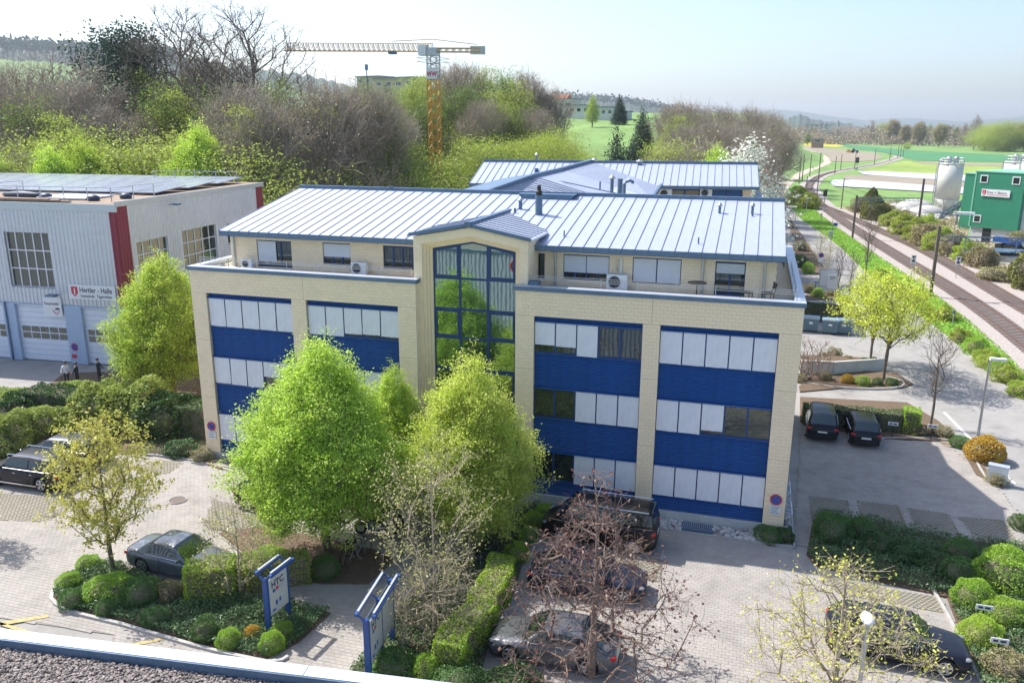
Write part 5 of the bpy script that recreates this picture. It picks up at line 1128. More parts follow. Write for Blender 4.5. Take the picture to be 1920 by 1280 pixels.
a, b = lattice((0, 0, ch-3.9), (0, 0, ch-.6), 1.45, 3); part('mast_top', a, M['steel'], CR); part('mast_bracing', b, M['steel'], CR)
jl = (GD(535, 101, 128)-GD(812, 97, 128)).length*1.04; JR = part('jib_head', MB().box(-.8, .8, -.8, .8, ch-.6, ch+.5), M['steel'], CR)
jd = Vector((-_R[0], -_R[1], 0)).normalized(); 
a, b = lattice(Vector((0, 0, ch)), Vector((0, 0, ch))+jd*jl, 1.0, 30, True, .09, .045, 1.1); part('jib', a, M['orange'], CR); part('jib_bracing', b, M['orange'], CR)
a, b = lattice(Vector((0, 0, ch+.2)), Vector((0, 0, ch+.2))-jd*7.0, 1.0, 7, False, .13, .06, .5); part('counter_jib', a, M['orange'], CR); part('jib_bracing', b, M['steel'], CR)
part('tie_bar', MB().bar(Vector((0, 0, ch+1.7)), Vector((0, 0, ch+1))-jd*6.5, .09).bar(Vector((0, 0, ch+1.7)), Vector((0, 0, ch+1.4))+jd*6, .09), M['orange'], CR)
cw = Vector((0, 0, ch))-jd*6.6; part('counterweight', MB().bar(cw+jd*1.1+Vector((0, 0, .2)), cw-jd*1.1+Vector((0, 0, .2)), 1.0, 1.1), M['concrete'], CR)
part('cab', MB().box(-1.9, -.8, -1.2, .1, ch-.6, ch+.9), M['white'], CR); part('trolley', MB().box(-.5, .5, -.5, .5, -.3, .1), M['zincdark'], CR, loc=tuple(Vector((0, 0, ch-.1))+jd*6))
pf = MB()
for z in (ch-1.5, ch-1.0): pf.box(-1.9, 1.9, -1.9, -1.85, z, z+.06).box(-1.9, 1.9, 1.85, 1.9, z, z+.06).box(-1.9, -1.85, -1.9, 1.9, z, z+.06).box(1.85, 1.9, -1.9, 1.9, z, z+.06)
part('platform', pf, M['steel'], CR)
ban = part('banner', MB().box(-.8, .8, -.86, -.80, ch-3.9, ch-2.3), M['white'], CR)
for x in (-.74, .06): lettering('W', .9, M['signred'], ban, (x, -.88, ch-3.5), (math.pi/2, 0, 0), bold=.03, depth=.01, xs=.82)
CR.rotation_euler[2] = 0
# ------------------------------------------------------------------ houses on the ridge
def house(u, v, dist, w, d, h, lbl, roof='flat', nwin=4, wall='housewall', rz=None):
    b = GD(u, v, dist); t = thing('house', lbl, 'house', b, -YAW*-1 if rz is None else rz); part('wall', MB().box(-w/2, w/2, 0, d, -6, h), M[wall], t)
    if roof == 'flat': part('roof', MB().box(-w/2-.4, w/2+.4, -.6, d+.4, h, h+.35), M['zincdark'], t)
    else: part('roof', MB().prism([(-.5, h), (d/2, h+d*.42), (d+.5, h)], -w/2-.4, w/2+.4, 'x'), M['redroof'], t)
    n = max(1, int(h//2.8))
    for j in range(n):
        for i in range(nwin):
            x = -w/2+w*(i+.5)/nwin; wd = part('window', MB().box(x-w/nwin*.3, x+w/nwin*.3, -.06, .0, .8+j*2.8, 2.3+j*2.8), M['white'], t); part('pane', MB().box(x-w/nwin*.26, x+w/nwin*.26, -.09, -.061, .9+j*2.8, 2.2+j*2.8), M['glass'], t if False else wd)
    return t
house(738, 166, 300, 18, 10, 3.4, 'long beige flat roofed block on the hill left of the crane', nwin=4, wall='beige'); house(690, 160, 320, 11, 8, 2.9, 'low flat roofed block at the far left of the hilltop', nwin=3, wall='beige')
house(1085, 214, 330, 9, 8, 3.2, 'white terraced house in the middle of the hilltop row', nwin=3); house(1125, 218, 325, 11, 8, 3.2, 'white low terraced house at the right end of the hilltop row', nwin=4)
house(1052, 204, 345, 10, 8, 3.6, 'flat roofed grey house at the left end of the hilltop row', nwin=3); house(1046, 202, 365, 7, 6, 3.0, 'red roofed house peeping above the hilltop row', 'gable', 2); house(888, 194, 300, 6, 5, 2.4, 'small red roofed house glimpsed through the green trees', 'gable', 1)
house(1150, 218, 330, 12, 4, 1.6, 'low grey garden wall building beside the round green bush', nwin=1)
house(1530, 247, 1150, 30, 12, 9, 'long far farmhouse with dark roof left of the poplar', 'flat', 5); house(1532, 268, 760, 9, 4, 3, 'small dark field shed beside the rape field', 'flat', 1, 'plank')
t = thing('phone_mast', 'small cell mast on the hill left of the beige block', 'mast', GD(688, 150, 320)); part('pole', MB().tube([(0, 0, -4), (0, 0, 5.2)], .18, 6), M['zincdark'], t); part('antenna', MB().box(-.45, .45, -.45, .45, 3.4, 5.4), M['zincdark'], t)
# construction earth
sheet_pts = [(780, 330), (838, 305), (870, 298), (915, 298), (1010, 298), (925, 312), (880, 345), (862, 372), (780, 372)]
em = MB(); n0 = [GT(u, v) for u, v in sheet_pts]; em.add([(p.x, p.y, p.z+.25) for p in n0], [tuple(range(len(n0)))]); struct('building_site_earth', em, M['tan'])
t = thing('earth_mound', 'grey and tan excavated mound at the foot of the crane', 'mound', GT(880, 312)); part('heap', MB().sphere((0, 0, 0), 6, 18, (1.6, 1, .32)), M['tan'], t, True)
t = thing('site_skip', 'small bright red skip on the building site', 'skip', GT(870, 334)+Vector((0, 0, .2))); part('body', MB().prism([(-.9, 1.1), (-.6, 0), (.6, 0), (.9, 1.1)], -.6, .6, 'y'), M['signred'], t)
# distance haze
hb_ = MB().box(-9200, 9400, -9200, 9300, -4, 228); hm, hn, N_, L_ = new_mat('haze air'); pv = N_('ShaderNodeVolumePrincipled'); ho = N_('ShaderNodeOutputMaterial'); L_(pv.outputs[0], ho.inputs['Volume'])
pv.inputs['Color'].default_value = (.80, .88, 1, 1); pv.inputs['Density'].default_value = .00013; pv.inputs['Anisotropy'].default_value = .3; tag(part('haze', hb_, hm), kind='stuff')
# ------------------------------------------------------------------ vehicles
PAINT = {}
def paint(key, col, metal=.3):
    if key not in PAINT: dk = sum(col) < .1; PAINT[key] = mat(key+' car paint', col, .45 if dk else .32, 0 if dk else metal, var=.03, coat=.45 if dk else 1., spec=.2 if dk else .5)
    return PAINT[key]
def car(label, cat, loc, rz, L=4.6, W=1.85, H=1.45, paintkey='black', col=(.01, .01, .012), belt=.92, hood=(.66, .90), wb=None, ws=(.27, .42), rear=(.86, .98), tailz=.95, wr=.33, gclr=.2, roofm=None, notch=False, name='parked_car', group=None, trim=True):
    """loc is the ground point under the middle; local +x is the front. ws/rear: fractions of length where windscreen base/roof front and roof rear/rear glass base lie, measured from the nose"""
    t = thing(name, label, cat, loc, rz, group); pm = paint(paintkey, col); wb = wb or L*.60; w = W/2
    X = lambda f: L/2-f*L
    fx = L/2-L*.185; rx = fx-wb; R_ = wr+.055
    def topz(x):
        f = (L/2-x)/L
        return float(np.interp(f, [0, .02, .07, ws[0], ws[0]+.03, rear[1]-.02, rear[1], .985, 1.0], [hood[0]-.12, hood[0], hood[0]+.08, hood[1], belt, max(belt+.02, tailz-.01), tailz, tailz-.05, tailz-.28]))
    def halfw(x):
        f = (L/2-x)/L; return w*float(np.interp(f, [0, .015, .05, .13, .3, .75, .93, .98, 1], [.66, .80, .90, .97, 1, 1, .96, .88, .78]))
    def low(x):
        z = gclr
        for c in (fx, rx):
            dx_ = abs(x-c)
            if dx_ < R_: z = max(z, wr+math.sqrt(R_*R_-dx_*dx_)*.98)
        f = (L/2-x)/L; return max(z, gclr+.12*max(0, (.03-f)/.03), gclr+.15*max(0, (f-.97)/.03))
    xs = sorted(set(list(np.linspace(-L/2, L/2, 41))+[c+R_*math.cos(a) for c in (fx, rx) for a in np.linspace(0, math.pi, 13)]))
    mb = MB(); n = 9
    for x in xs:
        hw_ = halfw(x); zt = topz(x); zl = low(x); sh = zt-.10
        ring = [(hw_*.0, zt+.015), (hw_*.55, zt+.01), (hw_*.80, zt-.015), (hw_*.93, zt-.06), (hw_*.985, max(sh-.08, zl+.03)), (hw_, max(.56, zl+.02) if zl < .54 else zl+.015), (hw_*.985, max(.40, zl+.01) if zl < .39 else zl+.008), (hw_*.965, zl+.004 if zl > gclr+.01 else gclr+.05), (hw_*.93, zl)]
        mb.v += [(x, y, z) for y, z in ring]+[(x, -y, z) for y, z in ring]
    m_ = 2*n
    for i in range(len(xs)-1):
        for k in range(n-1):
            a = i*m_+k; mb.f.append((a, a+1, a+m_+1, a+m_)); a = i*m_+n+k; mb.f.append((a, a+m_, a+m_+1, a+1))
    for e in (0, len(xs)-1):
        idx = [e*m_+k for k in range(n)]+[e*m_+n+k for k in range(n-1, 0, -1)]; mb.f.append(tuple(idx if e else idx[::-1]))
    part('body', mb, pm, t, True)
    part('underbody', MB().box(-L/2+.15, L/2-.15, -w*.86, w*.86, gclr-.03, .52), M['black'], t)
    # greenhouse
    xa, xb_, xc, xd = X(ws[0]), X(ws[1]), X(rear[0]), X(rear[1])
    def gz(x): return float(np.interp(-x, [-xa, -xb_, -(xb_+xc)/2, -xc, -xd], [belt-.02, H-.03, H, H-.05, (tailz if notch else belt)]))
    def sec(x, v, o=0.):
        zr = gz(x)+o; k = max(0, (zr-belt)/(H-belt)); wb_ = halfw(x)*.95+o; wt = wb_*(1-.22*k); pts = [(wb_, belt-.05), (wb_*.985, belt+.02*k), (wt+.02, zr-.07*k), (wt-.06, zr-.015*k), (wt*.5, zr+.012), (0, zr+.02)]
        f = v*5; i = min(4, int(f)); f -= i; return (pts[i][0]*(1-f)+pts[i+1][0]*f, pts[i][1]*(1-f)+pts[i+1][1]*f)
    def patch(x0, x1, v0, v1, o, both=True, nx=8, nv=6, slant=0., slant2=0.):
        mb = MB()
        for s in ((1, -1) if both else (1,)):
            b = len(mb.v)
            for i in range(nx+1):
                for j in range(nv+1):
                    f = i/nx; v = v0+(v1-v0)*j/nv; x = x0+(x1-x0)*f+slant*(j/nv)*(1-f)+slant2*(j/nv)*f; y, z = sec(x, v, o); mb.v.append((x, s*y, z))
            for i in range(nx):
                for j in range(nv):
                    a = b+i*(nv+1)+j; mb.f.append((a, a+1, a+nv+2, a+nv+1) if s*(x1-x0) > 0 else (a, a+nv+1, a+nv+2, a+1))
        return mb
    part('roof', patch(xd, xa, 0, 1, 0, nx=30), roofm or pm, t, True)
    part('windscreen', patch(xb_-.02, xa-.05, .62, 1, .012), M['carglass'], t, True)
    part('rear_window', patch(xd+.06, xc+.04, .62, 1, .012), M['carglass'], t, True)
    mid = (xb_+xc)/2-.05
    for a, b, sl1, sl2 in ((mid+.04, xa-(xa-xb_)*.40, 0, -(xa-xb_)*.42), (xc+(xd-xc)*.30, mid-.04, (xc-xd)*.30, 0)):
        for s in (1, -1):
            p = patch(a, b, .24, .39, .012, False, slant=sl1, slant2=sl2)
            if s < 0: p.v = [(x, -y, z) for x, y, z in p.v]; p.f = [f[::-1] for f in p.f]
            part('side_window', p, M['carglass'], t, True)
    if trim:
        for s in (1, -1):
            part('trim_strip', MB().tube([(x, s*(sec(x, .2, .02)[0]), belt+.015) for x in np.linspace(xc+(xd-xc)*.3, xa-(xa-xb_)*.35, 8)], .013, 5), M['chrome'], t)
    for cx in (fx, rx):
        for s in (1, -1):
            y1 = s*(w-.03); y0 = s*(w-.24); wl = part('wheel', MB().tube([(cx, y0, wr), (cx, y1-.03*s, wr), (cx, y1, wr)], [wr, wr, wr*.93], 24), M['tyre'], t, True)
            rm = MB(); yy = y1+.004*s; rm.tube([(cx, yy-.02*s, wr), (cx, yy, wr)], wr*.20, 12)
            for k in range(5):
                a = k*2*math.pi/5+.3; rm.bar((cx, yy, wr), (cx+wr*.66*math.cos(a), yy, wr+wr*.66*math.sin(a)), .03, wr*.26, up=(0, 0, 1) if abs(math.cos(a)) > .5 else (1, 0, 0))
            rm.tube([(cx+wr*.67*math.cos(a), yy, wr+wr*.67*math.sin(a)) for a in np.linspace(0, 2*math.pi, 25)], .022, 5, False); part('rim', rm, M['rim'], wl)
            part('brake_disc', MB().tube([(cx, yy-.006*s, wr), (cx, yy-.003*s, wr)], wr*.66, 20), M['black'], wl)
    for s in (1, -1):
        part('headlight', MB().sphere((L/2-.20, s*w*.72, hood[0]-.03), .14, 10, (1.2, .95, .40)), M['lens'], t, True)
        part('taillight', MB().sphere((-L/2+.13, s*w*.78, tailz-.20), .17, 10, (.75, .95, .5)), M['red'], t, True)
        part('mirror', MB().sphere((xa-.28, s*(w+.06), belt+.07), .11, 8, (.6, 1, .7)), pm, t, True)
        part('door_handle', MB().box(mid-.02-.25, mid-.02-.08, s*w*.985-.02, s*w*.985+.025, belt-.19, belt-.165).box(mid+.75, mid+.92, s*w*.985-.02, s*w*.985+.025, belt-.19, belt-.165), M['chrome'] if trim else pm, t)
        part('door_gap', MB().bar((mid, s*(w-.001), gclr+.12), (mid, s*(w*.985), belt-.05), .014, .012, up=(1, 0, 0)), M['black'], t)
    for x in (L/2-.035, -L/2+.02): part('number_plate', MB().box(x-.03 if x < 0 else x, x if x < 0 else x+.045, -.26, .26, .44 if x > 0 else tailz-.42, .55 if x > 0 else tailz-.31), M['plate'], t)
    part('grille', MB().box(L/2-.06, L/2+.012, -w*.4, w*.4, .32, hood[0]-.10), M['black'], t)
    part('bumper_insert', MB().box(-L/2-.008, -L/2+.1, -w*.62, w*.62, gclr+.10, gclr+.22), M['black'], t)
    return t
def rzof(a, b): a = G(*a); b = G(*b); return math.atan2(b.y-a.y, b.x-a.x)
c1 = car('black off-roader with silver window trim at the left edge of the picture', 'car', (-7.45, -5.25, .02), math.pi+.02, 4.75, 1.92, 1.66, 'black', (.008, .009, .016), 1.05, (.80, 1.03), None, (.25, .38), (.87, .985), 1.02, .37, .25)
part('sill_trim', MB().box(-1.1, 1.15, -1.0, -.97, .27, .33).box(-1.1, 1.15, .97, 1.0, .27, .33), M['chrome'], c1); part('roof_rail', MB().tube([(-1.3, .62, 1.62), (-1.2, .62, 1.68), (.7, .62, 1.70), (.8, .62, 1.64)], .025, 6).tube([(-1.3, -.62, 1.62), (-1.2, -.62, 1.68), (.7, -.62, 1.70), (.8, -.62, 1.64)], .025, 6), M['chrome'], c1)
c2 = car('dark grey estate car behind the black off-roader by the hedge', 'car', (-8.0, -2.55, .02), math.pi+.06, 4.85, 1.88, 1.50, 'anthracite', (.05, .05, .058), .94, (.70, .92), None, (.26, .40), (.88, .985), .98)
car('dark hatchback half hidden behind the left hornbeam', 'car', (6.1, -3.95, .02), .02, 4.1, 1.78, 1.52, 'dark grey', (.025, .027, .03), .95, (.72, .93), None, (.24, .38), (.86, .985), 1.0)
car('silver grey convertible beside the clipped box hedge', 'car', (5.45, -10.25, .02), -.06, 4.5, 1.80, 1.40, 'silver blue', (.13, .15, .18), .90, (.68, .88), None, (.29, .44), (.70, .84), .97, notch=True)
van = car('black van parked against the office front', 'van', (21.6, -2.72, .02), math.pi-.01, 5.1, 1.93, 1.95, 'black van', (.008, .008, .009), 1.22, (.88, 1.12), 3.2, (.14, .27), (.955, .995), 1.2, .35, .22, name='parked_van')
part('roof_rail', MB().tube([(-2.2, .74, 1.93), (1.0, .74, 1.96)], .03, 6).tube([(-2.2, -.74, 1.93), (1.0, -.74, 1.96)], .03, 6), M['chrome'], van)
car('dark blue saloon under the upper branches of the brown tree', 'car', (21.85, -6.75, .02), .06, 4.65, 1.82, 1.44, 'dark blue', (.014, .018, .04), .90, (.68, .88), None, (.28, .42), (.76, .90), .96, notch=True)
car('silver grey coupe at the foot of the hedge below the brown tree', 'car', (21.6, -11.3, .02), math.pi+.03, 4.5, 1.82, 1.40, 'graphite silver', (.12, .125, .14), .90, (.68, .88), None, (.28, .43), (.74, .90), .95, notch=True)
car('black estate car under the yellow budding tree in the lower right', 'car', (33.0, -7.75, .02), -.03, 4.6, 1.86, 1.47, 'black blue', (.010, .011, .022), .93, (.69, .90), None, (.27, .41), (.88, .985), .98)
car('black compact off-roader in the shaded parking, the left of the two', 'car', (31.95, 14.6, .02), math.pi/2-.03, 4.4, 1.84, 1.62, 'black', None, 1.0, (.78, .98), None, (.25, .38), (.86, .98), 1.03, .35, .24)
car('small black hatchback in the shaded parking, the right of the two', 'car', (34.2, 14.2, .02), math.pi/2+.02, 4.0, 1.74, 1.46, 'black', None, .93, (.7, .92), None, (.24, .38), (.85, .98), .98)
# two wheelers
def bicycle(loc, rz, label, tilt=.12, col='black', group='bicycles parked behind the hedge'):
    t = thing('bicycle', label, 'bicycle', loc, rz, group); t.rotation_euler[0] = tilt; r = .34
    for x in (-.52, .52):
        w = part('wheel', MB().tube([(x+r*math.cos(a), 0, r+r*math.sin(a)) for a in np.linspace(0, 2*math.pi, 29)], .022, 5, False), M['tyre'], t); sp = MB()
        for k in range(12): a = k*math.pi/6; sp.bar((x, 0, r), (x+r*math.cos(a), 0, r+r*math.sin(a)), .005)
        part('spokes', sp, M['steel'], w)
    bb, st, hd, sd_ = (-.08, 0, .30), (-.22, 0, .82), (.36, 0, .86), (-.25, 0, .95)
    part('frame', MB().bar(bb, st, .035).bar(bb, (.40, 0, .74), .04).bar((-.20, 0, .76), hd, .035).bar((-.52, 0, r), bb, .025).bar((-.52, 0, r), (-.2, 0, .76), .022).bar((.52, 0, r), hd, .03).bar(st, sd_, .028), M[col], t)
    part('handlebar', MB().bar(hd, (.32, 0, 1.0), .03).tube([(.2, -.3, 1.02), (.34, -.12, 1.0), (.34, .12, 1.0), (.2, .3, 1.02)], .014, 6), M['black'], t)
    part('saddle', MB().sphere((-.26, 0, .97), .13, 8, (1.1, .55, .3)), M['black'], t, True); part('pedal', MB().bar((-.08, -.16, .18), (-.08, .16, .42), .025).bar((-.14, -.2, .18), (-.02, -.2, .18), .05), M['steel'], t); return t
b0 = G(922, 1032); bicycle((b0.x, b0.y, .02), .05, 'dark bicycle with orange accents, the upper one behind the hedge'); b0 = G(905, 1060); bicycle((b0.x, b0.y, .02), .35, 'dark bicycle lying against the hedge below the upper one', .3)
b0 = G(872, 1068); bicycle((b0.x, b0.y, .02), .7, 'grey bicycle farthest left behind the hedge under the second hornbeam', .2, 'steel'); b0 = G(945, 1052); bicycle((b0.x, b0.y, .02), .2, 'dark bicycle closest to the round bushes', -.1)
b0 = G(672, 1050); bicycle((b0.x, b0.y, .02), 1.35, 'pale bicycle standing end-on under the left hornbeam', .05, 'steel', group='bicycles under the hornbeam'); b0 = G(660, 1048); bicycle((b0.x, b0.y, .02), 1.5, 'dark bicycle standing end-on beside the pale one', -.05, group='bicycles under the hornbeam')
def motorbike(loc, rz, label):
    t = thing('motorcycle', label, 'motorcycle', loc, rz, 'motorcycles between the hornbeams'); r = .31
    for x in (-.7, .72): w = part('wheel', MB().tube([(x+(r-.07)*math.cos(a), 0, r+(r-.07)*math.sin(a)) for a in np.linspace(0, 2*math.pi, 25)], .075, 7, False), M['tyre'], t, True); part('rim', MB().tube([(x, -.05, r), (x, .05, r)], r*.55, 14), M['rim'], w)
    part('tank', MB().sphere((.15, 0, .82), .27, 12, (1.2, .75, .7)), paint('black', None), t, True); part('engine', MB().box(-.3, .35, -.2, .2, .28, .68), M['zincdark'], t)
    part('seat', MB().sphere((-.42, 0, .82), .3, 12, (1.3, .6, .35)), M['black'], t, True); part('tail', MB().prism([(-.5, .7), (-1.02, .9), (-.98, .98), (-.4, .86)], -.11, .11, 'y'), paint('black', None), t)
    part('fork', MB().bar((.72, -.1, r), (.42, -.1, .98), .05).bar((.72, .1, r), (.42, .1, .98), .05), M['steel'], t); part('handlebar', MB().tube([(.28, -.38, 1.05), (.42, -.15, 1.03), (.42, .15, 1.03), (.28, .38, 1.05)], .018, 6), M['black'], t)
    part('headlight', MB().sphere((.6, 0, .9), .13, 10), M['lens'], t, True); part('fairing', MB().sphere((.48, 0, .98), .2, 10, (.7, 1, 1)), paint('black', None), t, True); part('exhaust', MB().tube([(.1, .2, .3), (-.5, .24, .33), (-.95, .24, .42)], [.04, .05, .07], 8), M['chrome'], t); return t
b0 = G(705, 1003); motorbike((b0.x, b0.y, .02), .15, 'dark motorcycle in front of its neighbour between the hornbeams'); b0 = G(720, 985); motorbike((b0.x, b0.y, .02), .1, 'dark motorcycle standing behind the other one between the hornbeams')
def bin_(loc, rz, label):
    t = thing('waste_container', label, 'container', loc, rz, 'waste containers in the shade behind the building')
    part('body', MB().add([(-.6, -.45, .12), (.6, -.45, .12), (.6, .45, .12), (-.6, .45, .12), (-.68, -.52, 1.2), (.68, -.52, 1.2), (.68, .52, 1.2), (-.68, .52, 1.2)], [(0, 3, 2, 1), (4, 5, 6, 7), (0, 1, 5, 4), (1, 2, 6, 5), (2, 3, 7, 6), (3, 0, 4, 7)]), M['container'], t)
    l = part('lid', MB().prism([(-.56, 1.2), (-.5, 1.32), (0, 1.42), (.5, 1.34), (.56, 1.2)], -.72, .72, 'x'), M['containerlid'], t); part('lid_handle', MB().bar((-.5, -.58, 1.26), (.5, -.58, 1.26), .04), M['steel'], l)
    for x in (-.5, .5):
        for y in (-.38, .38): part('castor', MB().tube([(x, y-.04, .09), (x, y+.04, .09)], .09, 10), M['tyre'], t)
    part('sticker', MB().box(-.15, .15, -.512, -.50, .75, .92), M['white'], t); return t
for u, v, lb in ((1519, 620, 'grey waste container nearest the office wall'), (1555, 624, 'grey waste container in the middle of the three'), (1581, 625, 'grey waste container beside the lime maple')): b0 = G(u, v); bin_((b0.x, b0.y, 0), -.06, lb)
# tractor on the field
tb = G(1602, 287); t = thing('tractor', 'small blue grey tractor with seed drill on the ploughed field', 'tractor', tb, -.15); t.scale = (1.15, 1.15, 1.15)
part('body', MB().box(0, 2.2, -.5, .5, .9, 1.7), M['signblue'], t); c_ = part('cab', MB().box(-1.2, .1, -.8, .8, 1.2, 2.9), M['carglass'], t); part('cab_roof', MB().box(-1.3, .2, -.85, .85, 2.9, 3.05), M['white'], c_)
for x, r in ((-1, .95), (1.6, .6)):
    for y in (-.95, .75): part('wheel', MB().tube([(x, y, r), (x, y+.35, r)], r, 16), M['tyre'], t)
part('implement', MB().box(-4.6, -1.8, -1.6, 1.6, .5, 1.3).box(-4, -2.6, -1.4, 1.4, 1.3, 2.0), M['orange'], t)
# ------------------------------------------------------------------ street lamps, masts, signals, signs
def lamp(u, v, vt, label, head='arm', rz=0., hh=None, name='street_lamp', hs=1.):
    b0 = G(u, v, hh or 0.); b0.z = 0; h = hh or vheight(b0, vt); t = thing(name, label, 'lamp', b0, rz, 'street lamps'); part('pole', MB().tube([(0, 0, 0), (0, 0, h)], [.085, .05], 10), M['steel'], t)
    if head == 'arm': part('lamp_head', MB().box(-.02, .85*hs, -.15*hs, .15*hs, h-.02, h+.12*hs), M['white'], t)
    else: part('lamp_head', MB().sphere((0, .12, h+.08), .30, 12, (.62, 1.1, .35)), M['white'], t, True)
    return t
lamp(1834, 815, 674, 'grey street lamp with flat head on the right pavement'); lamp(1627, 1168, 0, 'grey street lamp with pale oval head in front of the lower right tree', 'oval', hh=4.6)
lamp(1782, 483, 401, 'dark lamp mast with broad white head beyond the railway tracks', 'arm', -.3, hs=2.6); lamp(1487, 462, 389, 'thin pale lamp with short arm beside the road, nearest the office roof', 'arm', math.pi); lamp(1511, 400, 372, 'thin small lamp beside the round verge bushes', 'arm', 0)
def mast(u, v, vt, label, w=.26, group='overhead line masts along the railway', m='wood', base=None):
    b0 = base or G(u, v); h = vheight(b0, vt); t = thing('line_mast', label, 'mast', b0, 0, group); part('pole', MB().tube([(0, 0, 0), (0, 0, h)], [w/2*1.1, w/2*.8], 10), M[m], t); return t, h, b0
def gantry(L0, L1, vb, label):
    b0 = G(L0[0], L0[1]); h0 = vheight(b0, L0[2]); b1 = L1 if isinstance(L1, Vector) else G(L1[0], L1[1]); t = thing('catenary_gantry', label, 'gantry', b0, 0, 'railway gantries'); d = b1-b0; h1 = h0 if isinstance(L1, Vector) else vheight(b1, L1[2])
    part('post', MB().bar((0, 0, 0), (0, 0, h0), .34, .30), M['wood'], t); part('post', MB().bar(d, d+Vector((0, 0, h1)), .34, .30), M['wood'], t); zb = vheight(b0, vb); z1 = zb
    part('beam', MB().bar((0, 0, zb), d+Vector((0, 0, z1)), .12, .14).bar((0, 0, zb-.45), d+Vector((0, 0, z1-.45)), .07), M['zincdark'], t); hb = MB()
    for k in range(14): p = d*(k/14); q = d*((k+.5)/14); hb.bar(p+Vector((0, 0, zb)), q+Vector((0, 0, zb-.45)), .05)
    for f in (.22, .62): p = d*f; hb.bar(p+Vector((0, 0, zb)), p+Vector((0, 0, zb-1.6)), .07); hb.bar(p+Vector((0, 0, zb-1.5)), p+Vector((.9, 0, zb-1.2)), .05)
    part('bracket', hb, M['zincdark'], t); return b0, b1, zb
ga = gantry((1744, 556, 424), G(1744, 556)+Vector((12.5, 1.5, 0)), 443, 'nearest railway gantry with its left post in the green verge'); gb_ = gantry((1598, 447, 366), (1718, 448, 335), 371, 'second railway gantry spanning both tracks farther back')
for u, v, vt, lb in ((1577, 392, 334, 'dark mast right of the tracks in front of the white crop fleece'), (1529, 393, 287, 'tall dark mast left of the track curve'), (1498, 344, 295, 'thin mast beside the gravel path, leftmost of the row'), (1504, 338, 290, 'thin mast beside the gravel path, second of the row'), (1518, 331, 289, 'thin mast beside the gravel path, third of the row'), (1512, 350, 330, 'short mast where the tracks start to curve'),
                     (1565, 326, 293, 'mast on the outer side of the curve, left one'), (1576, 318, 289, 'mast on the outer side of the curve, right one'), (1602, 318, 284, 'mast beside the distant signal'), (1639, 309, 280, 'mast halfway along the far straight'), (1668, 301, 275, 'mast where the far track bends away'), (1683, 297, 272, 'left mast of the distant cluster'), (1688, 296, 270, 'middle mast of the distant cluster'), (1693, 294, 272, 'right mast of the distant cluster')):
    mast(u, v, vt, lb, .24 if v > 380 else .32)
def wire(pts, label):
    t = thing('overhead_wire', label, 'wire', pts[0]); mb = MB(); o = pts[0]
    for a, b in zip(pts[:-1], pts[1:]):
        c = [a.lerp(b, k/6)-Vector((0, 0, .35*math.sin(math.pi*k/6))) for k in range(7)]; mb.tube([p-o for p in c], .03, 3, False)
    part('cable', mb, M['black'], t)
zt_ = 6.0
wire([Vector((50.3, 20, 6.2)), Vector((49.7, 61, 6.2)), Vector((45.2, 111, 6.2)), Vector((42, 160, 6.2)), Vector((42.5, 233, 6.2)), Vector((49, 292, 6.2))], 'thin contact wire over the main railway track'); wire([Vector((55.3, 20, 6.2)), Vector((54, 61, 6.2)), Vector((50.2, 111, 6.2)), Vector((43, 160, 6.2))], 'thin contact wire over the second railway track')
def signal(u, v, vt, label, s=1.):
    b0 = G(u, v); h = vheight(b0, vt); t = thing('railway_signal', label, 'signal', b0, 0, 'railway signals'); part('post', MB().tube([(0, 0, 0), (0, 0, h-.6*s)], .09*s, 8), M['steel'], t); hd = part('signal_head', MB().tube([(0, 0, h-1.5*s), (0, 0, h-1.3*s), (0, 0, h-.2*s), (0, 0, h)], [.3*s, .42*s, .42*s, .3*s], 14), M['black'], t)
    part('lens', MB().tube([(0, -.43*s, h-.6*s), (0, -.47*s, h-.6*s)], .12*s, 10), M['zincdark'], hd); part('base_box', MB().box(-.3*s, .3*s, -.3*s, .3*s, 0, .6*s), M['steel'], t); return t
signal(1544, 396, 355, 'black headed signal left of the nearer railway track'); signal(1606, 318, 295, 'distant black signal on the far railway curve', 1.6)
def trackboard(u, v, vt, label):
    b0 = G(u, v); h = vheight(b0, vt); t = thing('track_board', label, 'sign', b0, .2, 'small boards between the railway tracks'); part('post', MB().tube([(0, 0, 0), (0, 0, h)], .045, 8), M['steel'], t); p = part('board', MB().box(-.3, .3, -.07, -.04, h-1.0, h), M['white'], t); part('symbol', MB().box(-.18, .18, -.08, -.07, h-.85, h-.62).box(-.05, .05, -.08, -.07, h-.62, h-.2).box(-.18, .18, -.08, -.07, h-.3, h-.12), M['ink'], p)
trackboard(1708, 522, 478, 'small railway board left of the two between the tracks'); trackboard(1792, 521, 481, 'small railway board right of the two between the tracks')
t = thing('relay_cabinet', 'small grey cabinet with thin pole on the green verge', 'cabinet', G(1557, 446)); part('box', MB().box(-.35, .35, -.3, .3, 0, 1.1), M['steel'], t); part('pole', MB().tube([(.1, 0, 0), (.1, 0, 3.6)], .05, 6).bar((.1, 0, 3.6), (-.8, 0, 3.7), .05), M['steel'], t); part('plate', MB().box(.3, .9, -.03, 0, 2.0, 2.5), M['signblue'], t)
for u, v, vt, lb in ((1558, 455, 427, 'thin post beside the relay cabinet'), (1538, 428, 400, 'short dark bollard on the verge'), (1785, 612, 582, 'slim blue tipped post on the green verge'), ): b0 = G(u, v); h = vheight(b0, vt); t = thing('marker_post', lb, 'post', b0, 0, 'posts on the verge'); part('pole', MB().tube([(0, 0, 0), (0, 0, h)], .05, 6), M['steel'], t); part('cap', MB().box(-.1, .1, -.08, .08, h-.35, h), M['zincdark'], t)
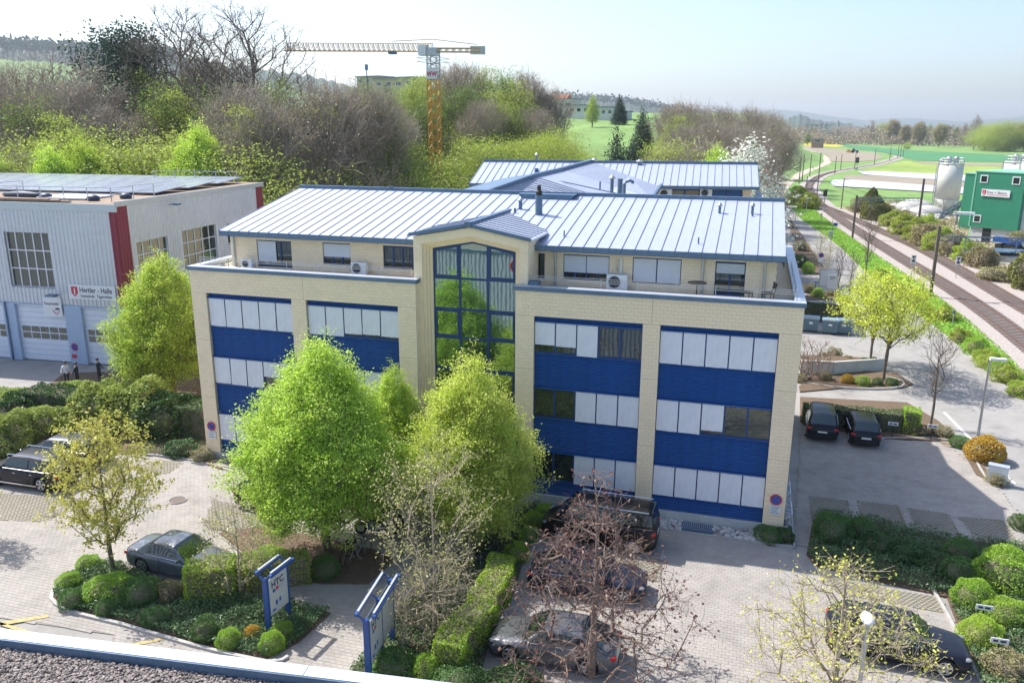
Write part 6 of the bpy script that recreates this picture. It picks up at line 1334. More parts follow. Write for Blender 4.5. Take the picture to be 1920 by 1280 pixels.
b0 = G(1536, 514); t = thing('no_parking_post', 'round no parking sign on a thin post by the street bushes', 'sign', b0); part('pole', MB().tube([(0, 0, 0), (0, 0, 2.7)], .035, 6), M['steel'], t); part('ring', MB().tube([(0, -.05, 2.4), (0, -.07, 2.4)], .32, 20), M['signred'], t); part('disc', MB().tube([(0, -.071, 2.4), (0, -.08, 2.4)], .23, 20), M['signblue'], t); part('text_plate', MB().box(-.3, .3, -.07, -.05, 1.55, 2.0), M['white'], t)
b0 = G(1551, 549); t = thing('information_board', 'pale glazed information stand among the round bushes', 'sign', b0, -.1)
part('frame', MB().box(-1.0, 1.0, -.06, .06, 2.55, 2.7).box(-1, -.9, -.05, .05, 0, 2.55).box(.9, 1, -.05, .05, 0, 2.55), M['steel'], t); part('panel', MB().box(-.9, .9, -.03, .03, .8, 2.5), M['rollblind'], t); p = part('front_board', MB().box(-.1, .95, -.35, -.28, .55, 2.1), M['white'], t); part('text_line', MB().box(.1, .75, -.36, -.35, 1.8, 1.88).box(.1, .6, -.36, -.35, 1.6, 1.66), M['ink'], p)
b0 = G(1528, 548); t = thing('bollard_lamp', 'short dark T shaped bollard lamp beside the information stand', 'lamp', b0); part('post', MB().bar((0, 0, 0), (0, 0, 1.15), .09), M['zincdark'], t); part('lamp_head', MB().box(-.25, .25, -.12, .12, 1.15, 1.25), M['zincdark'], t)
b0 = G(1868, 905); t = thing('junction_cabinet', 'small white utility cabinet in the bed by the golden bush', 'cabinet', b0, -.3); part('box', MB().box(-.45, .45, -.2, .2, 0, .95), M['white'], t); part('lid', MB().box(-.48, .48, -.23, .23, .95, 1.0), M['coping'], t)
for u, v, lb in ((1532, 782, 'small white parking plate above the left black car'), (1600, 790, 'small white parking plate above the right black car'), (1671, 800, 'small white parking plate on the dark part of the hedge'), (1745, 805, 'small pale plate at the trunk of the bare street tree'), (1838, 1150, 'white parking plate between the clipped balls lower right'), (1866, 1215, 'lower white parking plate among the clipped balls'), (122, 812, 'white plate on a stick in the left hedge'), (560, 745, None)):
    if not lb: continue
    b0 = G(u, v+22 if v < 900 else v+30); t = thing('parking_plate', lb, 'sign', b0, 0, 'parking number plates'); part('post', MB().bar((0, 0, 0), (0, 0, 1.0), .04), M['black'], t); p = part('plate', MB().box(-.28, .28, -.05, -.02, .85, 1.05), M['white'], t); part('lettering', MB().box(-.2, -.05, -.055, -.05, .91, .99).box(.02, .2, -.055, -.05, .91, .99), M['ink'], p)
# entrance signs -----------------------------------------------------------------
def totem(p0, p1, hgt, label, two, lz0):
    a, b = Vector(p0), Vector(p1); d = b-a; t = thing('entrance_sign', label, 'sign', a, math.atan2(d.y, d.x), 'entrance signs'); L_ = d.length; zt_ = hgt
    for x in ([0, L_*.5, L_] if two else [0, L_]):
        part('post', MB().box(x-.05, x+.05, -.10, .10, 0, zt_), M['signpost'], t)
    zb = .75
    part('panel', MB().box(.07, L_*.5-.03, -.10, -.06, zb, zt_-.12).box(L_*.5+.03, L_-.07, -.10, -.06, zb, zt_-.12) if two else MB().box(.07, L_-.07, -.10, -.06, zb, zt_-.12), M['signface'], t)
    part('panel', MB().box(.07, L_-.07, .06, .10, zb, zt_-.12), M['signface'], t)
    for s in (-1, 1): part('flare_rail', MB().bar((-.1, s*.30, zt_+.16), (L_+.1, s*.30, zt_+.16), .12, .10), M['signpost'], t)
    cr_ = MB()
    for x in ([-.06, L_*.5, L_+.06]): cr_.add([(x-.03, -.3, zt_+.2), (x-.03, 0, zt_-.02), (x-.03, .3, zt_+.2), (x+.03, -.3, zt_+.2), (x+.03, 0, zt_-.02), (x+.03, .3, zt_+.2), (x-.03, 0, zt_-.14), (x+.03, 0, zt_-.14)], [(0, 1, 6), (1, 2, 6), (3, 7, 4), (4, 7, 5), (0, 3, 4, 1), (1, 4, 5, 2), (0, 6, 7, 3), (2, 5, 7, 6)])
    part('cross_piece', cr_, M['signpost'], t); part('light_tube', MB().bar((0, -.27, zt_+.235), (L_, -.27, zt_+.235), .07).bar((0, .27, zt_+.235), (L_, .27, zt_+.235), .07), M['coping'], t)
    W_ = L_*.5 if two else L_
    lettering('HTC', .36, M['ink'], t, (W_*.16, -.105, zt_-.52), (math.pi/2, 0, 0), depth=.003, bold=.008, xs=W_*.72/.86)
    em = part('emblem', MB().box(W_*.22, W_*.34, -.108, -.10, zt_-.72, zt_-.60), M['signpost'], t); part('emblem', MB().box(W_*.38, W_*.5, -.108, -.10, zt_-.70, zt_-.58), M['signred'], t); part('emblem', MB().box(W_*.56, W_*.8, -.108, -.10, zt_-.68, zt_-.6), M['coping'], t)
    part('notice', MB().box(W_*.15, W_*.3, -.106, -.10, zb+.12, zb+.2).box(W_*.32, W_*.42, -.106, -.10, zb+.3, zb+.48).box(W_*.5, W_*.58, -.106, -.10, zb+.34, zb+.5), M['signblue'], t); return t
sA = G(505, 1190); sB = G(536, 1163); hA = vheight(sA, 1083); sB = sA+(sB-sA).normalized()*1.15
totem(sA, sB, hA, 'blue framed entrance sign with one panel in the left bed', False, 0)
sC = G(692, 1282); hC = vheight(sC, 1160); dC = G(736, 1200)-sC; sD = sC+dC; totem(sC, sD, hC, 'blue framed double entrance sign nearest the camera, right of the driveway', True, 0)
# concrete ramp wall on the right
mb = MB(); pts = [G(1500, 700), G(1560, 702), G(1655, 692)]; 
for a, b in zip(pts[:-1], pts[1:]): mb.bar(a+Vector((0, 0, .5)), b+Vector((0, 0, .35)), .22, 1.0)
t = thing('ramp_wall', 'low pale concrete wall along the ramp on the right', 'wall', pts[0]); wpart('wall', mb, M['concrete'], t); wpart('wall_cap', MB().bar(pts[0]+Vector((0, 0, 1.03)), pts[1]+Vector((0, 0, .98)), .28, .06), M['kerb'], t)
# people by the fire station ---------------------------------------------------------
def person(loc, rz, label, H, top, legs, hair, arms):
    t = thing('person', label, 'person', loc, rz); V = [(0, 0, .93), (0, 0, 1.18), (0, 0, 1.42), (0, 0, 1.52), (0, .01, 1.63), (0, .01, 1.74), (-.09, 0, .90), (-.11, .02, .50), (-.12, .0, .09), (-.12, -.14, .05), (.09, 0, .90), (.12, -.02, .50), (.13, 0, .09), (.13, -.14, .05), (-.19, 0, 1.40), (.19, 0, 1.40)]
    E = [(0, 1), (1, 2), (2, 3), (3, 4), (4, 5), (0, 6), (6, 7), (7, 8), (8, 9), (0, 10), (10, 11), (11, 12), (12, 13), (2, 14), (2, 15)]; Rr = [.15, .135, .15, .06, .09, .07, .10, .065, .045, .04, .10, .065, .045, .04, .075, .075]
    for s, sh in ((-1, 14), (1, 15)):
        a = arms[0 if s < 0 else 1]; V += [(s*.25, a[0], 1.14), (s*(.25-a[2]), a[1], 1.14-.22+a[3])]; E += [(sh, len(V)-2), (len(V)-2, len(V)-1)]; Rr += [.05, .037]
        h = len(V)-1
        for k in range(3): V.append((V[h][0]+(k-1)*.03, V[h][1]-.05, V[h][2]-.08)); E.append((h, len(V)-1)); Rr.append(.014)
    me = bpy.data.meshes.new('body'); me.from_pydata(V, E, []); o = bpy.data.objects.new('body', me); COL.objects.link(o); m_ = o.modifiers.new('skin', 'SKIN'); me.skin_vertices[0].data[0].use_root = True
    for i, r in enumerate(Rr): me.skin_vertices[0].data[i].radius = (r, r*.8 if i in (0, 1, 2) else r)
    sb = o.modifiers.new('sub', 'SUBSURF'); sb.levels = 1; sb.render_levels = 1; bpy.context.view_layer.update(); m2 = bpy.data.meshes.new_from_object(o.evaluated_get(bpy.context.evaluated_depsgraph_get())); bpy.data.objects.remove(o); m2.name = 'body'
    m2.materials.clear(); [m2.materials.append(M[x]) for x in (legs, top, 'skin')]; a0 = 1.10
    for p in m2.polygons: z = p.center.z; p.material_index = 0 if z < .95 else (1 if z < 1.50 and not (abs(p.center.x) > .2 and z < a0) else 2); p.use_smooth = True
    b = link('body', m2, t); link('hair', MB().sphere((0, .02, 1.75), .115, 10, (1, 1.05, .8)).mesh('hair', M[hair], True), t); t.scale = (H/1.85,)*3; return t
for u, v, rz, lb, tp, lg, ar in ((127, 722, .4, 'person in white shirt and dark blue trousers by the fire station', 'shirt', 'cloth', ((-.1, -.28, .05, .1), (0, -.02, 0, 0))), (147, 724, -1.2, 'person in dark clothes beside the one in the white shirt', 'cloth', 'cloth', ((0, -.05, 0, 0), (-.1, -.3, .08, .12))), (188, 716, 1.9, 'person in black half hidden behind the juniper', 'cloth', 'cloth', ((-.2, -.42, .0, .25), (-.1, -.3, .05, .15)))):
    b0 = G(u, v); person((b0.x, b0.y, 0), rz, lb, 1.8, tp, lg, 'black', ar)
t = thing('manhole_cover', 'round manhole cover in the forecourt paving', 'manhole', G(333, 938)+Vector((0, 0, .02))); part('cover', MB().tube([(0, 0, 0), (0, 0, .012)], .42, 28), M['wood'], t); part('ring', MB().tube([(.42*math.cos(a), .42*math.sin(a), .01) for a in np.linspace(0, 6.283, 29)], .03, 5, False), M['kerb'], t)
t = thing('manhole_cover', 'reddish manhole cover in the sunny corner of the side parking', 'manhole', G(1775, 833)+Vector((0, 0, .02))); part('cover', MB().tube([(0, 0, 0), (0, 0, .012)], .38, 28), M['plank'], t); part('ring', MB().tube([(.38*math.cos(a), .38*math.sin(a), .01) for a in np.linspace(0, 6.283, 29)], .03, 5, False), M['kerb'], t)
t = thing('timber_edging', 'wooden angle edging around the pit at the left building corner', 'edging', G(418, 872)); 
for k, (a, b) in enumerate((((-1, -.1), (-.3, .5)), ((-.2, .55), (1.3, -.1)), ((-1, -.15), (.3, -.5)))): part('beam', MB().bar((a[0], a[1], .06), (b[0], b[1], .06), .12, .12), M['plank'], t)
# ------------------------------------------------------------------ planting: hero trees
def at(u, v): g = G(u, v); return (g.x, g.y, 0)
tree('hornbeam_a', at(612, 1032), 9.6, 'broad dense light green hornbeam in front of the left wing', 'hornbeam', rz=.3, wide=1.06)
tree('hornbeam_b', at(882, 1012), 8.6, 'dense light green hornbeam in front of the glazed entrance', 'hornbeam', rz=1.0, wide=.98)
tree('hornbeam_a', (11.7, -2.6, 0), 7.2, 'slimmer hornbeam top showing right behind the broad left one', 'hornbeam', rz=2.2, wide=.72)
tree('hornbeam_a', (-8.9, 7.4, 0), 9.9, 'big bright green hornbeam beside the fire station', 'hornbeam', rz=2.5, wide=1.05)
tree('hornbeam_a', (-7.8, 15.5, 0), 9.6, 'hornbeam behind the big one between fire station and office', 'hornbeam', rz=.5, wide=1.0)
b0 = at(213, 1072); tree('young_yellow', b0, vheight(Vector(b0), 778), 'slender yellow leaved young tree by the silver convertible', 'young_tree', rz=.4)
b0 = at(452, 1122); tree('young_pale', b0, vheight(Vector(b0), 935), 'thin budding sapling behind the box hedge', 'sapling', rz=.2)
b0 = at(-40, 1010); tree('young_yellow', b0, 4.2, 'yellow leaved young tree cut by the left picture edge', 'young_tree', rz=1.8, wide=.8)
b0 = at(815, 1195); tree('pale_bare', b0, vheight(Vector(b0), 815), 'pale half bare tree in front of the second hornbeam', 'young_tree', rz=.9, wide=.85)
tree('tangle', b0, 2.9, 'low tangle of bare pale branches at the foot of the pale tree', 'shrub_tree', rz=2.9, wide=1.05)
b0 = at(1108, 1268); tree('brown_weeper', b0, vheight(Vector(b0), 872), 'brown leaved tree with tangled drooping branches over the parked cars', 'ornamental_tree', rz=.5)
b0 = (30.6, -12.0, 0); tree('corner_tree', b0, 5.4, 'spreading yellow budding tree over the black estate car', 'ornamental_tree', rz=1.2, wide=1.0)
b0 = at(1656, 712); tree('maple', b0, vheight(Vector(b0), 520), 'lime green maple in front on the island beside the ramp', 'maple', rz=.3, wide=1.0)
b0 = at(1631, 680); tree('maple', b0, vheight(Vector(b0), 515), 'lime green maple behind its twin beside the ramp', 'maple', rz=2., wide=.95)
b0 = at(1745, 797); tree('bare_small', b0, vheight(Vector(b0), 620), 'bare young street tree beside the hedge end', 'bare_tree', rz=1.)
for u, v, vt, k_, lb in ((1570, 554, 455, 'bare_small', 'bare street tree right of the information stand'), (1590, 578, 470, 'bare_small', 'leaning bare street tree nearest the lime maples'), (1620, 540, 400, 'bare_small', 'tall thin bare tree on the far side of the street'), (1552, 512, 450, 'young_pale', 'small budding tree behind the information stand'), (1535, 500, 430, 'young_pale', 'small budding tree next to the no parking post')):
    b0 = at(u, v); tree(k_, b0, vheight(Vector(b0), vt), lb, 'street_tree', wide=.7)
tree('twiggy', at(1518, 712), 3.0, 'leafless multi stemmed shrub at the corner of the right wall', 'bare_shrub', 'shrub', wide=1.4)
# hedges
def hp(u, v): g = G(u, v); return (g.x, g.y)
hA0, hA1 = hp(388, 1150), hp(478, 1128); hedge((7.15, -12.15), (8.75, -11.25), 1.15, 1.55, 'tall clipped box shaped hedge block next to the silver convertible', seed=3)
hedge((8.95, -10.9), (10.9, -9.4), .9, 1.25, 'loose overgrown hedge behind the box shaped block', 'juniper', seed=4)
hedge(hp(835, 1272), hp(905, 1180), 1.1, 1.35, 'fresh green clipped hedge piece nearest the double sign', seed=5); hedge(hp(900, 1185), hp(945, 1090), 1.1, 1.25, 'green hedge piece climbing toward the bicycles', seed=6)
hedge(hp(1503, 792), hp(1690, 808), .9, 1.25, 'long clipped hedge behind the two black cars', 'bushdark', seed=7, dens=300); hedge(hp(1690, 808), hp(1722, 812), 1.2, 1.5, 'lighter green hedge end right of the parked cars', 'hedge', seed=8)
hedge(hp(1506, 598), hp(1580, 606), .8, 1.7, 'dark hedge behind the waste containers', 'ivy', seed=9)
hedge((-15.5, 2.4), (-2.2, 3.2), 2.2, 2.0, 'wide dark hedge between the fire station yard and the parked cars', 'ivy', seed=10, dens=260, ls=.11)
hedge((-26, .4), (-15.5, 1.6), 2.2, 1.8, 'darker hedge stretch at the left picture edge', 'juniper', seed=11, dens=220, ls=.12)
# round clipped shrubs: pixel of the centre bottom, radius, height factor
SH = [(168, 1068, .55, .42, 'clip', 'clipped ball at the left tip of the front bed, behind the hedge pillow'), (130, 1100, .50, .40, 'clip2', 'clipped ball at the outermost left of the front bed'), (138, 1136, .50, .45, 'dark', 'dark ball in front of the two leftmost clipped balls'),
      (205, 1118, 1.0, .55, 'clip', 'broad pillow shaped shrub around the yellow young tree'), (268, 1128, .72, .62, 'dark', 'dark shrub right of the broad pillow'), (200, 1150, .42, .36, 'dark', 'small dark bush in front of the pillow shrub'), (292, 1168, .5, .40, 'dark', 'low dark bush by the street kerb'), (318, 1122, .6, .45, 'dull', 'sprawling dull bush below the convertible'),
      (386, 1195, .60, .52, 'dark', 'round variegated bush in front of the box hedge'), (430, 1210, .48, .42, 'clip', 'bright clipped ball before the box hedge'), (474, 1198, .34, .34, 'gold', 'small reddish bush between the bright balls'), (511, 1218, .48, .46, 'clip', 'bright clipped ball at the left sign foot'), (530, 1195, .40, .42, 'clip2', 'darker clipped ball tucked behind the sign foot'),
      (612, 1080, .62, .60, 'dark', 'dark green ball under the left hornbeam'), (505, 1060, .9, .5, 'clip2', 'loose green bush left of the hornbeam trunk'), (455, 1085, .8, .55, 'juni', 'feathery bush behind the box hedge'),
      (968, 1048, .56, .50, 'hedgeball', 'yellow green ball lowest in the row by the bicycles'), (992, 1012, .50, .46, 'hedgeball', 'yellow green ball second from below by the bicycles'), (1000, 985, .52, .44, 'hedgeball', 'yellow green ball third from below by the bicycles'), (1022, 968, .5, .42, 'clip2', 'pale ball topmost in the row beside the van'), (740, 1262, .75, .55, 'dark', 'dark leafy shrub behind the double sign'), (800, 1268, .6, .5, 'clip', 'green shrub between the double sign and the hedge'), (860, 1290, .8, .5, 'dark', 'low shrub at the lower picture edge below the hedge'), (960, 1290, .9, .4, 'ivyb', 'dark shrub at the lower edge left of the brown tree'),
      (1880, 1100, 1.25, 1.05, 'clip', 'largest round clipped ball at the right edge'), (1822, 1135, .85, .70, 'clip', 'round clipped ball left below the largest one'), (1890, 1168, .8, .62, 'clip2', 'round clipped ball below the largest one'), (1838, 1205, .72, .62, 'hedgeball', 'bright yellow green ball in the middle of the right bed'), (1890, 1268, .85, .55, 'dull', 'olive round bush at the lower right corner'),
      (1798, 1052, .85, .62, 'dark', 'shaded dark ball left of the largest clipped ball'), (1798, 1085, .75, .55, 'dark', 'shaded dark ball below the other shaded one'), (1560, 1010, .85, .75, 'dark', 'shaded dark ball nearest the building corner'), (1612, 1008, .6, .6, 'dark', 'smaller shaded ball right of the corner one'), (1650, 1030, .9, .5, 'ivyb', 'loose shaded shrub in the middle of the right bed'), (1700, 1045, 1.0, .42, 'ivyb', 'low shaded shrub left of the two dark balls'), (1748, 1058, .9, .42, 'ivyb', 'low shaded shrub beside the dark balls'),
      (1845, 860, .95, .85, 'gold', 'golden orange bush at the street corner'), (1868, 905, .65, .40, 'dull', 'grey green cushion around the utility cabinet'), (1915, 990, .55, .42, 'dark', 'small round bush at the right edge'),
      (1765, 815, .7, .35, 'dull', 'low grey bush right of the bare street tree'), (1722, 815, .55, .45, 'dull', 'brownish bush at the foot of the bare street tree'), (1800, 835, .6, .35, 'dark', 'low dark cushion beside the golden bush'),
      (1500, 715, .5, .4, 'dull', 'small bush at the wall foot'), (1548, 712, .5, .4, 'dull', 'yellowish bush in the island bed, left one'), (1617, 722, .62, .45, 'clip2', 'round green bush in the middle of the island bed'), (1588, 718, .5, .42, 'gold', 'reddish bush in the island bed'), (1645, 722, .4, .34, 'dark', 'small bush left of the maple trunk'), (1672, 722, .45, .34, 'dark', 'small bush right of the maple trunk'),
      (1565, 670, .55, .5, 'dull', 'airy yellow bush on the ramp bed'), (1545, 672, .35, .35, 'dull', 'small brown bush on the ramp bed'), (1590, 677, .35, .3, 'dull', 'tiny bush in the middle of the ramp bed'), (1620, 680, .3, .28, 'dark', 'tiny dark bush at the end of the ramp bed'), (1638, 682, .35, .35, 'dark', 'small dark bush at the maple twin trunk'),
      (1533, 556, .72, .62, 'clip2', 'clipped round bush left of the information stand'), (1515, 548, .8, .6, 'dull', 'pale bush behind the clipped one by the office corner'), (1555, 555, .4, .4, 'dull', 'small brown bush below the information stand'), (1570, 556, .4, .4, 'dull', 'small bush at the bare street tree'), (1583, 566, .8, .45, 'clip2', 'low spreading bush at the bed tip'),
      (1497, 500, 1.1, 1.0, 'ivyb', 'dark bush beside the office corner'), (1515, 512, .8, .9, 'clip', 'upright green bush near the no parking post'), (1500, 470, 1.1, .9, 'dull', 'grey twiggy bush behind the office corner'),
      (380, 862, .6, .4, 'dull', 'grey lavender cushion at the left building corner'), (1440, 1010, .75, .35, 'dark', 'low shrub at the right building corner'), (1470, 1012, .5, .38, 'ivyb', 'dark shrub around the right building corner'),
      (20, 850, 1.5, 1.4, 'juni', 'tall dark juniper at the left picture edge'), (80, 830, 1.6, 1.3, 'juni', 'feathery juniper behind the parked estate car'), (200, 800, 2.0, 1.7, 'juni', 'light feathery juniper in front of the fire station'), (265, 800, 2.1, 1.8, 'juni', 'broad light juniper before the big hornbeam'), (320, 810, 1.7, 1.6, 'ivyb', 'dark bush at the foot of the big hornbeam'), (150, 770, 1.5, 1.2, 'juni', 'juniper next to the people'), (340, 850, 1.0, .5, 'ivyb', 'low dark bush near the left building corner'), (30, 800, 1.6, 1.3, 'ivyb', 'dark evergreen bush behind the left juniper')]
for u, v, r, h, k_, lb in SH: b0 = G(u, v); shrub(k_, (b0.x, b0.y, 0), r, h, lb, 'clipped_shrub' if k_ in ('clip', 'clip2', 'hedgeball') else 'shrub')
# verge and rail side bushes
VB = [(1700, 560, 1.4, .9), (1735, 590, 1.2, .8), (1770, 600, 1.5, 1.1), (1800, 640, 1.3, .9), (1828, 662, 1.5, 1.2), (1860, 690, 1.4, .9), (1890, 715, 1.5, .9), (1915, 740, 1.3, .8), (1650, 520, 1.6, 1.0), (1500, 385, 2.6, 2.4), (1516, 392, 2.2, 2.0), (1492, 372, 2.2, 2.0), (1675, 545, 1.3, .9), (1845, 678, 1.2, .8), (1875, 702, 1.3, 1.0)]
ORDB = ['first', 'second', 'third', 'fourth', 'fifth', 'sixth', 'seventh', 'eighth', 'ninth', 'tenth', 'eleventh', 'twelfth', 'thirteenth', 'fourteenth', 'fifteenth']
for i, (u, v, r, h) in enumerate(sorted(VB)):
    b0 = G(u, v); shrub('rail' if i % 3 else 'clip2', (b0.x, b0.y, 0), r*(.72 if i > 2 else 1), h*(.75 if i > 2 else 1), 'green bush on the verge between street and railway, '+ORDB[i-3]+' from the far end' if i > 2 else 'big yellow green bush at the path end near the curve, '+ORDB[i]+' from the left', 'verge_bush', group='bushes on the verge' if i > 2 else 'bushes at the path end')
RB = [(1640, 412, 2.6, 2.6, 'thu', 'dark olive thuja bush beyond the tracks, large one', 340), (1610, 398, 2.2, 2.0, 'dull', 'grey olive bush left of the large thuja', 0), (1660, 408, 2.0, 1.5, 'railbuff', None, 0), (1675, 425, 2.6, 1.7, 'rail', None, 0), (1700, 440, 2.6, 2.0, 'rail', None, 0), (1722, 452, 2.4, 2.1, 'rail', None, 0), (1745, 462, 2.6, 2.2, 'railbuff', None, 0), (1765, 470, 2.3, 2.0, 'rail', None, 0), (1790, 480, 2.4, 2.0, 'railbuff', None, 0), (1815, 490, 2.4, 1.7, 'rail', None, 0), (1840, 500, 2.2, 1.6, 'railbuff', None, 0), (1690, 420, 2.0, 1.6, 'railbuff', None, 0), (1735, 440, 2.2, 2.0, 'rail', None, 0), (1862, 525, 1.8, 1.0, 'dull', None, 0), (1905, 470, 2.0, 1.8, 'dull', None, 0)]
rbn = 0
for u, v, r, h, k_, lb, vt in sorted(RB): rbn += 0 if lb else 1; b0 = G(u, v); shrub(k_, (b0.x, b0.y, 0), r*1.0, h, lb or 'spring scrub bush beyond the railway before the plant, '+ORDB[rbn-1]+' from the left', 'scrub_bush', group=None if lb else 'scrub bushes beyond the railway')
b0 = G(1632, 405); shrub('thu', (b0.x, b0.y, 0), 2.0, 3.4, 'pointed olive conifer bush beyond the tracks', 'conifer_bush'); b0 = G(1935, 540); shrub('thu', (b0.x, b0.y, 0), 2.6, 3.2, 'olive thuja cut by the right picture edge beyond the tracks', 'conifer_bush')
# ------------------------------------------------------------------ wooded slope
def ftree(key, u, vtop, dist, label, name='tree', wide=1., group=None, cat='tree', hmin=4):
    if u < 490: dist = dist+26-max(0, (u-330))*.08
    elif u <= 700: dist = max(dist, 98+.05*(u-490))
    elif 700 < u < 860 and dist < 140: dist += 45
    p = GD(u, vtop, dist); gz0_ = hz(p.x, p.y); h = max(hmin, p.z-gz0_); return tree(key, (p.x, p.y, gz0_-.2), h, label, name, cat, group, wide=wide)
ftree('tall_bare', 345, 12, 104, 'tall bare oak with forked crown, left of the two above the wood', 'bare_oak', 1.25); ftree('tall_bare', 440, 10, 108, 'tall bare oak with round crown, right of the two above the wood', 'bare_oak', 1.35)
ftree('pine', 235, 55, 110, 'dark blue green pine rising above the wood', 'pine', 1.0)
ftree('forest_bare_a', 90, 95, 105, 'broad bare tree with dark leaning trunks at the far left', 'forest_tree', 1.25); ftree('forest_bare_a', 150, 90, 100, 'bare tree with fine twigs left of the dark pine', 'forest_tree', 1.2)
ftree('forest_bare_b', 20, 125, 110, 'grey bare tree at the left edge of the wood', 'forest_tree')
ftree('spruce', 722, 162, 118, 'dark small spruce left of the crane', 'spruce', .9)
ftree('spruce', 1163, 178, 300, 'large dark spruce on the crest of the meadow', 'spruce', 1.1); ftree('spruce', 1208, 200, 200, 'dark spruce on the meadow slope', 'spruce', .95); ftree('spruce', 1160, 232, 120, 'slim dark spruce in front of the meadow', 'spruce', .62); ftree('spruce', 1183, 265, 118, 'small dark spruce beside the slim one', 'spruce', .75)
ftree('forest_green_a', 1112, 175, 290, 'light birch like tree beside the hilltop houses', 'forest_tree', .8)
ftree('blossom', 1406, 258, 103, 'white blossoming tree behind the right roof corner', 'blossom_tree', 1.1)
rr2 = random.Random(3)
GA, GB_, BA, BB, US, UB = 'forest_green_a', 'forest_green_b', 'forest_bare_a', 'forest_bare_b', 'understory', 'understory_brown'
FT = [(-30, 150, 100, BB), (50, 175, 92, GB_), (120, 160, 96, BB), (180, 175, 90, BA), (215, 150, 100, BA), (270, 120, 104, GA), (300, 150, 92, GB_), (385, 118, 106, BB), (330, 160, 90, GA), (410, 158, 96, GB_), (455, 165, 90, BB), (490, 160, 96, BA), (530, 150, 108, GB_), (470, 190, 84, GA), (120, 205, 86, GA), (560, 175, 92, BA), (600, 165, 98, BB), (585, 195, 84, GA), (640, 170, 100, BB), (665, 150, 116, BA), (690, 160, 110, GB_), (630, 205, 84, GB_), (700, 195, 88, GB_), (735, 205, 86, BB), (700, 170, 100, BB), (735, 166, 100, GB_), (668, 172, 100, BA), (500, 205, 82, BB), (450, 215, 80, BA),
      (560, 215, 82, BB), (770, 140, 150, GA), (800, 135, 155, GA), (840, 130, 160, BB), (870, 125, 165, BB), (905, 120, 165, GA), (940, 128, 160, GB_), (965, 145, 155, GA), (880, 150, 150, GB_), (930, 165, 145, GA), (985, 140, 165, BB), (1010, 150, 165, BA), (1035, 170, 165, BB), (850, 165, 148, GB_), (790, 180, 140, GB_), (820, 190, 138, GB_), (905, 190, 140, BB), (960, 195, 140, GB_), (1005, 205, 142, BB), (760, 200, 120, GB_),
      (1275, 212, 170, GA), (1262, 198, 180, BB), (1290, 196, 185, BB), (1320, 195, 190, BA), (1350, 203, 195, BB), (1380, 205, 200, BA), (1405, 205, 210, BB), (1430, 212, 230, BB), (1450, 218, 260, BB), (1475, 225, 300, BA), (1300, 225, 140, BA), (1340, 230, 145, BB), (1370, 235, 150, BB), (1420, 240, 170, BB), (1440, 255, 160, BA), (1290, 240, 140, BB), (1280, 240, 135, BB), (1470, 242, 240, BB)]
side = lambda u: 'at the far left wooded edge' if u < 200 else 'behind the fire station' if u < 480 else 'behind the left roof end' if u < 700 else 'left of the crane' if u < 800 else 'right of the crane' if u < 1060 else 'behind the rear building'
kinds = {GA: 'fresh yellow green tree', GB_: 'mid green leafy tree', BA: 'bare grey brown tree', BB: 'bare tree with buff buds', US: 'green undergrowth bush', UB: 'brown understory bush'}
ORD = ['first', 'second', 'third', 'fourth', 'fifth', 'sixth', 'seventh', 'eighth', 'ninth', 'tenth', 'eleventh', 'twelfth', 'thirteenth', 'fourteenth', 'fifteenth', 'sixteenth']
def ordinal_labels(items, key):
    cnt = {}; res = {}
    for it in sorted(items, key=lambda q: q[0]): k = key(it); cnt[k] = cnt.get(k, 0)+1; res[id(it)] = ORD[min(15, cnt[k]-1)]
    return {i: (o+' from left, ') for i, o in res.items()}
ol = ordinal_labels(FT, lambda q: (q[3], side(q[0])))
for it in FT: u, v, d, k_ = it; ftree(k_, u, v, d, kinds[k_]+' '+side(u)+', '+ol[id(it)][:-2], 'forest_tree', .92+.3*rr2.random(), group=kinds[k_]+'s '+side(u))
UT = [(u, rr2.uniform(262, 305), 78+rr2.random()*6, rr2.choice([US, UB, UB, UB, US])) for u in range(-40, 800, 56)]+[(u, rr2.uniform(215, 255), 92, rr2.choice([UB, UB, BB, BA])) for u in range(-20, 760, 44)]+[(u, rr2.uniform(235, 262), 138+rr2.random()*8, rr2.choice([US, US, UB])) for u in range(820, 1030, 22)]+[(u, rr2.uniform(262, 285), 128, US) for u in (900, 930, 960, 990, 1015)]+[(u, rr2.uniform(255, 280), 122, rr2.choice([US, UB])) for u in (1262, 1286, 1310, 1334, 1372)]
ol = ordinal_labels(UT, lambda q: (q[3], side(q[0])))
for it in UT: u, v, d, k_ = it; ftree(k_, u, v, d, 'low '+kinds[k_]+' '+side(u)+', '+ol[id(it)][:-2], 'understory_bush', 1+.4*rr2.random(), group=kinds[k_]+'s near the ground '+side(u), cat='bush', hmin=3)
for u, v, d, lb in ((90, 268, 74, 'bright fresh green young tree above the fire station roof, left one'), (150, 258, 76, 'yellow green young tree above the fire station roof, right one'), (365, 225, 74, 'luminous yellow green tree behind the fire station end wall'), (0, 290, 76, 'bright green tree at the left edge behind the fire station'), (1348, 270, 112, 'luminous yellow green tree behind the rear roof'), (712, 235, 74, 'dark leafed evergreen tree behind the roof ridge left end')): ftree('hornbeam_a' if u != 712 else 'forest_green_b', u, v, d, lb, 'forest_tree', .85)
for u, v, d, lb in ((1035, 258, 115, 'pale yellow willow bush at the meadow foot, left one'), (1062, 262, 112, 'pale willow bush at the meadow foot, right one'), (1012, 268, 118, 'low pale green bush at the site edge')): ftree('understory', u, v, d, lb, 'willow_bush', .6, cat='bush', hmin=3)
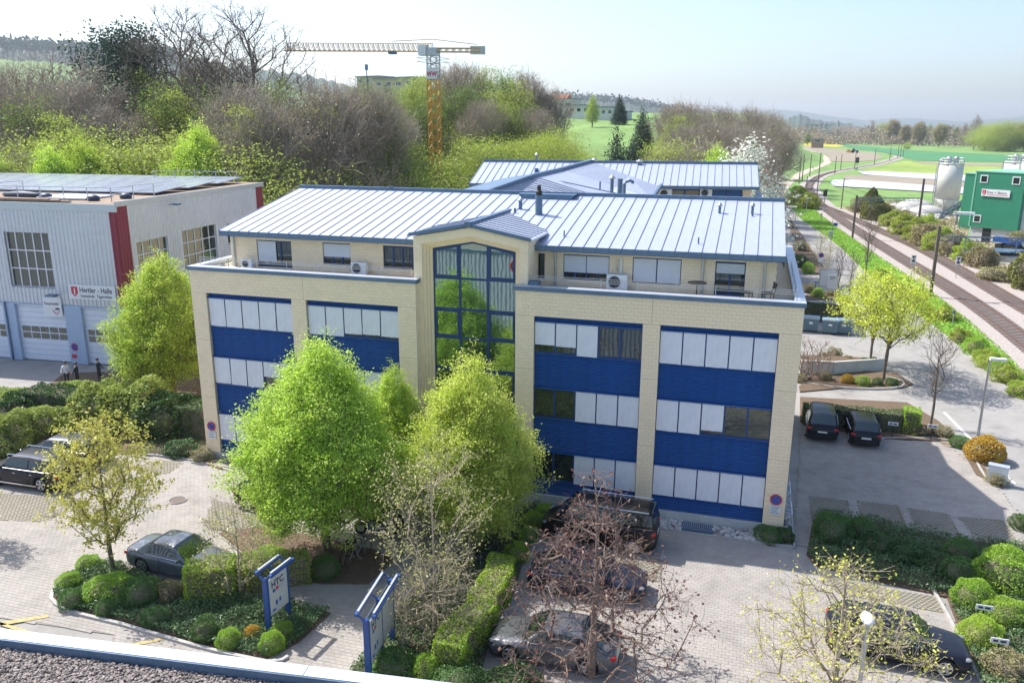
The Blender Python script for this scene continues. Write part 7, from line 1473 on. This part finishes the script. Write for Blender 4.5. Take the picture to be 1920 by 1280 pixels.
# trees on the plain
FB = 'field_tree'
PT = [(1632, 270, 226, 'poplar', 'tall slim poplar on the far plain'), (1655, 268, 232, US, 'grey green bush tree right of the poplar'), (1672, 270, 226, FB, 'tall pale tree behind the far rail bend'), (1640, 256, 240, FB, 'small far tree left of the poplar'), (1568, 262, 238, BA, 'purple brown bare tree near the far farmhouse'), (1556, 262, 240, BA, 'bare tree left of the purple one'), (1696, 272, 236, FB, 'buff willow by the far rail bend'), (1720, 273, 233, FB, 'broad buff willow right of the rail bend'), (1740, 268, 233, GB_, 'blue green tree behind the buff willows'), (1722, 265, 230, FB, 'far pale tree behind the willows'),
      (1760, 276, 234, FB, 'round pale tree with visible trunk'), (1790, 272, 236, GB_, 'dark tree right of the round pale one'), (1772, 268, 236, FB, 'pale tree in the gap behind'), (1805, 275, 228, BA, 'bare tall tree at the field edge, left side'), (1825, 280, 213, BA, 'tallest bare tree at the field edge'), (1845, 282, 235, US, 'silver willow bush right of the tallest bare tree'), (1868, 284, 232, US, 'broad silver willow at the field edge'), (1892, 284, 230, US, 'silver willow near the right picture edge'), (1918, 284, 232, FB, 'willow at the right picture edge'), (1880, 282, 262, US, 'dark low bush in front of the silver willows'), (1945, 285, 230, US, 'willow just past the right picture edge'), (1514, 272, 247, GB_, 'lone dark green tree beside the rape field'), (1496, 262, 238, 'forest_green_b', 'dark tree at the wood end above the meadow'), (1610, 262, 250, US, 'low far bush on the plain'), (1700, 280, 268, US, 'small bush at the field track')]
for i, (u, v, vt, k_, lb) in enumerate(PT): b0 = G(u, v); tree(k_, b0, vheight(b0, vt), lb, 'field_tree', wide=1.3 if k_ in (US, BB) else 1.0)
rng = np.random.default_rng(12); P_ = []
for dd in np.linspace(900, 1900, 6):
    for u in np.arange(1460, 1960, 3.2):
        p = GD(u+rng.normal()*3, 240, dd+rng.random()*120); hh = 9+6*math.sin(u*.05+dd)+rng.random()*5; n = 60; q = rng.normal(size=(n, 3))*np.array([5, 5, 1])*.8; q[:, 2] = rng.random(n)*max(3, hh); P_.append(np.array([p.x, p.y, 0])+q)
tag(link('distant_wood', leaves_mesh('distant_wood', np.concatenate(P_), 2.2, LM['budbrown'], rng, .1)), 'far belt of bare trees along the horizon', kind='stuff')
P_ = []
for (u0, u1, vt0, dist, n) in ((-60, 330, 100, 1870, 260), (1040, 1320, 192, 2560, 160)):
    for u in np.linspace(u0, u1, n):
        p = GD(u, np.interp(u, [-60, 0, 150, 300, 1040, 1180, 1320], [81, 83, 93, 100, 181, 191, 217]), dist-rng.random()*200); k = 10; q = rng.normal(size=(k, 3))*np.array([7, 7, 5]); P_.append(np.array([p.x, p.y, p.z+3])+q)
tag(link('ridge_wood', leaves_mesh('ridge_wood', np.concatenate(P_), 9, LM['dark'], rng, .1)), 'dark conifer wood along the distant ridge', kind='stuff')
# meadow grass tufts and slope scrub keep the near hillside from reading as a flat sheet
P_ = []
for k in range(40000):
    u = rng.uniform(-60, 1460); d_ = rng.uniform(92, 210); p = GD(u, 236, d_); z = hz(p.x, p.y)
    if z > .3 and not (1060 < u < 1210 and d_ > 118): P_.append((p.x, p.y, z+rng.random()*.9))
tag(link('forest_floor', leaves_mesh('forest_floor', np.array(P_), .38, LM['forest'], rng, .8)), 'leafy undergrowth on the wooded slope', kind='stuff')
